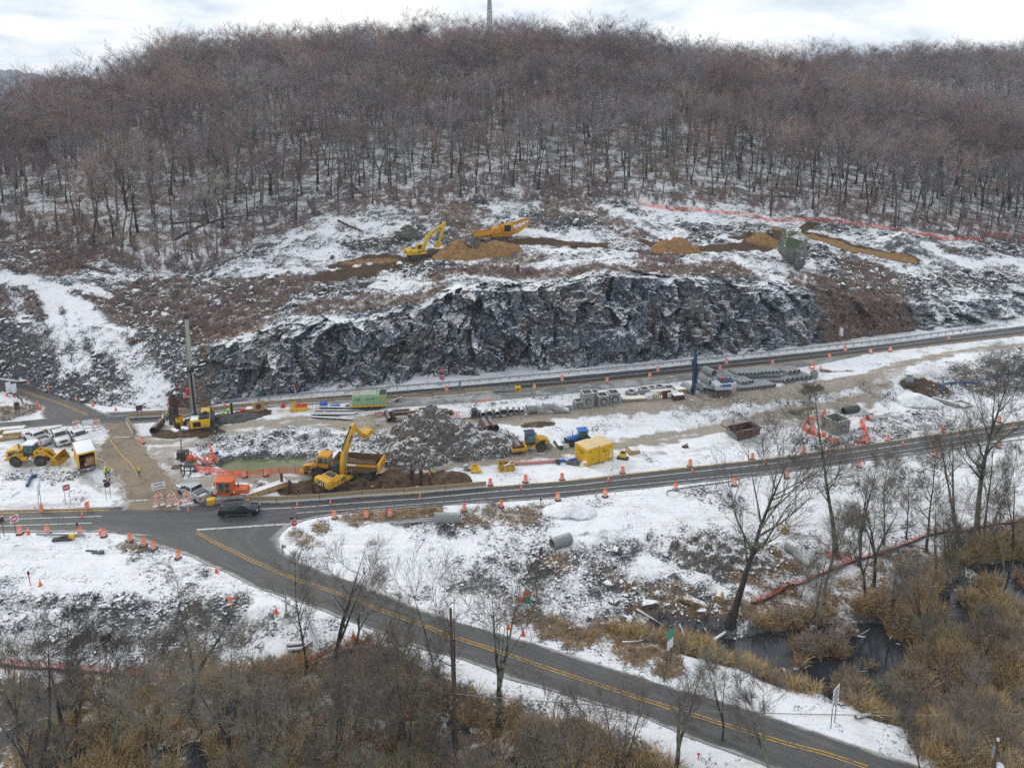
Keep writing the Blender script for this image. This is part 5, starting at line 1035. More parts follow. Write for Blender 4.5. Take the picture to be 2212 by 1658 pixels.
def roller():
 o = thing('road_roller', 'yellow single drum soil roller parked right of the rock pile', 'road roller', P_('c3 1755 735'), ang('c3 1840 728', 'c3 1660 742')); Y_ = MT['yellow']
 part('drum', o, MT['rust'], B().lathe([(.3, -1.05), (.74, -1.05), (.75, -1.0), (.75, 1.0), (.74, 1.05), (.3, 1.05)], 28, (1.75, 0, .75), 'y'), smooth=True); part('drum_frame', o, Y_, B().box(.55, 3.0, -1.32, -1.1, .55, 1.05).box(.55, 3.0, 1.1, 1.32, .55, 1.05).box(2.75, 3.0, -1.1, 1.1, .6, 1.0).box(.5, .8, -1.1, 1.1, .6, 1.2), .04)
 part('rear_hood', o, Y_, B().prism([(-.9, 1.0), (-.9, 2.1), (-1.5, 2.15), (-2.6, 1.9), (-3.3, 1.45), (-3.3, .95), (-2.6, .8)], -.75, .75), .12); part('chassis', o, Y_, B().box(-2.6, .6, -.5, .5, .6, 1.05))
 part('cab', o, MT['dark'], B().box(-.85, .5, -.78, .78, 1.2, 2.9, .04, .05), .05); part('cab_roof', o, MT['navy'], B().box(-.98, .65, -.86, .86, 2.903, 3.08), .06); pane(o, 'windshield', [(.48, -.66, 1.6), (.48, .66, 1.6), (.46, .62, 2.8), (.46, -.62, 2.8)], 'glassg')
 for s in (-1, 1):
  wheel(o, -1.75, s*.85, .78, .55, 'yellow', .45, 22, True); q = [(.4, s*.775, 1.55), (-.75, s*.775, 1.55), (-.75, s*.74, 2.8), (.4, s*.74, 2.8)]; pane(o, 'cab_window', q if s > 0 else q[::-1], 'glassg')
  part('side_vent', o, MT['dark'], B().box(-2.6, -1.7, s*.755-.01, s*.755+.01, 1.35, 1.7))
 text(o, 'CAT', .26, (-1.2, .77, 1.85), FACE['left'], MT['ink']); part('exhaust_pipe', o, MT['dark'], B().tube([(-1.2, 0, 2.1), (-1.2, 0, 2.6), (-1.3, 0, 2.75)], .06)); part('step', o, Y_, B().box(-.9, -.3, .7, .95, .75, 1.15))
roller()
def tractor():
 o = thing('tractor', 'blue tractor with a sweeping brush in front and a plough blade behind', 'tractor', P_('c4 300 925'), ang('c4 380 920', 'c4 200 935')); Bl = MT['blue']
 part('hood', o, Bl, B().prism([(.3, .95), (.3, 1.62), (1.2, 1.6), (2.2, 1.4), (2.3, .95)], -.36, .36), .08); part('cab', o, MT['dark'], B().box(-1.0, .4, -.72, .72, 1.0, 2.42, .05, .08), .04); part('cab_roof', o, Bl, B().box(-1.15, .55, -.8, .8, 2.423, 2.6, .05, .05), .06); part('frame', o, MT['dark'], B().box(-1.2, 2.4, -.3, .3, .55, .95))
 pane(o, 'windshield', [(.38, -.6, 1.35), (.38, .6, 1.35), (.36, .55, 2.35), (.36, -.55, 2.35)], 'glassg')
 for s in (-1, 1):
  wheel(o, -.75, s*.85, .78, .45, 'cream', .55, 20, True); wheel(o, 1.7, s*.72, .45, .28, 'cream', .55); q = [(.3, s*.705, 1.4), (-.9, s*.705, 1.4), (-.9, s*.645, 2.32), (.3, s*.645, 2.32)]; pane(o, 'cab_window', q if s > 0 else q[::-1], 'glassg')
  part('fender', o, MT['dark'], B().prism([(-1.5, 1.2), (-1.2, 1.6), (-.7, 1.68), (-.2, 1.55), (.05, 1.2), (-.05, 1.2), (-.3, 1.48), (-.7, 1.6), (-1.15, 1.52), (-1.4, 1.2)], s*.8-.22, s*.8+.22))
 part('brush', o, MT['dark'], B().cyl((3.9, -1.1, .38), (3.6, 1.1, .38), .36, n=14)); part('brush_hood', o, MT['snow'], B().box(3.25, 4.0, -1.15, 1.15, .72, .82), .03); part('brush_arm', o, MT['dark'], B().bar((2.3, -.25, .7), (3.4, -.25, .65), .1).bar((2.3, .25, .7), (3.4, .25, .65), .1).bar((2.7, 0, .7), (2.7, 0, 1.5), .12)); part('exhaust_stack', o, MT['dark'], B().cyl((1.3, -.2, 1.6), (1.3, -.2, 2.5), .05, n=8)); part('front_mast', o, MT['dark'], B().bar((2.55, .3, .6), (2.55, .3, 1.6), .12).bar((2.55, -.3, .6), (2.55, -.3, 1.35), .12).box(2.4, 2.7, -.35, .35, 1.0, 1.25))
 part('plough_arm', o, MT['red'], B().bar((-1.2, .25, .7), (-2.4, .2, .6), .1).bar((-1.2, -.25, .7), (-2.4, -.2, .6), .1).bar((-1.2, 0, 1.2), (-2.2, 0, .7), .08)); part('plough_blade', o, MT['rust'], B().poly([(-2.3, 1.2, .15), (-3.0, -1.2, .15), (-3.05, -1.2, .75), (-2.35, 1.2, .75)], .05)); part('beacon', o, MT['orangebag'], B().cyl((-.9, .5, 2.6), (-.9, .5, 2.75), .07, n=8))
tractor()
def sweeper():
 o = thing('road_sweeper', 'orange road sweeper with a glazed cab behind the concrete barrier', 'road sweeper', P_('c2 790 1192'), ang('c2 655 1192', 'c2 910 1188')+PI); Or = MT['orange']
 part('engine_hood', o, Or, B().prism([(-.55, .7), (-.55, 1.5), (-2.5, 1.45), (-2.6, .7)], -.75, .75), .06); part('cab', o, Or, B().prism([(-.55, .75), (1.35, .75), (1.65, 2.5), (-.55, 2.55)], -.85, .85), .05); part('cab_roof', o, MT['orange'], B().box(-.75, 1.95, -.95, .95, 2.56, 2.72), .05)
 for s in (-1, 1):
  for x0, x1, z0, z1 in ((.35, -.3, 1.75, 2.4), (.35, -.3, 1.0, 1.6), (1.2, .55, 1.2, 2.4)):
   q = [(x0, s*.86, z0), (x1, s*.86, z0), (x1, s*.86, z1), (x0+.1, s*.86, z1)]; pane(o, 'cab_window', q if s > 0 else q[::-1], 'glassg')
  wheel(o, 1.9, s*.75, .36, .25, 'orange'); wheel(o, -2.1, s*.75, .36, .25, 'cream'); part('wheel_arch', o, MT['signw'], B().prism([(-2.65, .6), (-2.5, .85), (-1.7, .85), (-1.55, .6), (-1.65, .6), (-1.75, .78), (-2.45, .78), (-2.55, .6)], s*.75-.16, s*.75+.16))
 pane(o, 'windshield', [(1.42, -.75, 1.1), (1.42, .75, 1.1), (1.64, .75, 2.42), (1.64, -.75, 2.42)], 'glassg'); part('water_tank', o, MT['wrap'], B().lathe([(.1, -.75), (.5, -.7), (.52, 0), (.5, .7), (.1, .75)], 14, (2.0, 0, 1.15), 'y'), smooth=True); part('frame', o, Or, B().box(-2.7, 2.5, -.4, .4, .45, .72).box(1.55, 2.55, -.8, .8, .6, .75)); part('broom', o, MT['dark'], B().cyl((.3, -1.2, .35), (-.2, 1.2, .35), .33, n=14)); part('broom_hood', o, Or, B().prism([(-.4, .6), (-.2, .8), (.3, .8), (.5, .6)], -1.1, 1.1)); part('exhaust_stack', o, MT['dark'], B().tube([(-1.3, .2, 1.5), (-1.3, .2, 2.3)], .07).cyl((-1.3, .2, 1.6), (-1.3, .2, 1.9), .12, n=8)); part('side_panel', o, MT['signw'], B().box(-.95, -.7, .755, .765, 1.0, 1.25)); part('mirror', o, MT['dark'], B().box(1.6, 1.7, 1.0, 1.2, 2.2, 2.55))
sweeper()
def drill_rig():
 lo = P_('c1 1905 612'); rz = ang('c1 1960 590', 'c1 1760 622'); o = thing('drilling_rig', 'yellow crawler drilling rig with a very tall pale mast beside the muddy casings', 'drilling rig', lo, rz); Y_ = MT['yellow2']
 o.rotation_euler.z = ang('c1 1975 600', 'c1 1760 628')
 tracks(o, 5.6, 3.4, .7, .95); part('undercarriage', o, MT['rust'], B().box(-2.2, 2.2, -1.5, 1.5, .4, .8))
 part('upper_structure', o, Y_, B().box(-1.6, 1.4, .3, 2.6, 1.0, 2.4).box(-1.6, 1.4, -2.2, .3, 1.0, 1.5).box(-1.5, -.1, -2.2, .3, 1.5, 2.5), .05); part('grille', o, MT['ink'], B().box(-.2, 1.0, 2.6, 2.62, 1.25, 2.1)); part('cab', o, MT['grey'], B().prism([(.15, 1.5), (1.5, 1.5), (1.55, 2.2), (1.2, 3.1), (.15, 3.1)], -.9, .6), .05); pane(o, 'windshield', [(1.56, -.8, 1.9), (1.56, .5, 1.9), (1.25, .5, 3.0), (1.25, -.8, 3.0)], 'glassg'); pane(o, 'cab_window', [(1.35, .6, 2.0), (.3, .6, 2.0), (.3, .6, 2.95), (1.1, .6, 2.95)], 'glassg')
 part('engine_deck', o, MT['dark'], B().box(-1.5, 0, .4, 2.5, 2.4, 2.75).box(-1.2, -.6, .8, 1.2, 2.75, 3.1)); part('snow_cap', o, MT['snow'], B().box(.2, 1.3, .4, 2.5, 2.4, 2.47))
 m = part('mast', o, MT['tan'], B().box(.55, 1.35, -1.45, -.55, 1.2, 9.8, .03, .03).box(.62, 1.28, -1.38, -.62, 9.8, 15.5, .02, .02).box(.68, 1.22, -1.3, -.7, 15.5, 18.6), .03); m.rotation_euler = (0, 0, 0)
 rl = B()
 for y in (-1.5, -.5): rl.box(1.36, 1.44, y-.04, y+.04, 1.3, 15.2)
 part('mast_rail', o, MT['grey'], rl, rot=(0, 0, 0)); part('mast_collar', o, MT['dark'], B().box(.45, 1.5, -1.6, -.4, 9.55, 9.75).box(.45, 1.5, -1.6, -.4, 10.3, 10.5).box(.5, 1.5, -1.55, -.45, 9.75, 10.3), rot=(0, 0, 0))
 for s in (-1.75, -.25): part('mast_brace', o, MT['chrome'], B().cyl((.6, s, 1.6), (.95, -1.0+(s+1)*.5, 5.6), .09, n=8))
 part('mast_head', o, MT['dark'], B().box(.5, 1.5, -1.4, -.5, 18.6, 18.9).cyl((1.0, -1.3, 19.1), (1.0, -.6, 19.1), .35, n=12).cyl((.9, -1.0, 18.9), (.9, -1.0, 20.8), .03, n=6).cyl((1.1, -.8, 18.9), (1.1, -.8, 20.2), .03, n=6), rot=(0, 0, 0))
 part('hydraulic_hose', o, MT['plastic'], B().tube([(.9, -.3, 10.4), (1.0, .1, 10.2), (.9, .3, 9.3), (.8, .35, 6), (.7, .5, 3), (.6, .6, 2.2)], .2, 8)); part('rotary_head', o, MT['signr'], B().box(1.3, 1.9, -1.35, -.65, 5.6, 6.7), .05); part('counterweight', o, MT['dark'], B().box(-2.2, -1.6, -1.6, 2.0, 1.0, 2.0), .05)
drill_rig()
def blue_rig():
 o = thing('crawler_drill', 'blue and white crawler drill with an upright dark boom in front of the stacked pipes', 'drilling rig', P_('c4 1650 425'), ang('c4 1730 415', 'c4 1560 428'))
 tracks(o, 3.6, 2.4, .45, .75); W_ = MT['gun']; N_ = MT['navy']
 part('chassis', o, N_, B().box(-2.2, 1.6, -.7, .7, .6, 1.05)); part('engine_house', o, W_, B().prism([(-2.9, 1.0), (-2.95, 2.3), (-.6, 2.25), (.9, 2.0), (.9, 1.0)], -1.15, 1.15), .07); part('roof_deck', o, N_, B().box(-1.6, -.2, -.9, .9, 2.28, 2.6, .1, .1).box(-2.6, -1.8, -.8, .8, 2.33, 2.5)); part('rear_panel', o, N_, B().box(-3.0, -2.9, -1.0, 1.0, 1.1, 2.2)); part('beacon', o, MT['red'], B().box(-.9, -.3, -.3, .1, 2.6, 2.85))
 part('side_sticker', o, MT['bluep'], B().box(-1.9, .2, 1.155, 1.165, 1.65, 2.05)); text(o, 'PRO', .42, (.1, 1.172, 1.86), FACE['left'], MT['inkw']); part('corner_sticker', o, MT['red'], B().poly([(-2.7, 1.157, 1.15), (-2.2, 1.157, 1.2), (-2.7, 1.157, 1.4)], .006))
 part('boom_arm', o, MT['grey'], B().prism([(.7, 1.2), (.8, 1.6), (2.6, 1.75), (4.2, 2.5), (4.3, 2.2), (2.8, 1.35)], .1, .5).bar((1.0, .3, .9), (2.9, .3, 1.4), .16)); part('boom_cylinder', o, MT['chrome'], B().cyl((1.0, .6, 1.1), (3.2, .55, 1.8), .07, n=8))
 part('feed_mast', o, N_, B().box(4.35, 4.75, -.1, .45, .05, 8.3).box(4.2, 4.35, .0, .35, 2.0, 7.6), .02); part('rock_drill', o, MT['dark'], B().box(4.7, 5.1, -.05, .4, 5.0, 6.6).cyl((4.9, .17, .1), (4.9, .17, 5.0), .05, n=8)); part('mast_top', o, MT['dark'], B().box(4.3, 4.9, -.2, .55, 8.3, 8.6).cyl((4.5, .2, 8.6), (4.5, .2, 9.2), .04, n=6)); part('rod_magazine', o, MT['dark'], B().cyl((4.2, .6, 2.5), (4.2, .6, 6.0), .16, n=8)); part('mast_hose', o, MT['bluep'], B().tube([(4.3, .6, 6.0), (4.0, .9, 5.0), (4.4, .9, 3.0), (4.6, .8, 1.2), (4.5, .5, .3)], .09, 7))
blue_rig()
def compressor():
 o = thing('air_compressor', 'green towed air compressor on a yellow chassis by the concrete barriers', 'compressor', P_('c3 195 326'), ang('c3 300 318', 'c3 80 328')); g = MT['green']
 part('housing', o, g, B().box(-2.9, 2.9, -1.1, 1.1, 1.05, 2.85), .06); part('roof_panel', o, MT['tan'], B().box(-1.2, 1.6, -1.0, 1.0, 2.853, 2.95).box(1.8, 2.8, -.9, .9, 2.853, 2.92)); part('exhaust_grille', o, MT['dark'], B().box(-2.85, -1.8, -.95, .95, 2.853, 3.05)); part('chassis', o, MT['yellow2'], B().box(-2.95, 3.0, -1.13, 1.13, .78, 1.02)); part('lower_chassis', o, MT['dark'], B().box(-2.7, 2.8, -.9, .9, .5, .78)); part('tow_bar', o, MT['dark'], B().bar((3.0, -.6, .8), (4.2, 0, .65), .12).bar((3.0, .6, .8), (4.2, 0, .65), .12).bar((3.7, 0, 0), (3.7, 0, .7), .1))
 for s in (-1, 1):
  for x in (-1.3, -.35, .6): wheel(o, x, s*.98, .42, .3, 'cream')
  for x in (-1.9, -.8, .4, 1.5): part('door_seam', o, MT['dark'], B().box(x-.012, x+.012, s*1.1-.008, s*1.1+.008, 1.15, 2.75))
 text(o, 'AIR', .72, (1.95, 1.112, 2.1), FACE['left'], MT['ink']); text(o, 'SULLAIR', .42, (-.25, 1.112, 2.15), FACE['left'], MT['ink'], sx=1.0); part('side_grille', o, MT['amber'], B().box(-2.7, -1.75, 1.1, 1.112, 2.05, 2.35)); part('beacon', o, MT['orangebag'], B().cyl((2.5, -.5, 2.85), (2.5, -.5, 3.05), .1, n=8))
compressor()
def screener():
 o = thing('screening_plant', 'amber tracked screening plant with a raised conveyor above the sand piles', 'screening machine', P_('c6 1470 385'), ang('c6 1300 400', 'c6 1560 362'), None); A_ = MT['amber']
 o.scale = (.92,)*3
 tracks(o, 4.2, 2.4, .5, .9); part('frame', o, A_, B().prism([(-7.0, 1.0), (-7.0, 1.35), (-2.5, 2.0), (5.5, 2.6), (8.2, 4.2), (8.4, 3.9), (5.6, 2.0), (2.5, .95), (-2.5, .95)], -.9, .9), .04)
 hp = B().prism([(-7.6, 1.3), (-7.4, 2.4), (-2.6, 2.9), (-2.4, 1.9)], -1.35, -1.25).prism([(-7.6, 1.3), (-7.4, 2.4), (-2.6, 2.9), (-2.4, 1.9)], 1.25, 1.35)
 part('feed_hopper', o, A_, hp); part('hopper_lining', o, MT['dark'], B().box(-7.5, -2.5, -1.25, 1.25, 1.45, 1.7, 0, 0)); part('drum_house', o, A_, B().prism([(-2.4, 1.9), (-2.0, 3.4), (-.6, 3.7), (.2, 3.5), (.4, 2.0)], -1.2, 1.2), .06); part('drum_cover', o, A_, B().cyl((-1.0, -1.28, 2.75), (-1.0, 1.28, 2.75), .8, n=18)); part('engine_house', o, A_, B().box(.5, 3.6, -1.2, 1.2, 1.9, 4.4), .06); part('radiator_grille', o, MT['ink'], B().box(1.0, 2.9, -1.222, -1.205, 2.4, 4.1)); part('conveyor', o, A_, B().prism([(3.0, 3.6), (3.2, 4.2), (8.2, 5.6), (8.3, 5.2)], -.75, -.6).prism([(3.0, 3.6), (3.2, 4.2), (8.2, 5.6), (8.3, 5.2)], .6, .75)); part('conveyor_belt', o, MT['ink'], B().prism([(3.0, 3.75), (3.1, 3.9), (8.25, 5.35), (8.3, 5.22)], -.6, .6)); part('conveyor_brace', o, A_, B().bar((4.0, .7, 2.4), (6.8, .7, 5.0), .12).bar((4.0, -.7, 2.4), (6.8, -.7, 5.0), .12).bar((7.9, -.7, 3.9), (8.1, -.7, 5.3), .12).bar((7.9, .7, 3.9), (8.1, .7, 5.3), .12)); part('air_filter', o, MT['dark'], B().cyl((.9, 0, 4.4), (.9, 0, 4.9), .35, n=12).cyl((2.2, .6, 4.4), (2.2, .6, 5.0), .12, n=8)); part('walkway_rail', o, A_, B().tube([(.4, -1.4, 2.4), (.4, -1.4, 3.3), (-2.2, -1.4, 3.1), (-2.2, -1.4, 2.2)], .04))
 for x in (-6.2, -5.3, -4.4, -3.5): part('hopper_rib', o, MT['yellow2'], B().box(x-.08, x+.08, -1.42, -1.353, 1.6, 2.55))
screener()
def light_tower():
 o = thing('light_tower', 'towed light tower with four white lamps beside the muddy crossing', 'light tower', P_('c1 1735 922'), ang('c1 1770 915', 'c1 1680 925'))
 part('generator_box', o, MT['dark'], B().box(-.9, .8, -.55, .55, .45, 1.5), .04); part('frame', o, MT['grey'], B().box(-1.0, 1.0, -.6, .6, .35, .45).bar((1.0, 0, .4), (2.2, 0, .45), .1));
 for s in (-1, 1): wheel(o, -.1, s*.68, .32, .2, 'cream')
 part('mast', o, MT['grey'], B().cyl((.1, 0, 1.5), (.1, 0, 3.4), .1, n=8).cyl((.1, 0, 3.4), (.1, 0, 4.9), .06, n=8)); part('crossbar', o, MT['grey'], B().bar((-.85, 0, 4.9), (.95, 0, 4.9), .08).bar((-.2, -.55, 4.8), (.4, .55, 4.95), .08))
 for x, y, z in ((-.85, 0, 4.95), (.95, 0, 4.95), (-.3, -.6, 4.85), (.5, .6, 5.0)): part('lamp_head', o, MT['signw'], B().lathe([(.05, -.14), (.30, -.12), (.36, 0), (.30, .14), (.05, .22)], 14, (x, y, z+.12)), smooth=True)
 part('hose_reel', o, MT['grey'], B().cyl((-.7, -.6, .9), (-.7, -.75, .9), .25, n=12))
light_tower()
def pump():
 o = thing('trailer_pump', 'orange trailer pump with a pale hose beside the pond drums', 'pump', P_('c1 1812 958'), ang('c1 1850 965', 'c1 1790 930')); Or = MT['orange']
 part('engine_frame', o, Or, B().bar((-.8, -.45, .4), (-.8, -.45, 1.7), .07).bar((-.8, .45, .4), (-.8, .45, 1.7), .07).bar((.6, -.45, .4), (.6, -.45, 1.7), .07).bar((.6, .45, .4), (.6, .45, 1.7), .07).bar((-.8, -.45, 1.7), (.6, -.45, 1.7), .07).bar((-.8, .45, 1.7), (.6, .45, 1.7), .07).bar((-.8, -.45, 1.7), (-.8, .45, 1.7), .07).bar((.6, -.45, 1.7), (.6, .45, 1.7), .07)); part('engine', o, Or, B().box(-.6, .4, -.35, .35, .5, 1.3), .05); part('pump_volute', o, Or, B().cyl((.5, -.25, .7), (.5, .25, .7), .38, n=16)); part('fuel_tank', o, MT['grey'], B().box(-.9, .8, -.5, .5, .3, .5), .04); part('exhaust_pipe', o, MT['dark'], B().cyl((-.2, 0, 1.3), (-.2, 0, 2.0), .07, n=8))
 for s in (-1, 1): wheel(o, 0, s*.62, .3, .18, 'orange')
 solo('suction_hose', 'thick pale pink hose curving from the pump into the pond', 'hose', B().tube([G(q)+Vector((0, 0, .18)) for q in ('c1 1860 905', 'c1 1900 925', 'c1 1935 955', 'c1 1980 965', 'c1 2020 960', 'c1 2055 940')], .2, 8).mesh('suction_hose', MT['pinks'], smooth=True), (0, 0, 0))
 solo('discharge_hose', 'dark hose running along the snow from the pump', 'hose', B().tube([G(q)+Vector((0, 0, .1)) for q in ('c2 440 880', 'c2 520 890', 'c2 600 900', 'c2 680 900', 'c2 740 925')], .1, 6).mesh('discharge_hose', MT['plastic'], smooth=True), (0, 0, 0))
 t = thing('fork_attachment', 'black fork attachment standing on the snow left of the pond fence', 'fork attachment', P_('c1 1785 1045'), ang('c1 1750 1045', 'c1 1830 1040')); part('carriage', t, MT['dark'], B().box(-1.1, 1.1, -.06, .06, .3, .45).box(-1.1, 1.1, -.06, .06, 1.1, 1.25).box(-1.1, -.95, -.06, .06, 0, 1.5).box(.95, 1.1, -.06, .06, 0, 1.3))
 for x in (-.5, .4): part('fork', t, MT['dark'], B().prism([(0, 0), (1.2, .02), (1.2, .08), (.12, .12), (.12, 1.2), (0, 1.2)], -.08, .08), loc=(x, -.1, 0), rot=(0, 0, -PI/2))
 t = thing('concrete_counterweight', 'pale block with a steel lid beside the pump', 'block', P_('c1 1800 985'), 0); part('block', t, MT['grey'], B().box(-.7, .7, -.4, .4, 0, .7), .03); part('lid', t, MT['dark'], B().box(-.6, .6, -.35, .35, .7, .76))
 solo('timber_mat', 'square timber mat lying in the snow by the muddy crossing', 'mat', B().box(-.9, .9, -.7, .7, 0, .08).mesh('timber_mat', MT['woodp']), P_('c1 1665 992'), .2); solo('steel_grate', 'small grey steel grate lying near the pond drums', 'grate', B().box(-.6, .6, -.4, .4, 0, .1).mesh('steel_grate', MT['grey']), P_('c2 545 785'), .1)
 t = thing('pump_float', 'leaning orange barricade panel over the edge of the pond', 'barrier', P_('c2 640 860'), R(-40)); part('panel', t, MT['orangep'], B().poly([(-1.2, 0, 2.4), (-1.0, 0, 2.6), (.9, 0, .2), (.7, 0, 0)], .12)); part('foot', t, MT['dark'], B().box(.5, 1.0, -.3, .3, 0, .1))
 solo('blue_hose', 'short thick blue hose bent over the pond bank', 'hose', B().tube([G(q)+Vector((0, 0, .25)) for q in ('c2 625 800', 'c2 640 785', 'c2 668 775')], .28, 8).mesh('blue_hose', MT['bluep'], smooth=True), (0, 0, 0))
 solo('drain_hose', 'dark blue and pale hose hanging over the rubble in the left yard', 'hose', B().tube([G(q)+Vector((0, 0, .3)) for q in ('c1 350 1085', 'c1 315 1090', 'c1 285 1115', 'c1 272 1150', 'c1 262 1180')], .26, 8).mesh('drain_hose', MT['bluep'], smooth=True), (0, 0, 0))
pump()
# traffic drums and cones
ORD = ['first', 'second', 'third', 'fourth', 'fifth', 'sixth', 'seventh', 'eighth', 'ninth', 'tenth', 'eleventh', 'twelfth', 'thirteenth', 'fourteenth', 'fifteenth', 'sixteenth', 'seventeenth', 'eighteenth', 'nineteenth', 'twentieth']
def mk_drum():
 o = link('traffic_drum', None, category='traffic drum')
 part('body', o, MT['orangep'], B().lathe([(.30, .06), (.30, .40), (.285, .42), (.285, .70), (.265, .72), (.265, .93), (.24, 1.0), (.1, 1.01)], 16), smooth=True)
 for z, r in ((.30, .306), (.56, .291), (.80, .271)): part('band', o, MT['reflect'], B().lathe([(r, z-.055), (r, z+.055)], 16), smooth=True)
 part('base', o, MT['rubber'], B().lathe([(.46, 0), (.46, .05), (.34, .09), (.30, .1)], 16)); part('grip', o, MT['orangep'], B().box(-.08, .08, -.02, .02, 1.0, 1.09)); return o
drum = Kind(mk_drum)
def mk_cone():
 o = link('traffic_cone', None, category='traffic cone')
 part('body', o, MT['orangep'], B().lathe([(.17, .04), (.035, .9), (.02, .92)], 14), smooth=True)
 part('collar', o, MT['reflect'], B().lathe([(.098, .52), (.077, .65)], 14), smooth=True); part('collar', o, MT['reflect'], B().lathe([(.068, .72), (.055, .80)], 14), smooth=True)
 part('base', o, MT['orangep'], B().box(-.22, .22, -.22, .22, 0, .045), .01); return o
cone = Kind(mk_cone)
def row(kind, s, fmt, group, lst=None):
 q = pts(s)
 for i, p in enumerate(q): kind(fmt % (lst[i] if lst else ORD[i]), G(p)+Vector((0, 0, .01)), random.uniform(0, 6.28), group, (random.gauss(0, .02), random.gauss(0, .02)), (random.uniform(.96, 1.05),)*3)
DG = 'orange and white traffic drums'; CG = 'orange traffic cones'
row(drum, 'd1 180 408, 420 408, 705 420, 920 430, 1150 474, 1273 514, 1360 544, 1577 624', 'striped drum on the snowy road edge left of the side road, %s from the left', DG)
row(drum, 'd1 2040 1045', 'lone striped drum at the snowbank behind the bare bushes, %s', DG, ['lower left'])
row(drum, 'd2 747 208, 963 205, 1125 198, 1628 158, 1880 132; c4 78 1472, 542 1438, 1232 1375, 1813 1328; c5 297 1333, 880 1245, 1500 1165, 2005 1090', 'striped drum along the near edge of the lower road, %s right of the stop sign', DG)
row(drum, 'c1 395 1408, 825 1390', 'striped drum beside the yellow line at the left yard, %s from the left', DG)
row(drum, 'c3 1380 1082, 1725 1052, 2085 1028; c4 713 1208, 1375 1143, 1988 1074; c5 430 1134, 1112 1034, 1555 964, 2008 885', 'striped drum on the far edge of the lower road, %s past the concrete barrier', DG)
row(drum, 'c2 447 938, 570 968, 755 1002, 930 1002, 1140 988, 1347 966, 1522 957', 'striped drum against the orange pond netting, %s from the left', DG)
row(drum, 'c2 537 860, 595 868, 608 838', 'striped drum in the cluster at the left end of the pond, %s of three', DG)
row(drum, 'c1 1612 448; c2 742 346; c3 70 205, 950 162, 1813 137, 2085 56; c4 560 312, 980 269, 1060 212, 1672 196, 1733 139; c5 180 419, 640 367, 767 312, 972 329, 1130 314, 1603 217', 'striped drum along the upper road below the cliff, %s from the left', DG)
row(drum, 'c5 482 884, 495 905, 505 935, 593 1014, 677 1063, 602 834, 900 934, 928 1000, 940 1054', 'striped drum in the netting ring round the open manhole box, %s of nine', DG)
row(drum, 'c1 1350 764', 'striped drum at the lower end of the barrier beside the muddy crossing, %s', DG, ['standing alone'])
row(drum, 'c1 640 692', 'striped drum %s the two pickups with their fronts outward', DG, ['between']); row(drum, 'c2 960 1292', 'striped drum half hidden %s the black minivan', DG, ['behind'])
for s, l, a in (('c5 478 968', 'striped drum tipped on its side left of the manhole box', .3), ('c5 945 862', 'striped drum lying on its side right of the manhole box', .2)):
 drum(l, G(s)+Vector((0, 0, .3)), a, DG, (0, PI/2*.97))
row(cone, 'c1 65 317, 138 325, 250 357, 355 400, 367 425, 377 445', 'orange cone round the grassy island by the ramp, %s from the left', CG)
row(cone, 'c1 260 200, 463 260, 725 352, 880 411, 1097 452', 'orange cone on the snowy far edge of the ramp road, %s from the left', CG)
row(cone, 'c1 1200 566, 780 1466, 1785 1422, 1712 1338, 25 1490; d1 250 410, 890 408, 1915 748, 357 864', 'orange cone %s', CG, ['at the top end of the barrier beside the muddy crossing', 'standing on the lower road left of the crossing', 'standing on the lower road in front of the barricades', 'between the second and third striped barricade', 'by the do not enter sign at the far left', 'between the first two drums of the left road edge', 'behind the fourth drum of the left road edge', 'on the snowy edge of the side road past the last drum', 'beside the red stake on the left snowfield'])
row(cone, 'c2 1447 1300, 1775 1280; c3 690 1215, 1683 1137; c4 573 1299, 1398 1214, 2110 1130; c5 645 1160, 1232 1075, 1676 1010, 2120 934', 'orange cone on the white line of the lower road, %s right of the minivan', CG)
row(cone, 'd2 348 850, 873 1022, 1927 957, 2029 1003; c5 518 474, 571 457', 'orange cone %s', CG, ['beside the grey signal pole left of the side road', 'above the orange netting behind the leaning trees', 'left of the route number signs', 'at the foot of the route number signs', 'left of the pair by the orange pipe end', 'right of the pair by the orange pipe end'])
# concrete barriers
M_BARR, n = new_mat('grimy_barrier_concrete'); sp_ = n.add('ShaderNodeSeparateXYZ', {0: n.add('ShaderNodeTexCoord').outputs['Object']}); ob_ = n.add('ShaderNodeTexCoord').outputs['Object']; k_ = n.noise(ob_, 2.2, 6, .7)
finish(n, n.mix(n.m('MULTIPLY', n.step(n.m('ADD', sp_.outputs[2], n.m('MULTIPLY', n.m('SUBTRACT', k_, .5), .25)), .24, .36), .85), (.46, .46, .44), n.mix(k_, (.20, .135, .06), (.27, .19, .09))), .85)
M_BARRD = paint_mat('dark_stained_concrete', (.09, .075, .055), .85, .5)
BPR = [(-.30, 0), (-.30, .10), (-.16, .34), (-.09, .84), (.09, .84), (.16, .34), (.30, .10), (.30, 0)]
def mk_barrier(L, mat):
 def f():
  o = link('concrete_barrier', None, category='barrier'); part('block', o, mat, B().prismx(BPR, -L/2+.03, L/2-.03), .015)
  part('joint_hook', o, MT['dark'], B().cyl((L/2, 0, .2), (L/2, 0, .74), .035, n=6))
  for x in (-L*.3, L*.3): part('lifting_slot', o, MT['dark'], B().box(x-.18, x+.18, -.305, .305, .0, .075))
  return o
 return f
barrier = Kind(mk_barrier(5.8, M_BARR)); barrier_d = Kind(mk_barrier(5.8, M_BARRD)); mark = Kind(lambda: (lambda o: (part('lens', o, MT['orangebag'], B().box(-.07, .07, -.04, .04, .06, .26)), part('bracket', o, MT['dark'], B().box(-.09, .09, -.06, .06, 0, .07)), o)[2])(link('barrier_marker', None, category='marker')))
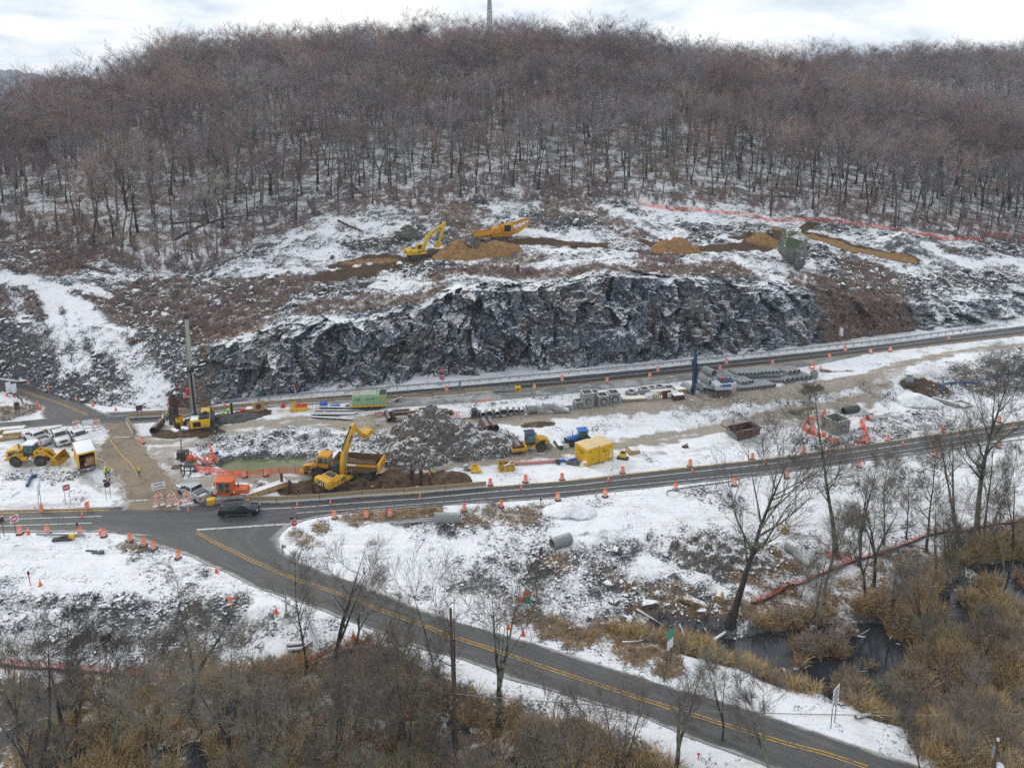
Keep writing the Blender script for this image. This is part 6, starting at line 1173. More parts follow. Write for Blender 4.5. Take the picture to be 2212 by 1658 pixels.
def barrier_run(s, fmt, dark=(), L=5.8, off=0):
 q = unproj(pts(s), H); d = np.r_[0, np.cumsum(np.linalg.norm(np.diff(q[:, :2], axis=0), axis=1))]; k = int(d[-1]//L)
 for i in range(k):
  a = [np.interp(i*L, d, q[:, j]) for j in (0, 1)]; b = [np.interp((i+1)*L, d, q[:, j]) for j in (0, 1)]; x, y = (a[0]+b[0])/2, (a[1]+b[1])/2; z = float(H(np.array([x]), np.array([y]))[0])
  (barrier_d if i in dark else barrier)(fmt % ORD[i], (x, y, z+.03), math.atan2(b[1]-a[1], b[0]-a[0]), 'concrete road barriers')
  if i % 2 == 1: mark('amber marker on barrier '+fmt.split(' barrier ')[1] % ORD[i], (x, y, z+.87), math.atan2(b[1]-a[1], b[0]-a[0]), 'amber barrier markers')
barrier_run('c2 835 1248, 1250 1247, 1672 1223, 2095 1187; c3 547 1162, 960 1131, 1365 1096', 'concrete barrier in the lower row past the trench, %s from the left')
barrier_run('c1 1225 528, 1500 508, 1620 500; c2 300 412, 700 345, 1300 296, 2000 258; c3 330 246, 850 219, 1480 152', 'concrete barrier in the upper row below the cliff, %s from the left', (13, 14))
barrier_run('c1 1215 575, 1262 655, 1300 710, 1335 755', 'leaning pale barrier at the muddy crossing, %s from the top', L=4.6)
def crash_cushion(label, loc, rz):
 o = thing('crash_cushion', label, 'crash cushion', loc, rz); part('nose', o, MT['gold'], B().box(1.2, 2.3, -.42, .42, .12, .95), .06); part('arrow', o, MT['ink'], B().poly([(1.3, -.432, .55), (1.95, -.432, .35), (1.95, -.432, .75)], .008))
 for i in range(4): part('cartridge', o, MT['grey'], B().box(-2.6+i*.95, -1.72+i*.95, -.38, .38, .15, .88), .03)
 part('side_rail', o, MT['galv'], B().box(-2.7, 1.2, -.44, -.385, .35, .75).box(-2.7, 1.2, .385, .44, .35, .75)); part('foot', o, MT['dark'], B().box(-2.4, -2.1, -.4, .4, 0, .15).box(1.3, 1.6, -.4, .4, 0, .15))
crash_cushion('yellow nosed crash cushion at the left end of the lower barrier row', G('c2 735 1262'), ang('c2 830 1245', 'c2 640 1262')); crash_cushion('yellow nosed crash cushion at the right end of the upper barrier row', G('c3 1555 162'), ang('c3 1490 158', 'c3 1630 150'))
# guard rails
WB = [(-.155, .0), (-.10, .06), (-.05, .06), (0, 0), (.05, .06), (.10, .06), (.155, 0), (.10, .035), (.05, .035), (0, -.025), (-.05, .035), (-.10, .035)]
def guardrail(label, q, mat='galv', sp=1.9, side=1, zr=.58):
 q = np.asarray(q); d = np.r_[0, np.cumsum(np.linalg.norm(np.diff(q[:, :2], axis=0), axis=1))]; k = max(2, int(d[-1]//sp)); t = np.linspace(0, d[-1], k+1); c = np.stack([np.interp(t, d, q[:, j]) for j in range(3)], 1)
 o = thing('guardrail', label, 'guardrail', Vector(c[0])); o0 = c[0]; V = []; F = []; m_ = len(WB)
 for i, p in enumerate(c):
  tg = c[min(i+1, k)]-c[max(i-1, 0)]; tg[2] = 0; tg = unit(tg); nn = np.array([tg[1], -tg[0], 0])*side
  V += [p-o0+nn*(.12+y)+np.array([0, 0, zr+z]) for z, y in WB]
 for i in range(k):
  for j in range(m_): F.append((i*m_+j, i*m_+(j+1) % m_, (i+1)*m_+(j+1) % m_, (i+1)*m_+j))
 part('rail', o, MT[mat], B()._a(V, F)); pm = B().box(-.06, .06, -.08, .08, -.3, .72).mesh('post', MT[mat])
 for i, p in enumerate(c):
  tg = c[min(i+1, k)]-c[max(i-1, 0)]; part('post', o, MT[mat], pm, loc=tuple(p-o0), rot=(0, 0, math.atan2(tg[1], tg[0])))
uf = ROADS['upper'][0]; x0 = G('c2 600 300').x; x1 = G('c5 2010 108').x; u2 = uf[(uf[:, 0] > x0) & (uf[:, 0] < x1)][::3].copy(); u2[:, 1] += .9
guardrail('long steel guardrail along the foot of the dark cliff', u2, side=1)
lg = unproj(pts('c4 1150 1430, 1260 1405, 1500 1370, 1800 1328; c5 0 1345, 550 1278, 900 1228, 1260 1186, 1700 1120, 2212 1050; p 2330 940'), H); guardrail('steel guardrail on the near side of the lower road behind the bare trees', lg, side=-1)
guardrail('curved guardrail end on the grassy island by the ramp', unproj(pts('c1 -160 555, 0 538, 140 518, 250 488, 318 455, 322 440, 290 432'), H), side=1); guardrail('short rusty guardrail along the far left ramp', unproj(pts('c1 -60 268, 60 295, 150 325, 210 370, 218 400'), H), 'rust')
# signs
def facecam(loc, off=0.0): return math.atan2(-loc[1], -loc[0])+R(off)
def octo(r, z, y=0): return [(r*math.sin(2*PI*(i+.5)/8)+y, z+r*math.cos(2*PI*(i+.5)/8)) for i in range(8)]
def sign(label, base, cat='sign', off=0.0, posts=(0,), h=2.2, panels=(), pm='post', tilt=(0, 0), group=None, pw=.06):
 """panel: (name, kind, material, width, height, bottom z, lettering or None)"""
 o = thing('road_sign', label, cat, base, facecam(base, off), group, tilt)
 for y in posts: part('post', o, MT[pm], B().box(-pw/2-.04, pw/2-.04, y-pw/2, y+pw/2, -.2, h))
 for nm, kd, mat, w_, h_, z0, tx in panels:
  if kd == 'rect': b = B().box(0, .03, -w_/2, w_/2, z0, z0+h_)
  elif kd == 'oct': b = B().prismx(octo(w_/2*1.08, z0+h_/2), 0, .03)
  elif kd == 'disc': b = B().cyl((.031, 0, z0+h_/2), (.038, 0, z0+h_/2), w_/2, n=24)
  elif kd == 'bar': b = B().box(.038, .046, -w_/2, w_/2, z0, z0+h_)
  elif kd == 'diam': b = B().prismx([(0, z0), (w_/2, z0+h_/2), (0, z0+h_), (-w_/2, z0+h_/2)], 0, .03)
  elif kd == 'arrow': b = B().poly([(.045, w_*-.38, z0+h_*.5), (.045, w_*.1, z0+h_*.5-.03), (.045, w_*.1, z0+h_*.2), (.045, w_*.42, z0+h_*.5), (.045, w_*.1, z0+h_*.8), (.045, w_*.1, z0+h_*.5+.03)], .006)
  part(nm, o, MT[mat], b)
  if tx:
   for t_, sz, dz, mt, sx in tx:
    if t_ == '#':
     for i in range(int(sx)): part('print_line', o, MT['ink'], B().box(.031, .037, -w_*(.3 if i % 2 else .38), w_*(.34 if i % 2 else .3), z0+h_*(i+.8)/(sx+.6)-sz/2, z0+h_*(i+.8)/(sx+.6)+sz/2))
     continue
    text(o, t_, sz, (.05, 0, z0+h_/2+dz), FACE['front'], MT[mt], sx=sx)
 return o
DNE = lambda z: (('panel', 'rect', 'signw', .95, .95, z, None), ('red_disc', 'disc', 'signr', .86, .86, z+.045, None), ('white_bar', 'bar', 'signw', .62, .14, z+.405, [('DO NOT', .15, .2, 'inkw', 1), ('ENTER', .15, -.2, 'inkw', 1)]))
sign('white road closed sign with black letters behind the striped barricades', G('c1 1512 1292'), h=2.2, posts=(0,), pm='grey', panels=[('panel', 'rect', 'signw', 1.75, 1.05, 1.5, [('ROAD', .36, .23, 'ink', 1.1), ('CLOSED', .36, -.24, 'ink', 1.05)])])
sign('red and white do not enter sign on two posts in the left yard', G('c1 645 1335'), h=2.6, posts=(-.3, .3), panels=DNE(1.95)); sign('red and white do not enter sign at the far left beside the drums', G('c1 155 1645'), h=2.6, off=12, panels=DNE(2.0)); sign('red and white do not enter sign at the foot of the tall mast', G('c1 1772 415'), h=2.3, off=-14, panels=DNE(1.7), posts=(-.1, .25))
sign('brown back of a stop sign under a one way plate by the crossing', G('c1 1028 1290'), h=2.7, posts=(-.27, .27), panels=[('panel', 'oct', 'signback', .85, .85, 1.75, None), ('plate', 'rect', 'ink', .95, .32, 2.65, None), ('arrow', 'arrow', 'signw', .9, .26, 2.68, None)])
sign('red stop sign with one way plate above at the mouth of the side road', G('d2 477 352'), h=2.8, posts=(-.13, .13), panels=[('panel', 'oct', 'signw', .92, .92, 1.85, None), ('red_face', 'oct', 'signr', .80, .80, 1.93, None), ('plate', 'rect', 'ink', .95, .32, 2.8, None), ('arrow', 'arrow', 'signw', .9, .26, 2.83, [('ONE WAY', .12, 0, 'ink', 1)]), ('lower_plate', 'rect', 'signw', .62, .55, 1.2, [('#', .05, 0, 'ink', 3)])], group=None)
_s = [o for o in COL.objects if o.name.startswith('road_sign') and o.get('label', '').startswith('red stop')][0]; text(_s, 'STOP', .36, (.055, 0, 2.33), FACE['front'], MT['inkw'], sx=.9)
part('red_face', _s, MT['signr'], B().prismx(octo(.425, 2.31), .031, .036))
sign('dark back of a stop sign with a blue plate on the grassy island', G('c1 172 515'), h=2.9, posts=(-.3, .3), panels=[('panel', 'oct', 'signback', .85, .85, 1.9, None), ('lower_panel', 'rect', 'signback', .75, .5, 1.35, None), ('plate', 'rect', 'signw', .9, .3, 2.8, None)]); sign('brown square sign back on two long posts beside the upper road', G('c1 1328 552'), h=2.5, posts=(-.32, .32), panels=[('panel', 'rect', 'signback', .95, .95, 1.9, None)])
sign('white sign backs on a post beside the ramp, left of the pair', G('c1 92 340'), h=2.0, off=15, panels=[('panel', 'rect', 'signw', .85, 1.6, 1.6, None), ('lower_panel', 'rect', 'signw', .7, .5, 1.2, None)], pm='grey'); sign('white sign backs on a post beside the ramp, right of the pair', G('c1 143 342'), h=2.0, off=15, panels=[('panel', 'rect', 'signw', .85, 1.4, 1.5, None), ('lower_panel', 'rect', 'signw', .7, .5, 1.15, None)], pm='grey')
sign('tall white panel sign seen edge on in the left yard, nearer the drum', G('c1 365 1342'), h=2.0, off=68, panels=[('panel', 'rect', 'signw', .9, 1.9, 1.3, None)], pm='grey', tilt=(0, R(6))); sign('narrow white panel sign seen edge on in the left yard, the smaller one', G('c1 392 1332'), h=2.0, off=68, panels=[('panel', 'rect', 'signw', .7, 1.0, 2.2, None)], pm='grey'); sign('dark sign back on two posts at the far left edge of the road', G('c1 22 1652'), h=2.5, off=40, posts=(-.3, .3), panels=[('panel', 'rect', 'signback', .9, .7, 1.9, None)])
sign('red wrong way sign on a post below the cliff', G('c3 905 100'), h=3.2, off=-30, panels=[('panel', 'rect', 'signr', 1.0, .7, 1.1, [('WRONG', .22, .13, 'inkw', 1), ('WAY', .22, -.13, 'inkw', 1)]), ('upper_panel', 'rect', 'signr', 1.0, .7, 2.5, [('WRONG', .22, .13, 'inkw', 1), ('WAY', .22, -.13, 'inkw', 1)])]); sign('pale diamond sign on a folding stand in front of the upper barriers', G('c3 1080 208'), h=2.6, off=62, panels=[('panel', 'diam', 'grey', 1.2, 1.4, 1.7, None)], pm='grey'); sign('white panel sign on a post by the brushy end of the cliff', G('c5 730 250'), h=2.4, off=-40, panels=[('panel', 'rect', 'signw', .95, 1.7, 1.7, None)], pm='grey')
sign('route number sign with an orange top plate, left of the pair', G('d2 2015 982'), h=4.0, off=-8, pm='galv', panels=[('orange_plate', 'rect', 'orangep', .8, .62, 3.5, None), ('panel', 'rect', 'signw', .85, .55, 2.9, [('WEST', .26, 0, 'ink', 1)]), ('arrow_plate', 'rect', 'signw', .7, .5, 2.35, None), ('arrow', 'arrow', 'ink', .6, .4, 2.4, None)]); sign('route shield sign with an orange and green face, right of the pair', G('d2 2053 982'), h=4.6, off=-8, pm='galv', panels=[('orange_plate', 'rect', 'orangep', .8, .45, 4.3, None), ('green_face', 'rect', 'signg', .85, .85, 3.4, None), ('arrow_plate', 'rect', 'signw', .7, .5, 2.85, None)])
sign('green and white road sign standing at the iced creek', G('d3 1245 1335'), h=4.6, off=58, pm='dark', panels=[('green_face', 'rect', 'signg', 1.1, 1.0, 3.4, None), ('panel', 'rect', 'signw', 1.0, 1.0, 2.3, None)], posts=(-.35, .35)); sign('white sign on two rusty posts beside the dark marsh water', G('d7 1083 738'), h=3.6, off=70, posts=(-.4, .4), pm='rust', panels=[('panel', 'rect', 'signw', 1.3, 1.9, 2.1, [('#', .16, 0, 'ink', 4)])])
def barricade(label, loc, off=0.0):
 o = thing('barricade', label, 'barricade', loc, facecam(loc, off), 'striped folding barricades')
 for z in (.28, .78, 1.28): part('board', o, MT['stripe'], B().box(-.62, .62, -.03, .03, z, z+.24), rot=(0, 0, PI/2), loc=(.06, 0, 0))
 for y in (-.45, .45): part('upright', o, MT['signw'], B().tube([(.0, y, .05), (0, y, 1.55)], .05)); part('foot', o, MT['signw'], B().tube([(-.7, y, .05), (.7, y, .05)], .05))
 part('top_hoop', o, MT['signw'], B().tube([(0, -.45, 1.5), (0, -.3, 1.68), (0, .3, 1.68), (0, .45, 1.5)], .05)); part('lamp', o, MT['orangebag'], B().cyl((-.05, 0, 1.85), (.07, 0, 1.85), .13, n=12).box(-.05, .05, -.1, .1, 1.62, 1.75)); part('sandbag', o, MT['snow'], B().lathe([(.05, -.35), (.16, -.3), (.18, 0), (.16, .3), (.05, .35)], 10, (.35, -.45, .15), 'y'), smooth=True); part('sandbag', o, MT['snow'], B().lathe([(.05, -.35), (.16, -.3), (.18, 0), (.16, .3), (.05, .35)], 10, (.35, .45, .15), 'y'), smooth=True)
for s, l in (('c1 1507 1352', 'left barricade of three with orange stripes on the muddy crossing'), ('c1 1634 1347', 'middle barricade of three with orange stripes on the muddy crossing'), ('c1 1778 1338', 'right barricade of three, in front of the silver pickup'), ('c1 728 640', 'striped barricade just behind the white service pickup'), ('c1 916 630', 'striped barricade right of the blank white board')): barricade(l, G(s), random.uniform(-8, 8))
sign('blank white board on white stilts between the two far barricades', G('c1 838 652'), h=2.0, posts=(-.6, .6), pm='signw', panels=[('panel', 'rect', 'signw', 1.6, .95, 1.1, None), ('lower_board', 'rect', 'signw', 1.5, .2, .55, None)], pw=.1)
for s, l, a, b_, ht, mt, tip in (('c2 1437 205', 'white stake with an orange tip leaning by the guardrail', 4, -6, 2.2, 'signw', 'orangep'), ('c2 1075 268', 'thin post with a green marker below the cliff', 0, 0, 2.4, 'post', 'signg'), ('c2 1600 310', 'tall grey steel post leaning at the upper barriers', 2, -2, 3.4, 'galv', 'galv'), ('d1 270 862', 'thin red stake with a dark tip on the left snowfield', 0, -3, 1.8, 'red', 'ink'), ('d1 690 412', 'thin dark post among the drums at the road edge', 0, 0, 1.7, 'ink', 'ink'), ('c3 1875 1295', 'thin dark post beside the grey gravel heap', 0, 0, 1.3, 'ink', 'ink'), ('d7 285 938', 'short pink survey stake on the roadside snow', 0, 2, .6, 'red', 'red'), ('d3 1245 980', 'thin grey pipe standing at the creek bank', 0, 3, 1.3, 'grey', 'grey')):
 p = G(s); o = thing('marker_post', l, 'post', p, 0, None, (R(a), R(b_))); part('shaft', o, MT[mt], B().cyl((0, 0, -.1), (0, 0, ht*.8), .05, n=6)); part('tip', o, MT[tip], B().box(-.12, .12, -.03, .03, ht*.75, ht))
# poles
def upole(label, base, h, tilt=(0, 0), top=True, tr=False, ground=True):
 o = thing('utility_pole', label, 'utility pole', base, 0, None, tilt); part('pole', o, MT['woodp'] if not tr else MT['rust'], B().cyl((0, 0, -.3), (0, 0, h), .17, .12, 10))
 if tr:
  part('transformer', o, MT['signw'], B().lathe([(.05, 0), (.28, .03), (.28, .85), (.2, .95), (.05, 1.0)], 14, (.45, -.1, h-3.0)), smooth=True); part('cutout', o, MT['grey'], B().box(-.3, -.12, -.05, .05, h-1.6, h-.5)); part('bracket', o, MT['dark'], B().bar((0, 0, h-2.4), (.4, -.1, h-2.4), .08)); part('insulator', o, MT['signw'], B().cyl((0, 0, h), (0, 0, h+.2), .1, n=8))
 return o
up_b = G('p 985 1640'); upole('tall brown wooden pole without arms in front of the side road', up_b, 15.2, (0, R(-1)))
upole('wooden utility pole with a white transformer at the lower right corner', Vector((unproj([(2128, 1755)], H)[0])), 5.6+1.2, (0, R(2)), tr=True)
pl = thing('signal_pole', 'grey steel pole with a control box at the side road', 'pole', G('d2 420 872'), 0); part('shaft', pl, MT['galv'], B().cyl((0, 0, .4), (0, 0, 8.6), .1, .07, 10)); part('foundation', pl, MT['conc'], B().cyl((0, 0, 0), (0, 0, .5), .32, .25, 12)); part('control_box', pl, MT['signw'], B().box(.08, .45, -.2, .2, 1.4, 2.1), .02); part('camera_head', pl, MT['galv'], B().box(-.1, .35, -.1, .1, 8.2, 8.5))
for k, (za, zb) in enumerate(((6.8, 7.4),)):
 A_ = up_b+Vector((0, 0, za)); Bq = Vector(unproj([(2300, 1700)], H)[0])+Vector((0, 0, zb)); pl_ = []
 for i in range(24): t = i/23; q = A_.lerp(Bq, t); q.z -= 4*1.0*t*(1-t); pl_.append(q)
 solo('overhead_cable', 'thin pale cable sagging over the side road from the brown pole', 'cable', B().tube(pl_, .035, 5).mesh('overhead_cable', MT['cable']), (0, 0, 0))
# lattice mast on the ridge
tb = at_Y((1058, 120), 462); tw = thing('lattice_mast', 'dark steel lattice mast rising above the wooded ridge', 'radio mast', Vector((tb[0], tb[1], hill_at(tb[0], tb[1]) or tb[2])), .3)
HM = 52.0; wd = lambda z: 3.6-2.6*(z/HM)
for i, (a, b) in enumerate(((-1, -1), (1, -1), (1, 1), (-1, 1))): part('leg', tw, MT['dark'], B().bar((a*wd(0)/2, b*wd(0)/2, 0), (a*wd(HM)/2, b*wd(HM)/2, HM), .26))
br = B(); zz = [i*2.0 for i in range(27)]
for z0, z1 in zip(zz[:-1], zz[1:]):
 c0 = [(-wd(z0)/2, -wd(z0)/2), (wd(z0)/2, -wd(z0)/2), (wd(z0)/2, wd(z0)/2), (-wd(z0)/2, wd(z0)/2)]; c1_ = [(-wd(z1)/2, -wd(z1)/2), (wd(z1)/2, -wd(z1)/2), (wd(z1)/2, wd(z1)/2), (-wd(z1)/2, wd(z1)/2)]
 for j in range(4): br.bar((*c0[j], z0), (*c1_[(j+1) % 4], z1), .11).bar((*c0[j], z0), (*c0[(j+1) % 4], z0), .11)
part('bracing', tw, MT['dark'], br); part('feeder_cable', tw, MT['ink'], B().bar((0, 0, 0), (0, 0, HM), .3))
# pipes, casings, beams, timber, basins
def mk_pipe(r, L, t, mat):
 return lambda: link('concrete_pipe', B().pipe((-L/2, 0, 0), (L/2, 0, 0), r, r-t, 18).mesh('concrete_pipe', MT[mat], smooth=True), category='pipe')
def pipe_stack(kind, r, rows, fmt, group, rz, dz=0.0):
 """rows: list of (start picture point, end picture point, count, tier)"""
 for (s0, s1, k, tier, word) in rows:
  a = G(s0); b = G(s1)
  for i in range(k):
   t = i/max(1, k-1); p = a.lerp(b, t); p.z = drop(p.x, p.y)+r*.97+tier*r*1.74
   kind(fmt % (ORD[i], word), p, rz+random.gauss(0, .02), group)
psmall = Kind(mk_pipe(.36, 2.5, .07, 'concp')); plarge = Kind(mk_pipe(.74, 2.5, .12, 'concp')); pmid = Kind(mk_pipe(.5, 2.4, .09, 'concp'))
rzp = ang('c5 440 525', 'c5 370 495')
pipe_stack(pmid, .5, [('e6 905 262', 'e6 1105 235', 6, 0, 'bottom'), ('e6 925 236', 'e6 1000 224', 3, 1, 'top')], 'large grey pipe %s from the left in the %s tier of the right hand stack', 'large concrete pipes', rzp)
pipe_stack(psmall, .36, [('e6 515 328', 'e6 800 296', 13, 0, 'front'), ('e6 530 305', 'e6 610 292', 4, 1, 'raised front'), ('e6 560 268', 'e6 870 258', 13, 0, 'rear bottom'), ('e6 580 256', 'e6 860 246', 12, 1, 'rear middle'), ('e6 500 256', 'e6 840 238', 12, 2, 'rear top'), ('e6 470 270', 'e6 545 268', 3, 0, 'left end')], 'grey concrete pipe %s from the left in the %s row of the long stack', 'stacked concrete pipes', rzp)
pipe_stack(plarge, .74, [('e6 110 350', 'e6 112 350', 1, 0, 'left'), ('e6 215 342', 'e6 218 342', 1, 0, 'hidden'), ('e6 270 290', 'e6 360 276', 3, 0, 'bottom'), ('e6 285 270', 'e6 286 270', 1, 1, 'top')], 'wide grey concrete pipe behind the blue drill, %s in the %s row', 'wide concrete pipes', rzp)
def one_pipe(nm, label, s, rz, L, r, t, mat, tilt=(0, 0), cat='pipe', lift=0.0):
 p = G(s); return solo(nm, label, cat, B().pipe((-L/2, 0, 0), (L/2, 0, 0), r, r-t, 20).mesh(nm, MT[mat], smooth=True), p+Vector((0, 0, r*.95+lift)), rz, None, tilt)
one_pipe('concrete_pipe', 'grey concrete pipe lying on brown grass near the lower road', 'd2 1515 238', ang('d2 1455 238', 'd2 1580 228'), 3.4, .72, .12, 'concp'); one_pipe('concrete_pipe', 'grey concrete pipe with an open end on the rubble slope', 'd3 450 430', ang('d3 410 440', 'd3 505 398'), 2.7, .72, .1, 'concp'); one_pipe('plastic_culvert', 'black ribbed culvert pipe lying on snow behind the manhole box', 'c5 810 808', ang('c5 760 808', 'c5 870 792'), 3.2, .6, .06, 'plastic')
one_pipe('steel_casing', 'rusty open casing lying left of the drilling rig', 'c1 1495 632', ang('c1 1465 640', 'c1 1525 570'), 3.6, .62, .06, 'rust'); p = G('c1 1658 560'); solo('steel_casing', 'tall rusty casing standing upright behind the drill crew', 'pipe', B().pipe((0, 0, -.3), (0, 0, 4.6), .68, .6, 20).mesh('steel_casing', MT['rust'], smooth=True), p); solo('yellow_drum_casing', 'short yellow casing can beside the drilling rig tracks', 'casing', B().pipe((0, 0, 0), (0, 0, 1.7), .6, .54, 18).mesh('yellow_drum_casing', MT['gold'], smooth=True), G('c1 1705 618')); solo('drill_bucket', 'rusty short casing standing in front of the yellow can', 'casing', B().pipe((0, 0, 0), (0, 0, 1.4), .44, .38, 18).mesh('drill_bucket', MT['rust'], smooth=True), G('c1 1680 642')); solo('drill_auger', 'muddy drilling tool standing left of the tall casing', 'drill tool', B().cyl((0, 0, 0), (0, 0, 1.6), .62, n=14).box(-.4, .4, -.4, .4, 1.6, 3.0).mesh('drill_auger', MT['track'], .03), G('c1 1640 578')); solo('plank', 'brown plank leaning on the lying casing', 'plank', B().box(-.1, .1, -.6, .6, 0, 2.4).mesh('plank', MT['wood']), G('c1 1530 598'), .4, None, (R(25), R(10)))
for s, l, L, r, mat, a, b in (('c3 372 425', 'short rusty red pipe standing apart at the left of the pipe rack', 3.4, .42, 'rust', 'c3 385 430', 'c3 355 355'), ('c3 545 445', 'pale yellow capped casing in front of the pipe rack', 3.2, .46, 'tan', 'c3 490 440', 'c3 605 432'), ('c3 790 425', 'longest dark red pipe at the front of the pipe rack', 7.6, .62, 'rust', 'c3 650 432', 'c3 930 400'), ('c3 770 375', 'long rusty pipe with snow on top in the pipe rack', 6.6, .36, 'rust', 'c3 640 380', 'c3 900 358'), ('c3 770 348', 'short rusty pipe at the back of the pipe rack', 3.2, .33, 'rust', 'c3 705 350', 'c3 830 335'), ('c3 545 398', 'rusty pipe with a plank across it behind the yellow casing', 4.2, .42, 'rust', 'c3 470 400', 'c3 615 388'), ('c3 505 370', 'short rusty pipe at the back left of the pipe rack', 2.8, .36, 'rust', 'c3 460 370', 'c3 550 362'), ('c3 1335 540', 'rusty open pipe in the middle of the three beside the rock pile', 3.2, .78, 'rust', 'c3 1355 545', 'c3 1310 480'), ('c3 1400 525', 'pale rusty pipe on the right of the three beside the rock pile', 2.8, .66, 'rust', 'c3 1418 528', 'c3 1375 480'), ('c3 1295 548', 'small capped casing on the left of the three beside the rock pile', 2.0, .5, 'track', 'c3 1308 550', 'c3 1275 515')):
 one_pipe('steel_pipe', l, s, ang(a, b), L, r, .04, mat)
t = thing('drill_auger', 'dark screw auger lying beside the short red pipe', 'auger', G('c3 425 425')+Vector((0, 0, .45)), ang('c3 435 430', 'c3 405 365')); part('shaft', t, MT['dark'], B().cyl((-1.6, 0, 0), (1.6, 0, 0), .12, n=8))
for i in range(7): part('flight', t, MT['rust'], B().cyl((-1.5+i*.48, 0, 0), (-1.42+i*.48, 0, .02), .42, n=14))
solo('coiled_hose', 'pale pink hose coil on the snow left of the pipe rack', 'hose', B().tube([(0.9*math.cos(a*.5), .75*math.sin(a*.5), .06+.01*a) for a in range(26)], .06, 6).mesh('coiled_hose', MT['pinks']), G('c3 290 392')); solo('yellow_sling', 'yellow lifting strap draped between the pipes of the rack', 'strap', B().tube([(0, 0, 0), (.3, .1, .9), (.6, .1, 1.15), (1.1, 0, .8)], .1, 6).mesh('yellow_sling', MT['gold']), G('c3 615 400'), .2)
def beam(label, s, a, b, L, k=0, name='steel_beam', up=False, h=.36):
 p = G(s); bb = B().box(-L/2, L/2, -.18, .18, 0, .03).box(-L/2, L/2, -.18, .18, h-.03, h).box(-L/2, L/2, -.02, .02, .03, h-.03); return solo(name, label, 'steel beam', bb.mesh(name, MT['rust2']), p+Vector((0, 0, k)), ang(a, b))
for s, a, b, L, k, l in (('c2 1785 435', 'c2 1620 415', 'c2 1950 432', 7.4, 0, 'nearest dark steel beam left of the compressor'), ('c2 1800 398', 'c2 1630 392', 'c2 1980 384', 7.4, 0, 'snow covered steel beam, second from the front'), ('c2 1830 385', 'c2 1650 375', 'c2 2000 370', 7.6, .0, 'steel beam, third from the front of the pile'), ('c2 1850 362', 'c2 1660 355', 'c2 2045 348', 8.2, .0, 'rearmost long steel beam beside the compressor'), ('c2 1870 350', 'c2 1700 340', 'c2 2040 338', 7.0, .36, 'steel beam lying on top of the rear beams')): beam(l, s, a, b, L, k)
def hpile(label, s, h): p = G(s); o = solo('steel_pile', label, 'steel pile', B().box(-.18, .18, -.18, -.15, -.5, h).box(-.18, .18, .15, .18, -.5, h).box(-.02, .02, -.15, .15, -.5, h).mesh('steel_pile', MT['rust']), p, .4+random.gauss(0, .2), 'steel piles along the trench')
for i, (s, h) in enumerate((('c2 1300 1115', 2.4), ('c2 1377 1155', 1.9), ('c2 1456 1170', .8), ('c2 1612 1160', 1.5), ('c2 1790 1145', 1.6), ('c2 1949 1135', 1.6), ('c2 2115 1125', 1.5), ('c3 308 1105', 1.2), ('c3 470 1100', 1.2))): hpile('steel pile sticking out of the trench, %s from the left' % ORD[i], s, h)
for s, h, l in (('c3 610 1070', 2.2, 'tall steel pile with an orange mark, left of the trench workers'), ('c3 628 1090', 2.6, 'tall steel pile right behind the orange marked one'), ('c3 700 1085', 2.6, 'tall steel pile in front of the crouching worker'), ('c3 788 1080', 1.4, 'short steel pile beside the lime jacketed worker')): hpile(l, s, h)
def planks(label, s, rz, L, w, lay, per, name='timber_stack', mat='wood', group=None):
 o = thing(name, label, 'timber stack', G(s), rz, group); pw = w/per; pm = B().box(-L/2, L/2, -pw*.47, pw*.47, 0, .115).mesh('plank', MT[mat])
 for k in range(lay):
  for j in range(per): part('plank', o, MT[mat], pm, loc=(random.uniform(-.04, .04), -w/2+pw*(j+.5), .12+k*.125+(.02 if k > lay//2 else 0)))
 for x in (-L*.35, 0, L*.35): part('bearer', o, MT['woodp'], B().box(x-.06, x+.06, -w/2, w/2, 0, .115))
 return o
planks('sawn timber stack at the far left under a skin of snow', 'c1 70 680', ang('c1 0 690', 'c1 150 672'), 5.4, 1.2, 8, 5); planks('longest sawn timber stack behind the angled white pickup', 'c1 315 690', ang('c1 170 705', 'c1 460 668'), 8.4, 1.2, 8, 5); planks('low sawn timber stack in front of the far left one', 'c1 55 728', ang('c1 0 735', 'c1 120 722'), 4.2, 1.2, 4, 5); planks('sloping bundle of yellow timber behind the lower barriers', 'c2 1150 1150', ang('c2 1020 1172', 'c2 1290 1108'), 5.6, 1.1, 6, 5).rotation_euler[1] = R(-5)
planks('loose sawn boards lying on the snow right of the precast boxes', 'c4 830 488', ang('c4 690 495', 'c4 960 478'), 4.6, 1.4, 3, 6); planks('long boards stacked behind the white wrapped packs', 'c4 1080 425', ang('c4 940 440', 'c4 1210 410'), 5.0, 1.2, 4, 6)
def basin(label, s, rz, w, h, hole, name='precast_box'):
 o = thing(name, label, 'precast concrete box', G(s), rz, 'precast concrete boxes'); t_ = .15
 b = B().box(-w/2, -w/2+t_, -w/2, w/2, 0, h).box(w/2-t_, w/2, -w/2, w/2, 0, h).box(-w/2+t_, w/2-t_, w/2-t_, w/2, 0, h).box(-w/2+t_, w/2-t_, -w/2, -w/2+t_, 0, h); part('walls', o, MT['conc'], b)
 if hole:
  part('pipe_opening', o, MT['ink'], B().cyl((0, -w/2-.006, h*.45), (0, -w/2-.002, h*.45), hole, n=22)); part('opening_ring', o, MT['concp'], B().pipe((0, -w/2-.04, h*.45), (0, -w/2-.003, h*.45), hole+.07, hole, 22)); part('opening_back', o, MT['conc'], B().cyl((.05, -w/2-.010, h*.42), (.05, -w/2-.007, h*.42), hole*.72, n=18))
 return o
rb = ang('c4 320 565', 'c4 660 515')
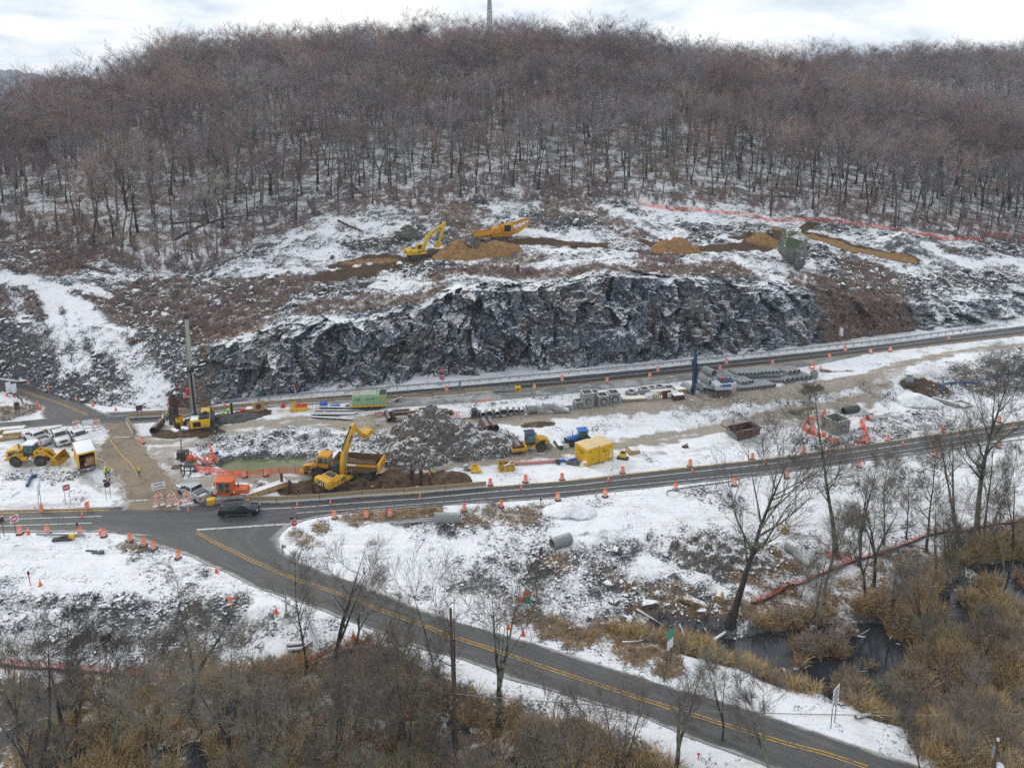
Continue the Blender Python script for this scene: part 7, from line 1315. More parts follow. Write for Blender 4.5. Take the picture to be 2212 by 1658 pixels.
basin('smallest precast box with a round hole, far left of the boxes', 'c4 275 560', rb, 1.5, 1.3, .42); basin('tall precast box stained on its left side', 'c4 360 545', rb, 1.9, 2.6, .48); basin('plain grey precast box between the tall box and the next', 'c4 435 520', rb, 1.5, 2.2, 0); basin('precast box with a large hole, third in the front row', 'c4 510 532', rb, 1.9, 1.9, .64); basin('precast box with the widest round hole, right end of the row', 'c4 620 512', rb, 1.9, 2.0, .68)
basin('low precast box with snow inside behind the timber', 'c4 800 440', rb+.5, 1.6, .8, 0); basin('square precast box standing behind the boards', 'c4 925 430', rb, 1.6, 1.1, 0); basin('dark open precast box at the back of the timber', 'c4 1000 405', rb, 1.3, .9, 0); basin('tilted precast slab box above the wrapped packs', 'c4 1075 395', rb+.3, 1.5, .9, 0); basin('flat precast lid right of the tilted box', 'c4 1170 390', rb, 1.8, .6, 0); basin('open square manhole box inside the orange netting ring', 'c5 690 955', rb+.2, 3.0, 2.4, .62, 'manhole_box')
basin('sunken concrete frame at the right edge of the snowy gully', 'c5 1710 745', rb+.1, 2.6, .35, 0, 'concrete_chamber')
solo('manhole_ring', 'round dark concrete ring beside the blue hose', 'manhole ring', B().pipe((0, 0, 0), (0, 0, 1.3), .7, .58, 20).mesh('manhole_ring', MT['concp'], smooth=True), G('c5 1285 565')); solo('manhole_ring', 'slanted concrete ring at the right end of the large pipes', 'manhole ring', B().pipe((0, 0, 0), (.15, 0, 1.35), .72, .6, 20).mesh('manhole_ring', MT['conc'], smooth=True), G('c5 512 525')); one_pipe('culvert_end', 'orange rimmed black pipe end standing behind the pipes', 'c5 498 455', facecam(G('c5 498 455')), .4, .55, .18, 'orangep'); one_pipe('drain_pipe', 'pale concrete drain pipe half buried in the snowy gully', 'c5 1570 735', ang('c5 1500 700', 'c5 1640 760'), 4.6, .42, .08, 'conc')
def flared(label, s, rz, r=.6, L=2.0):
 o = thing('flared_end', label, 'concrete end section', G(s)+Vector((0, 0, .05)), rz, 'precast flared pipe ends'); part('barrel', o, MT['conc'], B().pipe((-L*.55, 0, r), (0, 0, r), r, r-.1, 18), smooth=True); b = B(); k = 10
 V = []
 for i in range(k+1):
  a = PI*i/k; V += [(0, r*math.cos(a), r+r*math.sin(a) if True else 0), (L*.9, r*1.5*math.cos(a), max(.05, (r+r*math.sin(a))*.28))]
 part('apron', o, MT['conc'], b._a(V, [(2*i, 2*i+1, 2*i+3, 2*i+2) for i in range(k)])); part('floor', o, MT['conc'], B().poly([(0, -r, .06), (L*.9, -r*1.5, .03), (L*.9, r*1.5, .03), (0, r, .06)], .06)); part('cheek', o, MT['conc'], B().poly([(0, r, .05), (L*.9, r*1.5, .02), (L*.9, r*1.5, .3), (0, r*1.02, r)], .08).poly([(0, -r, .05), (0, -r*1.02, r), (L*.9, -r*1.5, .3), (L*.9, -r*1.5, .02)], .08))
for i, (s, a, r_) in enumerate((('c3 1225 398', 95, .62), ('c3 1305 400', 100, .55), ('c3 1375 398', 88, .66), ('c3 1445 388', 96, .52), ('c3 1512 385', 90, .7), ('c3 1575 370', 98, .55), ('c3 1635 362', 92, .45), ('c3 1685 358', 95, .4))): flared('flared concrete pipe end in the row above the haul road, %s from the left' % ORD[i], s, R(a), r_)
flared('long grey flared pipe end, left of the large pair', 'c3 1830 368', R(8), .78, 3.0); flared('long grey flared pipe end, right of the large pair', 'c3 1990 352', R(8), .78, 3.0); flared('pale flared pipe end open towards the marsh trees', 'd4 375 650', R(-50), .75, 2.4)
p = G('c3 1222 412'); t = thing('portable_heater', 'small dark green machine parked before the flared ends', 'machine', p, R(-80)); part('housing', t, MT['navy'], B().box(-.7, .7, -.45, .45, .3, 1.3), .08); part('lid', t, MT['dark'], B().box(-.72, .72, -.47, .47, 1.3, 1.42), .03); wheel(t, 0, .5, .3, .15); wheel(t, 0, -.5, .3, .15)
solo('concrete_slabs', 'stack of flat precast slabs left of the small box', 'slab stack', B().box(-1, 1, -.7, .7, 0, .25).box(-.8, .9, -.6, .6, .26, .5).box(-.7, .7, -.6, .5, .51, .8).mesh('concrete_slabs', MT['conc']), G('c4 165 572'), rb)
def barr_pile(label, s, mt):
 o = thing('barricade_rails', label, 'barricade parts', G(s), ang('c3 970 410', 'c3 1110 400'), 'piles of barricade parts')
 for i in range(6): part('board', o, MT[mt], B().box(-1.3, 1.3, -.03, .03, 0, .22), loc=(random.uniform(-.3, .3), -.9+.35*i, .15+.05*i), rot=(R(-60), 0, random.gauss(0, .12)))
 for i in range(3): part('upright', o, MT['signw'], B().bar((-1+i, -1.0, .1), (-1+i, 1.0, .5), .08))
barr_pile('pile of red striped barricade boards lying on the snow', 'c3 1035 408', 'stripy'); barr_pile('pile of white barricade frames next to the striped boards', 'c3 1155 400', 'signw')
for s, l in (('c3 1275 262', 'faded red sheet lying on the snow, left of two'), ('c3 1358 252', 'faded red sheet lying on the snow, right of two'), ('c2 905 240', 'pale pink diamond sheet lying on the verge below the cliff')): solo('plastic_sheet', l, 'sheet', B().box(-.8, .8, -.5, .5, 0, .12, .05, .05).mesh('plastic_sheet', MT['pinks']), G(s), .2, None, (R(8), 0))
for s, l in (('c4 1000 480', 'left white wrapped pack of timber'), ('c4 1200 455', 'right white wrapped pack of timber')):
 o = thing('wrapped_pack', l+' near the blue drill', 'pack', G(s), rb); part('wrapping', o, MT['wrap'], B().box(-1.1, 1.1, -.6, .6, .1, 1.0), .06); part('pallet', o, MT['woodp'], B().box(-1.1, 1.1, -.55, .55, 0, .1))
o = thing('plywood_formwork', 'plywood formwork panel leaning between the wrapped packs', 'formwork', G('c4 1145 475'), rb); part('panel', o, MT['rust'], B().box(-.8, .8, -.06, .0, 0, 1.5)); part('frame', o, MT['wood'], B().bar((-2.4, -.1, 0), (-2.4, -.1, 1.3), .14).bar((-1.2, -.1, 0), (-1.2, -.1, 1.3), .14).bar((-2.4, -.1, 1.2), (-1.2, -.1, 1.2), .14).bar((-2.4, -.1, .1), (-1.2, -.1, 1.2), .1))
for s, l, m_ in (('c4 1258 478', 'brown wooden crate with snow on its lid in front of the timber', 'rust'), ('c4 1290 420', 'yellow brown crate behind the front wooden crate', 'wood')):
 o = thing('wooden_crate', l, 'crate', G(s), rb); part('box', o, MT[m_], B().box(-1.0, 1.0, -.55, .55, 0, .85), .02); part('lid', o, MT['snow'], B().box(-1.02, 1.02, -.57, .57, .853, .95), .03)
# containers and odd gear on the haul road
def container(label, s, rz, w, L, h, txt):
 o = thing('storage_container', label, 'container', G(s), rz, 'yellow storage containers'); Y_ = MT['gold']
 part('shell', o, Y_, B().box(-w/2, w/2, 0, L, .15, h), .02); part('roof', o, MT['creamroof'], B().box(-w/2-.02, w/2+.02, -.02, L+.02, h+.003, h+.06), .02)
 for s_ in (-1, 1):
  part('door', o, Y_, B().box(min(.03*s_, s_*(w/2-.06)), max(.03*s_, s_*(w/2-.06)), -.05, 0, .28, h-.1), .01)
  for k in range(2): x = s_*(w*.14+k*w*.2); part('locking_bar', o, Y_, B().cyl((x, -.08, .3), (x, -.08, h-.12), .025, n=6))
  part('corner_post', o, Y_, B().box(s_*w/2-.06, s_*w/2+.06, -.06, .06, .15, h)); part('skid', o, MT['woodp'], B().box(s_*w*.3-.15, s_*w*.3+.15, 0, L, 0, .15))
 for k in range(int(L/.28)): part('side_rib', o, Y_, B().box(-w/2-.035, -w/2, .15+k*.28, .28+k*.28, .25, h-.1))
 part('handle', o, MT['dark'], B().box(-.25, -.2, -.12, -.08, 1.0, 1.2)); part('print_line', o, MT['ink'], B().box(-.95, -.35, -.065, -.052, 2.3, 2.36).box(-.9, -.45, -.065, -.052, 2.18, 2.24).box(.4, .75, -.065, -.052, 2.3, 2.36))
 if 'white patch' in label: part('bare_patch', o, MT['signw'], B().box(.55, 1.0, -.062, -.053, .5, 1.1).box(.7, .95, -.062, -.053, 1.1, 1.9))
 if txt:
  for t_, sz, (x, y, z), f in txt: text(o, t_, sz, (x, y, z), f, MT['ink'])
rc = ang('c4 385 1140', 'c4 490 1112')
container('left yellow storage container with faded black lettering on its side', 'c4 425 1128', rc, 2.4, 3.0, 2.75, [('ALWAYS\nSAFE', .42, (-1.245, 1.4, 1.9), FACE['back'])]); container('right yellow storage container with a scratched white patch on its door', 'c4 556 1092', rc, 2.4, 3.0, 2.75, [('Baby D', .34, (-.35, -.10, 1.85), FACE['right'])])
o = thing('bucket', 'yellow bucket with a white lid at the corner of the left container', 'bucket', G('c4 355 1138')); part('pail', o, MT['gold'], B().lathe([(.26, 0), (.32, .65)], 14), smooth=True); part('lid', o, MT['signw'], B().lathe([(.34, .65), (.34, .75), (.1, .9)], 14)); solo('white_jug', 'white jug beside the yellow bucket', 'jug', B().lathe([(.2, 0), (.24, .1), (.24, .45), (.1, .6), (.08, .7)], 12).mesh('white_jug', MT['signw'], smooth=True), G('c4 328 1128'))
o = thing('plate_compactor', 'yellow plate compactor standing right of the containers', 'compactor', G('c4 715 1065'), ang('c4 680 1060', 'c4 750 1068')); part('plate', o, MT['dark'], B().prism([(-.9, .1), (-.75, 0), (.75, 0), (.9, .15), (.85, .2), (-.85, .2)], -.5, .5)); part('engine', o, MT['yellow2'], B().box(-.5, .5, -.35, .35, .25, .95), .06); part('fuel_tank', o, MT['ink'], B().box(-.3, .3, -.25, .25, .95, 1.15), .05); part('handle', o, MT['dark'], B().tube([(.3, -.3, .6), (.5, -.3, 2.0), (.5, .3, 2.0), (.3, .3, .6)], .04)); part('lifting_hook', o, MT['yellow2'], B().bar((-.5, 0, .9), (-.6, 0, 1.5), .08).bar((-.6, 0, 1.5), (.1, 0, 1.3), .08))
solo('wooden_box', 'dusty brown box half sunk in snow by the plate compactor', 'box', B().box(-.9, .9, -.6, .6, -.2, .75, .1).mesh('wooden_box', MT['wood'], .02), G('c4 815 1008'), .4, None, (R(8), R(10))); solo('rusty_offcut', 'small dark rusty piece lying on the snow', 'scrap', B().box(-.5, .5, -.3, .3, 0, .35, .1, .1).bar((-.5, 0, .3), (.6, .2, .5), .12).mesh('rusty_offcut', MT['rust']), G('c4 1330 955'), .3); solo('white_sheet', 'crumpled white sheet on the snow right of the brown box', 'sheet', B().box(-1.3, 1.3, -.5, .5, 0, .12, .3, .2).box(-.6, .9, -.3, .4, .1, .25, .2, .2).mesh('white_sheet', MT['wrap'], .04), G('c4 1060 1010'), .1)
o = thing('dump_body', 'rusty open dump body lying on the snow by the haul road', 'dump body', G('c4 1890 845'), ang('c4 1800 850', 'c4 2000 810')); wl_ = [(-2.0, .1), (2.4, .35), (2.5, 1.5), (-2.4, 1.6)]
part('side_wall', o, MT['rust'], B().prism(wl_, -1.25, -1.17)); part('side_wall', o, MT['rust'], B().prism(wl_, 1.17, 1.25)); part('floor', o, MT['rust'], B().prism([(-2.0, .1), (2.4, .35), (2.4, .45), (-2.0, .2)], -1.17, 1.17)); part('head_wall', o, MT['grey'], B().prism([(-2.0, .1), (-2.45, 1.6), (-2.37, 1.6), (-1.9, .15)], -1.17, 1.17)); part('tail_wall', o, MT['rust'], B().prism([(2.4, .35), (2.5, 1.5), (2.58, 1.5), (2.48, .3)], -1.25, 1.25)); part('canopy_arm', o, MT['rust'], B().bar((-2.2, -1.1, 1.4), (-3.6, -1.1, 2.3), .22).bar((-2.2, 1.1, 1.4), (-3.6, 1.1, 2.3), .22).bar((-3.6, -1.1, 2.3), (-3.6, 1.1, 2.3), .2)); part('rim', o, MT['rust'], B().bar((-2.4, -1.25, 1.62), (2.55, -1.25, 1.55), .16).bar((-2.4, 1.25, 1.62), (2.55, 1.25, 1.55), .16).bar((2.6, -1.4, 1.55), (2.6, 1.4, 1.55), .25))
for i in range(4): part('side_rib', o, MT['rust'], B().box(-1.7+i*1.1, -1.55+i*1.1, -1.33, -1.253, .3, 1.45))
o = thing('spreader_box', 'small open yellow skip on the snow right of the trench', 'skip', G('c3 1535 925'), ang('c3 1480 925', 'c3 1595 918')); part('walls', o, MT['yellow'], B().box(-1.2, -1.1, -.8, .8, 0, 1.1).box(1.1, 1.2, -.8, .8, 0, .8).prism([(-1.1, 0), (1.1, 0), (1.1, .8), (-1.1, 1.1)], -.85, -.78).prism([(-1.1, 0), (1.1, 0), (1.1, .8), (-1.1, 1.1)], .78, .85)); part('floor', o, MT['dark'], B().box(-1.1, 1.1, -.78, .78, .02, .1)); part('scrap_boards', o, MT['wood'], B().bar((-.8, -.4, .4), (.9, .5, .95), .2, .08).bar((-.6, .5, .5), (1.0, -.4, .9), .2, .08))
q = [G(s)+Vector((0, 0, .25)) for s in ('c3 1600 885', 'c3 1850 872', 'c3 2025 856')]; solo('red_drill_pipe', 'long faded red pipe lying between the skip and the blue hose', 'pipe', B().tube(q, .24, 10).mesh('red_drill_pipe', MT['pinks'], smooth=True), (0, 0, 0)); solo('pipe_coupling', 'dark collar at the right end of the faded red pipe', 'coupling', B().pipe((0, 0, .35), (.5, .05, .35), .42, .2, 16).mesh('pipe_coupling', MT['dark']), G('c3 2030 875'), .15)
q = [G(s)+Vector((random.uniform(-.2, .2), random.uniform(-.2, .2), .2)) for s in ('c3 2060 858', 'c3 2100 850', 'c3 2130 862', 'c3 2170 845', 'c3 2205 838', 'c4 240 1090', 'c4 290 1080')]; solo('blue_layflat_hose', 'crumpled blue hose leading to the containers', 'hose', B().tube(q, .24, 8).mesh('blue_layflat_hose', MT['tarp']), (0, 0, 0)); solo('canvas_bag', 'olive brown bundle lying left of the containers', 'bundle', B().lathe([(.1, -1.1), (.28, -.9), (.34, 0), (.28, .9), (.1, 1.1)], 10, (0, 0, .25), 'x').mesh('canvas_bag', MT['track'], smooth=True), G('c4 225 1125'), -.2); solo('cover_sheet', 'pale sheet and blue tarpaulin beside the left container', 'sheet', B().box(-.9, .9, -.5, .5, 0, .2, .1, .1).mesh('cover_sheet', MT['tarp'], .03), G('c4 265 1085'), .2)
o = thing('yellow_cutter_ring', 'yellow ring shaped tool with a cylinder on the snow', 'drilling tool', G('c3 1235 945')); part('ring', o, MT['gold'], B().pipe((-.1, .3, .3), (-.1, .3, .75), .62, .45, 18)); part('cylinder', o, MT['gold'], B().cyl((-.7, -.4, .26), (.9, -.3, .26), .25, n=14)); part('grip', o, MT['dark'], B().box(-1.3, -.7, .1, .4, .0, .2)); solo('concrete_lump', 'tilted grey concrete lump left of the yellow ring tool', 'concrete lump', B().box(-.4, .4, -.25, .25, -.1, .9, .08, .05).mesh('concrete_lump', MT['conc'], .04), G('c3 1148 935'), .3, None, (0, R(-15)))
o = thing('wheelbarrow', 'wheelbarrow with a dark tray between the roller and the tractor', 'wheelbarrow', G('c3 1945 722'), ang('c3 1985 715', 'c3 1920 722')); part('tray', o, MT['grey'], B().box(-.55, .5, -.35, .35, .35, .65, -.1, -.08)); part('handle', o, MT['wood'], B().bar((.2, -.3, .35), (-1.1, -.32, .6), .05).bar((.2, .3, .35), (-1.1, .32, .6), .05)); part('leg', o, MT['dark'], B().bar((-.4, -.28, 0), (-.4, -.28, .4), .05).bar((-.4, .28, 0), (-.4, .28, .4), .05)); wheel(o, .6, .0, .2, .1)
# bits beside the upper barriers
for s, l, m_, sz in (('c2 1480 345', 'red and yellow job box at the upper barriers', 'gold', (1.1, .6, .8)), ('c2 1708 325', 'blue barrel sized box near the steel beams', 'tarp', (.6, .5, .9)), ('c2 1820 325', 'flat blue tub on the snow near the steel beams', 'tarp', (.8, .5, .35)), ('c2 920 358', 'dark red case on the muddy ground', 'red', (.5, .3, .25)), ('c2 1000 352', 'small brown wooden box in the mud', 'wood', (.9, .6, .5)), ('c2 1310 318', 'red fuel can beside the tan barriers', 'red', (.35, .25, .4))):
 o = thing('job_box', l, 'box', G(s), .1); w_, d_, h_ = sz; part('box', o, MT[m_], B().box(-w_, w_, -d_, d_, 0, h_), .03); part('lid', o, MT['red' if m_ == 'gold' else m_], B().box(-w_-.02, w_+.02, -d_-.02, d_+.02, h_+.002, h_+.15), .03)
o = thing('bottle_rack', 'yellow upright rack of gas bottles at the upper barriers', 'gas bottle rack', G('c2 1410 355'), .1); part('frame', o, MT['gold'], B().box(-.6, .6, -.4, .4, 0, .12).bar((-.55, -.35, 0), (-.55, -.35, 1.7), .08).bar((.55, -.35, 0), (.55, -.35, 1.7), .08).bar((-.55, -.35, 1.0), (.55, -.35, 1.0), .08))
for x in (-.25, .25): part('bottle', o, MT['yellow2'], B().lathe([(.14, .1), (.15, .2), (.15, 1.5), (.06, 1.75), (.04, 1.9)], 12, (x, 0, 0)), smooth=True)
o = thing('plywood_target', 'tilted tan plywood sheet with a dark round stain', 'plywood sheet', G('c2 1078 352'), facecam(G('c2 1078 352'), 10), None, (R(8), R(-12))); part('sheet', o, MT['wood'], B().box(-.03, .03, -.95, .95, 0, 1.7)); part('stain', o, MT['woodp'], B().cyl((.032, 0, .85), (.036, 0, .85), .5, n=18))
for s, l in (('c2 598 415', 'dark steel post standing in front of the drill crew'), ('c2 805 375', 'rusty auger stem standing behind the lime workers')): solo('steel_post', l, 'post', B().box(-.2, .2, -.2, .2, -.2, 2.0).box(-.35, .35, -.3, .3, 1.2, 1.4).mesh('steel_post', MT['rust']), G(s), .3)
solo('red_air_hose', 'thin red hose looping over the dark mud by the drill crew', 'hose', B().tube([G(s)+Vector((0, 0, .08)) for s in ('c2 620 462', 'c2 720 460', 'c2 770 440', 'c2 760 410', 'c2 800 440', 'c2 870 440', 'c2 915 410', 'c2 900 370', 'c2 840 360')], .06, 6).mesh('red_air_hose', MT['pinks']), (0, 0, 0)); solo('yellow_air_hose', 'yellow hose running along the snow to the compressor', 'hose', B().tube([G(s)+Vector((0, 0, .08)) for s in ('c2 1240 352', 'c2 1400 352', 'c2 1700 325', 'c2 1900 320', 'c2 2010 305')], .07, 6).mesh('yellow_air_hose', MT['gold']), (0, 0, 0))
q = [G(s)+Vector((0, 0, .3)) for s in ('c5 1540 650', 'c5 1555 590', 'c5 1640 575', 'c5 1750 570', 'c5 1830 580', 'c5 1870 545', 'c5 1930 550', 'c5 2000 520', 'c5 2100 495', 'c5 2212 485', 'p 2260 803')]; solo('long_blue_hose', 'long blue hose winding across the excavated ground at the right', 'hose', B().tube(q, .15, 8).mesh('long_blue_hose', MT['bluep'], smooth=True), (0, 0, 0))
solo('dewatering_pump', 'dark pump in a pit by the concrete ring', 'pump', B().box(-.8, .8, -.5, .5, 0, .7).cyl((-1.2, .3, .2), (1.4, -.3, .3), .22, n=10).mesh('dewatering_pump', MT['dark'], .03), G('c5 1290 590'), .2); o = thing('debris_heap', 'heap of broken boards in front of the upper barriers', 'debris', G('c3 440 262'), 0)
for i in range(7): part('board', o, MT['woodp' if i % 2 else 'wrap'], B().bar((random.uniform(-1.4, .2), random.uniform(-.6, .6), .1), (random.uniform(0, 1.4), random.uniform(-.6, .6), random.uniform(.2, .8)), .25, .06))
for s, a, b, l in (('d2 1280 228', 'd2 1170 235', 'd2 1388 208', 'upper of two grey steel tubes on the grass by the concrete pipe'), ('d2 1300 238', 'd2 1195 240', 'd2 1385 218', 'lower of two grey steel tubes on the grass by the concrete pipe')): one_pipe('steel_tube', l, s, ang(a, b), 6.0, .16, .03, 'galv')
for s, a, b, l in (('d1 540 435', 'd1 400 430', 'd1 680 434', 'grey guardrail beam lying behind the left road edge drums'), ('d2 590 960', 'd2 570 900', 'd2 610 1030', 'grey guardrail beam lying upright slope by the bare trees'), ('d2 575 965', 'd2 555 905', 'd2 590 1035', 'second grey guardrail beam beside the bare trees'), ('d2 1690 690', 'd2 1615 705', 'd2 1760 680', 'bent grey guardrail beam lying on the rubble')): solo('rail_beam', l, 'rail beam', B().prismx(WB, -3.2, 3.2).mesh('rail_beam', MT['galv']), G(s)+Vector((0, 0, .3)), ang(a, b), None, (R(60), 0))
o = thing('broken_machine_part', 'black and yellow machine part lying behind the road edge drums', 'machine part', G('d1 565 462'), .1); part('frame', o, MT['dark'], B().box(-1.3, 1.0, -.3, .3, 0, .3).bar((-1.2, 0, .2), (.8, .2, .6), .15)); part('bracket', o, MT['yellow2'], B().box(.7, 1.3, -.2, .3, .1, .7))
for s, l, m_ in (('d3 1612 830', 'short yellow cut log on the rubble by the big leaning tree', 'wood'), ('d4 285 465', 'yellow block standing on the snow near the flared end', 'wood')): solo('cut_log', l, 'log', B().cyl((-.5, 0, .45), (.5, 0, .5), .48, n=14).mesh('cut_log', MT[m_], smooth=True), G(s), 1.2)
solo('dark_scraps', 'dark flat scraps lying on the left snowfield', 'scrap', B().box(-1.3, .2, -.2, .1, 0, .1).box(-.3, 1.3, -.5, -.3, 0, .12).box(.6, 1.2, -.6, -.1, .1, .3).mesh('dark_scraps', MT['navy']), G('d1 850 562'), -.1)
# orange netting
def netting(label, s, h, nm='orange_netting', mat='net', lean=0.0, hill=False, wave=.12, flat=False, stakes=1.0, log=None):
 q = [G(p) for p in pts(s)]; q = resample(np.array(q), max(12, int(sum((Vector(a)-Vector(b)).length for a, b in zip(q[:-1], q[1:]))/.7)))
 for r_ in q: r_[2] = drop(r_[0], r_[1])
 o = thing(nm, label, 'netting fence', Vector(q[0])); o0 = q[0]; V = []; k = len(q); m_ = 6
 for i, p in enumerate(q):
  tg = q[min(i+1, k-1)]-q[max(i-1, 0)]; tg[2] = 0; tg = unit(tg); nn = np.array([-tg[1], tg[0], 0]); hh = h*(1+random.uniform(-.12, .08))
  for j in range(m_):
   t = j/(m_-1); V.append(p-o0+nn*(lean*t+wave*math.sin(i*1.7+j*2.1)*.6)+np.array([0, 0, .03+(hh*t if not flat else .08*abs(math.sin(i*1.3+j)))])+(nn*(t-.5)*h if flat else 0))
 part('netting', o, MT[mat], fastmesh('netting', V, grid_faces(k, m_), False, None, [MT[mat]]))
 if stakes and not flat:
  sm_ = B().cyl((0, 0, -.2), (0, 0, h+.15), .03, n=5).mesh('stake', MT['woodp'])
  for i in range(0, k, max(2, int(3*stakes))): part('stake', o, MT['woodp'], sm_, loc=tuple(q[i]-o0))
 if log: part('sediment_log', o, MT[log], B().tube([Vector(p-o0)+Vector((0, 0, .18)) for p in q[::2]], .15, 7), smooth=True)
 return o
netting('long orange netting fence along the edge of the wood on the right', 'c7 200 88, 400 120, 700 142, 880 175, 1000 178, 1250 185, 1400 205, 1550 225, 1700 255, 1850 275, 1990 290, 2010 250, 2100 255, 2200 268', .95)
netting('orange netting sagging round the near side of the pond', 'c2 430 945, 520 968, 640 985, 755 1006, 930 1008, 1140 994, 1347 970, 1530 958', 1.0, lean=.3, wave=.3); netting('orange netting lying crumpled on the pond bank', 'c2 470 910, 600 930, 760 965, 900 970, 1100 965, 1300 945, 1450 935', 1.3, flat=True, nm='fallen_netting')
netting('orange netting ring left of the open manhole box', 'c5 600 845, 530 860, 450 885, 425 950, 470 975, 540 1000, 650 1058, 720 1062', .9, mat='net2', wave=.3, lean=.3); netting('orange netting drooping right of the open manhole box', 'c5 960 862, 880 890, 905 940, 925 1000, 945 1052, 860 1058', .9, mat='net2', wave=.3, lean=.3)
netting('orange netting fence with a dark roll along the wooded creek bank', 'd4 10 1045, 110 1020, 250 950, 400 890, 620 790, 820 710, 1000 660, 1200 590, 1450 490, 1700 465, 1900 425, 2100 395, 2300 360', .9, log='plastic', lean=-.2, wave=.2); netting('orange netting bunched at the foot of the straight trunked tree', 'd4 600 650, 680 690, 760 660, 820 690', .9, mat='net2', wave=.5)
netting('orange netting fence with a dark roll behind the lower left bushes', 'd5 -100 318, 0 335, 250 360, 500 378, 700 395, 900 415, 1180 430', 1.15, mat='net2', log='plastic', lean=-.2, wave=.2); netting('orange netting fence with a pale roll beside the tan reeds', 'd5 1450 425, 1700 395, 1900 345, 2050 290, 2212 228; d6 180 210, 310 250, 330 200', .9, log='wrap', lean=-.2, wave=.2)
# mounds of stone, soil and sand
def mound(name, label, cat, s, w, d, h, mat, fac=.5, seed=1, peaks=((0, 0, 1, 1),), rz=0.0, cells=(1.0, .5), n_=70, sink=.3, smooth=False):
 c = G(s); xs_ = np.linspace(-1, 1, n_); X_, Y_ = np.meshgrid(xs_, xs_); x = X_.ravel()*w/2*1.05; y = Y_.ravel()*d/2*1.05; z = np.zeros(x.shape)
 for px, py, ps, ph in peaks:
  r_ = np.sqrt(((x/(w/2)-px)/ps)**2+((y/(d/2)-py)/ps)**2); r_ = r_*(1+.35*(fbm(x*.4+seed, y*.4, 3, seed)-.5)); z = np.maximum(z, ph*h*np.clip(1-r_, 0, 1)**.9)
 m = sstep(0, .25, z/h); z = z+m*(facet2(x+seed*9, y, cells[0], seed)*fac+facet2(x, y+seed*7, cells[1], seed+3)*fac)-(1-m)*sink
 gz = np.array([drop(c.x+x_*math.cos(rz)-y_*math.sin(rz), c.y+x_*math.sin(rz)+y_*math.cos(rz)) for x_, y_ in zip(x[::1], y[::1])]) if n_ <= 46 else np.full(x.shape, c.z)
 V = np.stack([x, y, z+gz-c.z], 1); F = grid_faces(n_, n_); ok = (z[F].max(1) > -sink*.8); F = F[ok]
 o = solo(name, label, cat, fastmesh(name, V, F, smooth, None, [mat]), c, rz); return o
M_SOILM, n = new_mat('dark_soil'); pos = n.add('ShaderNodeNewGeometry').outputs['Position']; finish(n, n.mix(n.step(n.noise(pos, 2, 7, .7), .3, .7), (.045, .03, .018), (.15, .095, .05)), .95, n.noise(pos, 5, 6, .7), .8, .1)
M_SANDM, n = new_mat('tan_sand'); pos = n.add('ShaderNodeNewGeometry').outputs['Position']; finish(n, n.mix(n.step(n.noise(pos, 1.5, 7, .75), .3, .7), (.15, .08, .03), (.36, .21, .085)), .95, n.noise(pos, 4, 6, .75), .9, .15)
M_GRAV = ground_mat('grey_gravel', attr=False, rock=((.16, .165, .17), (.36, .37, .38)), lo=.5, hi=.85, amp=.6, fine=2.0)
M_GRAVD = ground_mat('dark_wet_gravel', attr=False, rock=((.045, .047, .048), (.13, .135, .135)), lo=1.15, hi=1.5, amp=.5, fine=2.0)
ROCKPILE = mound('rock_pile', 'large pile of broken dark rock between the dump truck and the roller', 'rock pile', 'c3 950 720', 22, 13.5, 7.0, M_ROCKD, .55, 4, ((-.22, .15, .78, 1.0), (.18, .05, .72, .62), (.55, -.05, .55, .42), (-.45, -.35, .6, .45)), .06, (1.1, .5), 110)
mound('soil_heap', 'dark soil heap in front of the dump truck wheels', 'soil heap', 'c3 420 1050', 8, 4.5, 2.0, M_SOILM, .25, 5, ((0, 0, 1, 1), (.4, .1, .6, .6)), .1, (.8, .4), 46); mound('soil_heap', 'dark soil heap right of the trench workers', 'soil heap', 'c3 1000 1045', 7.4, 4.5, 1.7, M_SOILM, .25, 6, ((0, 0, 1, 1),), .1, (.8, .4), 46); mound('soil_heap', 'low soil bank below the trench excavator', 'soil heap', 'c3 150 1060', 9, 4, .9, M_SOILM, .3, 7, ((0, 0, 1, 1),), .1, (.8, .4), 46)
mound('sand_heap', 'steep tan sand heap right of the bench excavator', 'sand heap', 'c6 1180 500', 14, 10, 3.6, M_SANDM, .4, 8, ((0, 0, 1, 1),), 0, (.8, .4), 46); mound('sand_heap', 'broad tan sand heap in front of the screening plant', 'sand heap', 'c6 1390 490', 18, 10, 3.3, M_SANDM, .4, 9, ((-.3, 0, .8, 1), (.15, 0, .8, .95), (.5, -.1, .5, .5)), 0, (.8, .4), 46); mound('sand_heap', 'lone cone of tan sand in the middle of the bench', 'sand heap', 'c7 395 330', 12, 9, 3.3, M_SANDM, .35, 10, ((0, 0, 1, 1),), 0, (.8, .4), 46); mound('sand_heap', 'small tan sand heap beside the mossy boulder', 'sand heap', 'c7 855 285', 9, 7, 2.3, M_SANDM, .3, 11, ((0, 0, 1, 1),), 0, (.8, .4), 46); mound('grey_heap', 'low grey heap left of the lone sand cone', 'gravel heap', 'c7 165 320', 11, 8, 2.2, M_ROCKD, .4, 12, ((0, 0, 1, 1), (.4, 0, .5, .6)), 0, (.9, .5), 46)
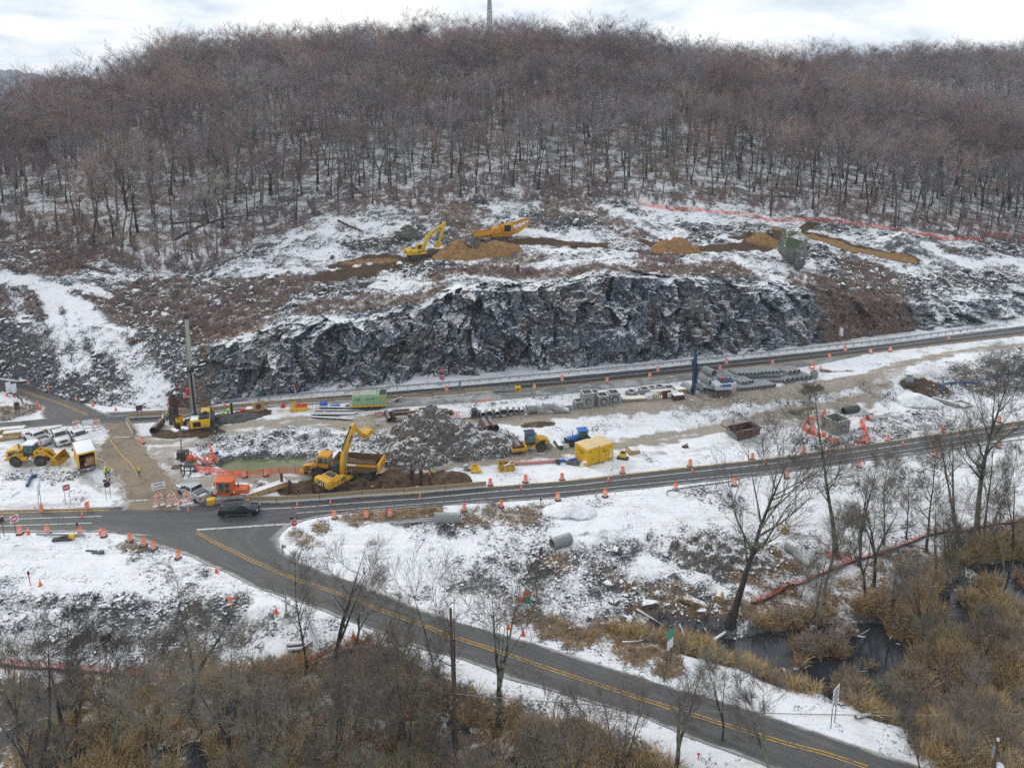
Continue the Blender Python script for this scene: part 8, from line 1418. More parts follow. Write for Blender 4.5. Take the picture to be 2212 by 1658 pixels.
mound('snowy_mound', 'rounded snow dusted mound near the netting on the right bench', 'mound', 'c7 1570 310', 16, 9, 4.2, M_ROCK, .35, 13, ((0, 0, 1, 1), (.3, 0, .7, .85)), 0, (1.0, .5), 46); mound('gravel_heap', 'grey gravel heap at the near edge of the lower road', 'gravel heap', 'd3 520 175', 8, 5, 1.2, M_GRAV, .12, 14, ((0, 0, 1, 1),), 0, (.5, .3), 46); mound('gravel_heap', 'grey gravel heap above the rubble slope', 'gravel heap', 'd3 740 375', 7, 4.6, 1.3, M_GRAV, .12, 15, ((0, 0, 1, 1), (.4, 0, .6, .7)), 0, (.5, .3), 46); mound('gravel_heap', 'snowy gravel heap in the gully at the right', 'gravel heap', 'c5 1370 735', 9, 5, 1.9, M_GRAV, .12, 16, ((0, 0, 1, 1), (.4, 0, .7, .7)), 0, (.5, .3), 46); mound('soil_heap', 'dark snow dusted heap behind the leaning tree', 'soil heap', 'd3 1640 500', 12, 8, 2.3, M_ROCKD, .5, 17, ((-.2, .1, .9, 1), (.4, -.1, .7, .6)), 0, (1.0, .5), 46)
mound('soil_heap', 'muddy spoil under the tracks of the drilling rig', 'soil heap', 'c1 1720 680', 9, 3.5, .9, M_SOILM, .3, 18, ((0, 0, 1, 1),), .05, (.8, .4), 46); mound('soil_heap', 'dark spoil bank behind the lime workers', 'soil heap', 'c2 800 430', 12, 4, .8, M_GRAVD, .25, 19, ((0, 0, 1, 1),), .08, (.8, .4), 46)
# loose rock
def rock_mesh(seed, sub=2, name='rock', mat=None, sq=(1, .8, .62)):
 bm = bmesh.new(); bmesh.ops.create_icosphere(bm, subdivisions=sub, radius=1); rg = np.random.default_rng(seed)
 pl = [(unit(rg.normal(size=3)), rg.uniform(.36, .72)) for _ in range(12)]
 for v in bm.verts:
  p = np.array(v.co)
  for nn, d in pl:
   e = p@nn
   if e > d: p = p-nn*(e-d)*.95
  v.co = p*np.array(sq)*(1+.06*rg.normal())
 me = bpy.data.meshes.new(name); bm.to_mesh(me); bm.free(); me.materials.append(mat or M_ROCK); return me
RK = [rock_mesh(20+i, 1, 'rubble_rock', M_ROCKD, ((1, .75, .5), (1, .9, .7), (1.2, .6, .5), (.9, .9, .6))[i % 4]) for i in range(8)]
RKH = [rock_mesh(50+i, 1, 'hill_rock', M_ROCK, ((1, .75, .5), (1, .9, .7), (1.2, .6, .45), (.9, .9, .6))[i % 4]) for i in range(8)]
M_RUBS = ground_mat('snowy_rubble', lo=.58, hi=.84, amp=.7, attr=False, rock=((.06, .057, .054), (.20, .19, .175)), fine=1.6)
RK2 = [m_.copy() for m_ in RK]
for m_ in RK2: m_.materials[0] = M_RUBS
rk_col = hidden_collection('rubble_rock', RK2); st_col = hidden_collection('pile_stone', RK); rkh_col = hidden_collection('hill_rock', RKH)
# rubble on the valley floor follows the painted rubble
wgt = np.clip(rub_v-.28, 0, 1)*np.where(Yv < 62, .8, 1); wgt[rm < .3] = 0; wgt[mk > .3] *= .1; wgt[(np.abs(Xv) > Yv*.68+4)] = 0
def pick(w, k): return rng.choice(len(w), size=k, p=w/w.sum(), replace=True)
i_ = pick(wgt, 15000); Pr = np.stack([Xv[i_], Yv[i_], Zv[i_]], 1)+np.c_[rng.uniform(-.25, .25, (len(i_), 2)), np.zeros(len(i_))]; sz = np.clip(rng.lognormal(-1.75, .55, len(i_)), .07, .75)*(.6+.6*rub_v[i_])
scatter('rubble', Pr, rng.integers(0, 8, len(i_)), np.c_[rng.normal(0, .3, (len(i_), 2)), rng.uniform(0, 6.28, len(i_))], np.c_[sz, sz, sz*rng.uniform(.7, 1.1, len(i_))], rk_col, label='broken rock strewn over the snowy valley floor', category='rubble')
# stones over the rock pile
rp = ROCKPILE; co = np.zeros(len(rp.data.vertices)*3, np.float32); rp.data.vertices.foreach_get('co', co); co = co.reshape(-1, 3); ok = co[:, 2] > .1; co = co[ok]
i_ = rng.integers(0, len(co), 5200); ca, sa = math.cos(rp.rotation_euler.z), math.sin(rp.rotation_euler.z); q = co[i_]; sz = np.clip(rng.lognormal(-1.75, .5, len(i_)), .08, .6); low = np.clip(1.2-q[:, 2]*.5, .4, 1.3); sz = sz*low*1.25
Pr = np.stack([rp.location.x+q[:, 0]*ca-q[:, 1]*sa, rp.location.y+q[:, 0]*sa+q[:, 1]*ca, rp.location.z+q[:, 2]-.03], 1)
st = scatter('stones', Pr, rng.integers(0, 8, len(i_)), rng.uniform(0, 6.28, (len(i_), 3)), np.c_[sz, sz, sz], st_col); st.parent = rp; st.matrix_parent_inverse = (Matrix.Translation(rp.location) @ Matrix.Rotation(rp.rotation_euler.z, 4, 'Z')).inverted()
# rock over the slopes and the bench
vish = (np.abs(P2[:, 0]) < P2[:, 1]*.68+4) & (t_ < 4.2) & (t_ > 1.02)
dens = np.gradient(T)[np.searchsorted(T, t_).clip(0, len(T)-1)]
wh = np.clip(h_rub-.15, 0, 1)**1.3*vish*(cl < .3)*(1-h_path)+.02*vish*(cl < .3)*bench*(1-h_path)*(1-np.clip(h_soil, 0, 1))+.03*vish*slope_l*(1-h_path)
i_ = pick(wh, 15000); sz = np.clip(rng.lognormal(-1.4, .65, len(i_)), .1, 1.5)
scatter('hillside_rubble', P2[i_]+np.c_[rng.uniform(-.4, .4, (len(i_), 2)), np.zeros(len(i_))], rng.integers(0, 8, len(i_)), np.c_[rng.normal(0, .35, (len(i_), 2)), rng.uniform(0, 6.28, len(i_))], np.c_[sz, sz, sz*rng.uniform(.7, 1.1, len(i_))], rkh_col, label='broken rock strewn over the slope and the bench above the cliff', category='rubble')
# boulders one can point to
M_MOSS, n = new_mat('mossy_boulder_rock'); g = n.add('ShaderNodeNewGeometry'); pos = g.outputs['Position']; nz_ = n.add('ShaderNodeSeparateXYZ', {0: g.outputs['Normal']}).outputs[2]; k_ = n.noise(pos, .8, 7, .65)
c_ = n.mix(n.step(n.noise(pos, 1.2, 6, .7), .35, .65), (.10, .11, .10), (.24, .25, .23)); c_ = n.mix(n.step(n.m('ADD', nz_, n.m('MULTIPLY', n.m('SUBTRACT', k_, .5), 1.0)), .0, .3), c_, (.075, .09, .045)); c_ = n.mix(n.step(n.m('ADD', nz_, n.m('MULTIPLY', n.m('SUBTRACT', n.noise(pos, 2.6, 6, .75), .5), 1.6)), .66, .92), c_, SNOW); finish(n, c_, .9, k_, .5, .2)
M_BROWNROCK = ground_mat('brown_banded_rock', attr=False, rock=((.10, .07, .035), (.28, .21, .12)), lo=.86, hi=1.05, amp=.55)
def boulder(label, s, r, seed, mat=None, sq=(1, .8, .62), rz=0, tilt=(0, 0), sink=.25, nm='boulder'):
 p = G(s); me = rock_mesh(seed, 3, nm, mat or M_ROCK, sq); return solo(nm, label, 'boulder', me, p+Vector((0, 0, r*sq[2]*(1-2*sink))), rz, None, tilt, (r, r, r))
boulder('huge mossy boulder with a snowy top standing on the bench', 'c7 1005 400', 6.8, 3, M_MOSS, (.85, .62, .78), .5, (0, R(32)), .18); boulder('split piece of rock at the foot of the huge mossy boulder', 'c7 1028 432', 2.3, 5, M_ROCK, (.8, .6, 1.1), .3, (0, R(15)), .3)
boulder('large pale green boulder with a snowy top behind the bench excavator', 'c6 755 375', 4.2, 7, M_MOSS, (1, .8, .72), .2, (0, R(8))); boulder('grey slab of rock standing between the two sand heaps', 'c6 1275 505', 2.6, 9, M_ROCKD, (.75, .5, 1.25), .2, (0, R(-10)), .15)
BL = 'c6 2010 205 1.9, c6 1930 240 2.0, c6 2040 262 2.4, c6 1220 615 1.7, c6 620 690 1.5, c6 675 622 1.2, c6 235 530 1.6, c6 710 485 1.0, c6 900 605 1.3, c6 1780 180 1.8, c6 2110 240 1.3, c7 1290 455 2.4, c7 1440 430 1.6, c7 1130 395 1.3, c7 1270 522 1.7, c7 1345 530 1.5, c7 1395 532 1.6, c7 1450 530 1.7, c7 2050 492 1.9, c7 1790 520 1.5, c7 1960 375 1.3, c7 120 225 1.8, c7 60 215 1.3, c7 540 235 1.2, c7 2150 310 2.2, c8 2050 495 2.0, c8 1850 665 1.9, c8 1765 675 1.6, c8 2080 620 1.4, c8 1225 600 2.6, c8 1020 610 2.6, c8 1015 700 2.4, c8 950 700 1.6, c8 960 760 2.0, c8 1290 710 2.4, c8 905 620 2.0, c8 1370 500 1.8, c8 70 310 2.3, c8 85 390 1.3, c8 640 1375 1.6, c8 860 1440 2.2, c8 845 1420 1.2, c8 1280 1430 2.8, c8 1210 1150 1.6, c8 1370 1270 2.0, c8 1690 1205 2.0, c8 2110 1420 1.8, c8 700 1180 1.0, c8 420 1180 .9, c8 280 990 .9, c8 180 1230 1.1, c8 500 1290 1.0, c8 740 1290 1.0, c8 880 1270 1.1, c8 1650 200 1.3, c8 1140 510 1.0'
for i, e in enumerate(BL.split(',')):
 a = e.split(); lbl = {'c6': 'boulder on the upper bench above the cliff', 'c7': 'boulder on the right part of the bench', 'c8': 'boulder on the left slope below the wood'}[a[0]]
 big = float(a[3]); word = 'large' if big > 1.9 else ('middle sized' if big > 1.35 else 'small'); o = boulder('%s grey %s' % (word, lbl), ' '.join(a[:3]), big*.62, 60+i, M_MOSS if a[0] == 'c8' and 880 < float(a[1]) < 1400 and float(a[2]) < 800 else M_ROCK, random.choice([(1, .8, .62), (1, .7, .8), (1.2, .7, .5)]), random.uniform(0, 6), (random.gauss(0, .2), random.gauss(0, .2))); o['group'] = 'boulders on the hillside'
for s, r, lbl, mt in (('d3 870 480', 1.0, 'rounded snow capped boulder below the gravel heap', M_ROCK), ('d3 760 440', 1.1, 'flat grey boulder above the rounded one', M_ROCK), ('d3 265 480', 1.3, 'grey boulder left of the open concrete pipe', M_ROCK), ('d3 235 590', 1.6, 'wide grey boulder on the left of the rubble slope', M_ROCK), ('d3 1345 580', .75, 'dark boulder near the dark snow dusted heap', M_ROCK), ('d3 1285 665', .95, 'long snow topped boulder in the middle of the rubble slope', M_ROCK), ('d3 1400 880', 1.9, 'large brown banded boulder near the creek', M_BROWNROCK), ('d3 1085 870', 1.3, 'pale boulder left of the brown banded one', M_ROCK), ('d3 1490 920', .9, 'flat grey boulder right of the brown banded one', M_ROCK), ('d3 965 985', .85, 'grey boulder at the upper creek bank', M_ROCK), ('d3 785 720', .7, 'upright pale stone in the rubble slope', M_ROCK), ('d3 610 770', .6, 'small pale stone in the rubble slope', M_ROCK), ('d3 665 970', .7, 'grey stone near the left creek bank', M_ROCK), ('d3 1500 960', .8, 'brownish stone at the creek bank by the log', M_BROWNROCK), ('d3 520 1050', .55, 'yellowish stone at the left end of the creek', M_BROWNROCK), ('c3 640 820', .9, 'long flat stone at the foot of the rock pile', M_ROCK), ('c3 820 700', 1.1, 'pale stone on the lower face of the rock pile', M_ROCK), ('c3 800 800', .9, 'dark stone at the front of the rock pile', M_ROCK), ('c3 1400 610', 1.0, 'pale square stone right of the rock pile top', M_ROCK), ('c3 1450 615', .9, 'flat pale stone beside the square one', M_ROCK), ('c3 210 1110', .6, 'yellowish stone behind the lower barriers', M_BROWNROCK), ('d4 500 1255', .9, 'snow capped stone standing in the dark water', M_ROCK)): boulder(lbl, s, r, int(r*100)+len(lbl), mt, random.choice([(1, .8, .65), (1.1, .75, .6)]), random.uniform(0, 6), (random.gauss(0, .12), random.gauss(0, .12)))
# brush, reeds and saplings
def tuft_mesh(seed, k, h, w, spread, mat, name, bend=.3):
 rg = np.random.default_rng(seed); V = []; F = []
 for i in range(k):
  a = rg.uniform(0, 6.28); r = rg.uniform(0, 1)**.6*spread; p = np.array([r*math.cos(a), r*math.sin(a), 0]); d = unit(np.array([math.cos(a)*rg.uniform(.1, .8), math.sin(a)*rg.uniform(.1, .8), 1])); L = h*rg.uniform(.5, 1.1); m_ = p+d*L*.55; e = m_+unit(d+np.array([math.cos(a), math.sin(a), -.3])*bend)*L*.5
  s = unit(np.cross(d, rg.normal(size=3)))*w*.5; b = len(V); V += [p-s, p+s, m_-s*.8, m_+s*.8, e]; F += [(b, b+1, b+3, b+2), (b+2, b+3, b+4, b+4)]
 me = bpy.data.meshes.new(name); me.from_pydata([tuple(x) for x in V], [], [f[:3] if f[2] == f[3] else f for f in F]); me.materials.append(mat); me.update(); return me
def shrub_mesh(seed, h, mat, name, stems=7, tw=.035, n3=4):
 rg = np.random.default_rng(seed); tb_ = TB()
 for i in range(stems):
  a = rg.uniform(0, 6.28); d = unit(np.array([math.cos(a)*.5, math.sin(a)*.5, rg.uniform(.7, 1.3)])); p = np.array([rg.normal()*.15, rg.normal()*.15, 0]); L = h*rg.uniform(.6, 1.05); e = p+d*L; tb_.blade(p, e, tw*1.8, rg, 0)
  for j in range(7):
   t = rg.uniform(.25, .95); q_ = p+d*L*t; d2 = unit(d+rg.normal(size=3)*.55); L2 = L*.5*(1.1-t*.6); tb_.blade(q_, q_+d2*L2, tw*1.2, rg, 0)
   for m_ in range(n3): t2 = rg.uniform(.2, .95); r_ = q_+d2*L2*t2; d3_ = unit(d2+rg.normal(size=3)*.6); tb_.blade(r_, r_+d3_*L2*.5, tw, rg, 0)
 return tb_.mesh(name, [mat])
def veg_mat(name, cols, rough=.9):
 m, n = new_mat(name); oi = n.add('ShaderNodeObjectInfo').outputs['Random']; c = n.ramp(oi, [(i/(len(cols)-1), c) for i, c in enumerate(cols)]); finish(n, c, rough, spec=.2); return m
M_REED = veg_mat('tan_marsh_reeds', [(.40, .28, .125), (.50, .365, .18), (.34, .235, .12), (.54, .43, .26), (.38, .26, .135)]); M_BRUSH = veg_mat('reddish_brush', [(.28, .20, .19), (.32, .22, .205), (.25, .20, .19), (.31, .235, .20)]); M_FERN = veg_mat('rusty_fern', [(.26, .12, .05), (.33, .175, .075), (.24, .135, .075)])
M_BRUSHM = veg_mat('grey_brown_brush', [(.27, .22, .18), (.33, .275, .215), (.29, .23, .19)])
reed_col = hidden_collection('reed_tuft', [tuft_mesh(400+i, 30, 1.25, .045, .5, M_REED, 'reed_tuft', .5) for i in range(5)]+[shrub_mesh(440+i, 1.3, M_BRUSHM, 'marsh_brush', 6, .03, 3) for i in range(2)]+[tuft_mesh(420+i, 20, .6, .06, .4, M_FERN, 'fern_tuft', .7) for i in range(2)])
brush_col = hidden_collection('brush', [shrub_mesh(460+i, 1.3, M_BRUSH, 'brush', 7, .05, 3) for i in range(4)]+[tuft_mesh(480, 18, .6, .06, .4, M_FERN, 'fern_tuft', .6)])
above = (Zv > -2.60) & (np.minimum(seg_dist(Xv, Yv, np.array([G(q) for q in pts('d5 -100 318, 250 360, 700 395, 1180 430')]))[0], seg_dist(Xv, Yv, np.array([G(q) for q in pts('d4 10 1045, 400 890, 820 710, 1450 490, 2100 395')]))[0]) > 1.6)
wv = np.clip(veg_v-.25, 0, 1)*(rm > .5)*(np.abs(Xv) < Yv*.68+4)*above*(mk > .3)*np.where(Yv < 60, .75, 1)
i_ = pick(wv*np.where(Xv < 5, .5, 1), 7200); sz = rng.uniform(.55, 1.5, len(i_)); tp_ = fbm(Xv[i_]*.12+3, Yv[i_]*.12, 3, 123); pk = np.where(tp_+rng.normal(0, .1, len(i_)) > .43, rng.integers(0, 5, len(i_)), rng.integers(4, 9, len(i_)))
scatter('marsh_reeds', np.stack([Xv[i_]+rng.uniform(-.2, .2, len(i_)), Yv[i_]+rng.uniform(-.2, .2, len(i_)), Zv[i_]-.03], 1), pk, np.c_[rng.normal(0, .15, (len(i_), 2)), rng.uniform(0, 6.28, len(i_))], np.c_[sz, sz, sz*rng.uniform(.7, 1.3, len(i_))], reed_col, label='tan reeds and rusty brush filling the marsh', category='marsh plants')
wv = np.clip(veg_v-.2, 0, 1)*(rm > .5)*(np.abs(Xv) < Yv*.68+4)*(mk < .3)*np.where(Yv < 60, .75, 1)
i_ = pick(wv, 2800); sz = rng.uniform(.25, .7, len(i_))
scatter('roadside_weeds', np.stack([Xv[i_], Yv[i_], Zv[i_]-.03], 1), rng.choice([0, 2, 7, 8, 5, 6, 7, 8], len(i_)), np.c_[rng.normal(0, .15, (len(i_), 2)), rng.uniform(0, 6.28, len(i_))], np.c_[sz, sz, sz*.8], reed_col, label='dry weeds on the roadside snow and rubble', category='weeds')
wb = np.clip(h_veg-.25, 0, 1)**1.2*vish*(1-h_path)
i_ = pick(wb, 4200); sz = rng.uniform(.4, 1.15, len(i_))
scatter('hillside_brush', P2[i_]-np.array([0, 0, .1]), rng.integers(0, 5, len(i_)), np.c_[rng.normal(0, .3, (len(i_), 2)), rng.uniform(0, 6.28, len(i_))], np.c_[sz*1.2, sz*1.2, sz], brush_col, label='reddish brown brush along the cliff top and slopes', category='brush')
vw = (np.abs(P2[:, 0]) < P2[:, 1]*.68+4) & (t_ > 3.85) & (t_ < 5.3)
i_ = pick(vw.astype(float)*np.where(t_ < 4.35, 1.0, .35), 1300); sz = rng.uniform(.8, 2.3, len(i_))
scatter('undergrowth', P2[i_]-np.array([0, 0, .1]), rng.integers(0, 4, len(i_)), np.c_[rng.normal(0, .12, (len(i_), 2)), rng.uniform(0, 6.28, len(i_))], np.c_[sz*.75, sz*.75, sz*1.5], brush_col, label='thin bare undergrowth on the floor of the wood', category='undergrowth')
# fallen logs
def log(label, s, r, mat='woodp', lift=.15, nm='fallen_log', br=0):
 q = [G(p)+Vector((0, 0, r*.7+lift)) for p in pts(s)]; q = [Vector(x) for x in resample(np.array([tuple(v) for v in q]), 7)]
 b = B().tube(q, [r*(1-.55*i/6) for i in range(7)], 8)
 for i in range(br):
  k = random.randint(2, 5); d = Vector((random.uniform(-1, 1), random.uniform(-1, 1), random.uniform(.2, 1))).normalized(); b.tube([q[k], q[k]+d*random.uniform(.8, 1.8)], [r*.3, .02], 5)
 solo(nm, label, 'log', b.mesh(nm, MT[mat], smooth=True), (0, 0, 0))
MT['snowlog'] = snowy('snow_topped_log', (.10, .085, .07), .9, .45, .95)
for l, s, r in (('thick white snow covered log lying across the frozen creek', 'd3 1460 1250, 1560 1160, 1660 1085', .32), ('thin snowy log lying in the creek left of the thick one', 'd3 1320 1020, 1370 1130, 1425 1232', .15), ('snowy log along the upper creek bank', 'd3 740 1015, 880 1025, 1020 1035', .16), ('curved grey branch lying in the creek reeds', 'd3 900 1150, 1020 1145, 1100 1125, 1170 1110', .1), ('slanting log at the creek bank under the boulders', 'd3 1010 910, 1110 970, 1210 1035', .14), ('long pale log lying over the dark water at the right', 'd4 690 1270, 850 1310, 1030 1340, 1210 1380', .13), ('grey forked log on the ice right of the thick log', 'd7 525 345, 565 365, 600 435', .16), ('bare log and root plate lying by the marsh', 'd7 1215 705, 1300 690, 1390 682', .18), ('pale thin log lying in the tan marsh', 'd7 990 440, 1120 435, 1270 432', .12), ('white snowy log lying in the left marsh', 'd5 600 480, 620 550, 690 595', .2), ('second white snowy log lying in the left marsh', 'd5 640 460, 700 520, 735 550', .2), ('short snowy log by the left marsh trunks', 'd5 1330 630, 1290 660, 1240 680', .16), ('pale curved branch lying in the tan reeds', 'd6 160 565, 250 595, 300 640, 320 720', .13), ('snow topped log at the brush heap by the bare trees', 'd2 425 1085, 500 1080, 560 1075', .3), ('dark log in the brush heap by the bare trees', 'd2 430 1120, 520 1110, 610 1050', .22), ('dark snowy log lying at the far left marsh', 'd5 240 700, 300 685, 340 675', .2)): log(l, s, r, 'snowlog', br=2 if r < .2 else 0)
for l, s, r in (('long fallen trunk lying down the left slope', 'c8 430 355, 560 470, 680 515, 820 545', .35), ('dark fallen trunk ending in torn roots', 'c8 570 480, 700 520, 850 555', .38), ('fallen trunk lying among the left wood edge trees', 'c8 1290 300, 1450 210, 1650 140, 1900 115', .3), ('thin fallen trunk in the wood above the left slope', 'c8 1270 180, 1380 170, 1520 160', .25), ('short dark log lying on the track slope', 'c8 975 1045, 1050 1043, 1130 1042', .2), ('fallen trunk leaning at the wood edge above the excavator', 'c6 410 10, 480 70, 550 140', .28), ('fallen trunk lying on the bench edge of the wood', 'c6 280 250, 360 290, 450 325', .28), ('long log lying in the wood on the right', 'c7 850 48, 950 52, 1040 55', .3), ('dark fallen trunk behind the netting at the right', 'c7 1660 160, 1740 195, 1830 215', .35), ('tangled dead branches on the cliff top brush', 'c7 1080 520, 1200 550, 1330 580', .15)): log(l, s, r, 'woodp', .1, br=2)
for s, l, h in (('c6 1605 635', 'dark tree stump standing above the cliff edge', 1.9), ('c6 2150 70', 'short stump at the wood edge', .8), ('c7 890 150', 'tall broken stump behind the netting', 8.0)): solo('tree_stump', l, 'stump', B().cyl((0, 0, -.3), (0, 0, h), .42 if h < 3 else .3, .34 if h < 3 else .24, 10).mesh('tree_stump', MT['woodp']), G(s))
# bare trees near the camera
NEARK = {'leaner': dict(h=20, r0=.42, nl=15, spread=.30, clear=.36, n2=7, n3=6, n4=5, n5=1, tw=.032, lean=.0), 'straight': dict(h=24, r0=.36, nl=15, spread=.17, clear=.34, n2=6, n3=6, n4=5, n5=1, tw=.032), 'slim': dict(h=15, r0=.16, nl=13, spread=.17, clear=.3, n2=6, n3=5, n4=5, n5=1, tw=.030), 'forked': dict(h=16, r0=.26, fork=3, nl=14, spread=.24, clear=.25, n2=6, n3=6, n4=5, n5=1, tw=.030, upright=.6), 'bushy': dict(h=10, r0=.13, fork=4, nl=18, spread=.26, clear=.15, n2=6, n3=6, n4=5, n5=1, tw=.028, upright=.5), 'twin': dict(h=17, r0=.22, fork=2, nl=13, spread=.2, clear=.3, n2=6, n3=5, n4=5, n5=1, tw=.030, upright=.5), 'snag': dict(h=7, r0=.16, nl=4, spread=.1, clear=.5, n2=2, n3=2, n4=2, tw=.025)}
NP = {}
for i, (k, v) in enumerate(NEARK.items()):
 for j in range(2):
  t, c = tree_parts(700+i*10+j, **v); NP[k+str(j)] = (t.mesh('trunk', [M_BARKL, M_TWIGN]), c.mesh('crown', [M_BARKL, M_TWIGN]), v['h'])
def near_tree(label, kind, base, top, rz=None, group=None, hs=None):
 """base and top in picture points; the height follows from them"""
 b = G(base); p = pts(top)[0]; d = rays([p])[0]; t = b.y/d[1]; z = CAMZ+d[2]*t; x = d[0]*t
 h = max(2.0, math.hypot(z-b.z, x-b.x)); tilt = math.atan2(x-b.x, z-b.z); pr = NP[kind]; s = h/pr[2]
 o = link('bare_tree', None, label=label, category='tree'); o.location = b-Vector((0, 0, .25))
 o.rotation_mode = 'QUATERNION'; o.rotation_quaternion = (Matrix.Rotation(tilt, 4, 'Y') @ Matrix.Rotation(random.uniform(0, 6.28) if rz is None else rz, 4, 'Z')).to_quaternion(); o.scale = (s, s, s)
 if group: o['group'] = group
 link('trunk', pr[0], o); link('crown', pr[1], o); return o
NT_ = [('big leaning bare tree beside the creek, thick grey trunk', 'leaner0', 'd3 1690 1005', 'p 1712 968'), ('tall straight bare tree wrapped in orange netting at its foot', 'straight0', 'd4 695 660', 'p 1800 835'), ('tall bare tree right of the straight one, two stems', 'twin0', 'd4 885 730', 'p 1905 985'), ('tallest bare tree at the right edge beside the netting fence', 'straight1', 'd4 1830 500', 'p 2118 748'), ('slim bare tree between the netting and the tallest tree', 'slim0', 'd4 1420 620', 'p 2000 930'), ('second stem beside the tallest tree at the right edge', 'slim1', 'd4 1885 500', 'p 2165 905'), ('bare tree leaning right at the right edge', 'slim0', 'd4 1935 470', 'p 2205 960'), ('crooked bare tree standing in the water channel', 'twin1', 'd4 1600 1030', 'p 2065 1085'), ('bare tree on the bank of the right water channel', 'slim1', 'd4 1880 800', 'p 2128 1160'), ('thin bare tree in front of the netting, left of the straight tree', 'slim0', 'd4 400 985', 'p 1760 1180'), ('double thin tree leaning beside the orange netting', 'twin0', 'd4 590 1100', 'p 1818 1100'), ('thin curved tree at the bend of the creek', 'slim1', 'd4 500 1220', 'p 1790 1135'), ('pale greenish sapling standing in the creek reeds', 'slim0', 'd4 540 1390', 'p 1775 1215'), ('dense bare tree over the dark water', 'forked0', 'd4 1130 1160', 'p 1935 1165'), ('dark bare tree in the brush by the water', 'bushy0', 'd4 930 980', 'p 1875 1110'), ('spreading pale tree at the right over the tan marsh', 'bushy1', 'd4 1380 1420', 'p 2000 1240'), ('leafless tree standing in tan reeds at the right', 'slim1', 'd4 1760 1150', 'p 2085 1120'), ('grey bushy tree at the right border', 'bushy0', 'd4 2050 830', 'p 2180 1080'), ('broken snag by the right netting', 'snag0', 'd4 1985 590', 'p 2160 1095'), ('short broken snag in the brush', 'snag1', 'd4 1225 860', 'p 1950 1215'),
 ('slim tree with lichen at the roadside left of the forked one', 'slim0', 'd2 560 1265', 'p 643 1165'), ('bare tree forking beside the side road, left of the netting end', 'forked0', 'd2 735 1230', 'p 745 1160'), ('many stemmed tree leaning over the side road', 'forked1', 'd2 880 1100', 'p 790 1265'), ('leaning thin tree right of the many stemmed one', 'slim1', 'd2 1030 1110', 'p 865 1280'), ('small bare tree below the middle of the side road', 'bushy0', 'd2 1240 1200', 'p 880 1345'), ('bare tree growing right beside the brown wooden pole', 'twin1', 'd6 830 850', 'p 950 1255'), ('thick old tree with broken stems in front of the side road', 'forked1', 'd6 1095 770', 'p 1075 1265'), ('lichen covered tree at the centre bottom beside the road snow', 'forked0', 'p 1462 1658', 'p 1460 1390'), ('second lichen tree left of the white sign, over the road', 'bushy1', 'p 1660 1690', 'p 1655 1500'), ('bare saplings at the bottom right roadside', 'bushy0', 'p 1990 1670', 'p 1960 1550'),
 ('grey bushy tree in the middle of the left snow edge', 'forked1', 'p 405 1545', 'p 462 1290'), ('wide bushy tree left of the middle one', 'bushy0', 'p 372 1480', 'p 355 1365'), ('bushy grey tree at the left snow edge', 'bushy1', 'p 220 1560', 'p 190 1370'), ('thin bare tree rising over the left snowfield', 'slim0', 'p 165 1560', 'p 148 1280'), ('leaning broken trunk in the left bushes', 'snag0', 'p 135 1575', 'p 108 1375'), ('bushy grey tree at the far left border', 'bushy0', 'p 42 1600', 'p 28 1400'), ('tangled tree in front of the left marsh', 'forked0', 'p 155 1690', 'p 130 1480'), ('lichen tree at the bottom left', 'bushy1', 'p 330 1700', 'p 300 1480'), ('bare tree with lichen in the left middle bottom', 'forked1', 'p 500 1690', 'p 480 1420'), ('thorny bare tree in the reeds at the bottom', 'bushy0', 'p 720 1700', 'p 715 1480'), ('bare tree in the reeds left of the thick old tree', 'bushy1', 'p 880 1690', 'p 870 1430'), ('grey tangled tree at the bottom centre', 'bushy0', 'p 1240 1740', 'p 1215 1500'), ('bare tree at the bottom right of the reeds', 'forked0', 'p 1345 1720', 'p 1330 1500'), ('low tangled tree in front of the bottom left water', 'bushy0', 'p 610 1720', 'p 600 1500'), ('small bare tree near the bottom left corner', 'forked1', 'p 60 1720', 'p 48 1510'), ('bare tree in the tan reeds beside the netting end', 'bushy1', 'p 770 1590', 'p 775 1420'), ('small tree in front of the tan marsh at the lower right', 'bushy0', 'p 2080 1680', 'p 2070 1520'), ('tangled bush tree by the utility pole', 'bushy1', 'p 2180 1700', 'p 2170 1480'), ('pale bush tree in the right marsh', 'bushy0', 'p 2120 1460', 'p 2125 1310'), ('thin straight tree beside the right netting, farther up the bank', 'slim0', 'd4 1080 560', 'p 1925 960'), ('slender bare tree behind the dark water', 'slim1', 'd4 1260 520', 'p 1965 1000'), ('forked bare tree near the tallest tree', 'twin0', 'd4 1700 620', 'p 2068 900'), ('small bare tree on the leaf strewn creek bank', 'forked1', 'd4 1000 900', 'p 1890 1060'), ('dark bare tree leaning over the right channel', 'twin1', 'd4 1500 860', 'p 2030 1080'), ('bare tree at the right border above the marsh', 'twin0', 'd4 2120 640', 'p 2200 1000'), ('grey bushy tree on the right bank', 'forked0', 'd4 1640 800', 'p 2070 1120'), ('wide bare tree in the bushes at the lower left', 'forked0', 'p 250 1640', 'p 235 1395'), ('tall thin tree in the left marsh', 'twin0', 'p 90 1640', 'p 100 1340'), ('lichen tree among the left middle bushes', 'twin1', 'p 560 1640', 'p 548 1400'), ('bare sapling left of the white marsh sign', 'bushy1', 'p 1560 1600', 'p 1570 1440')]
for e in NT_: near_tree(*e)
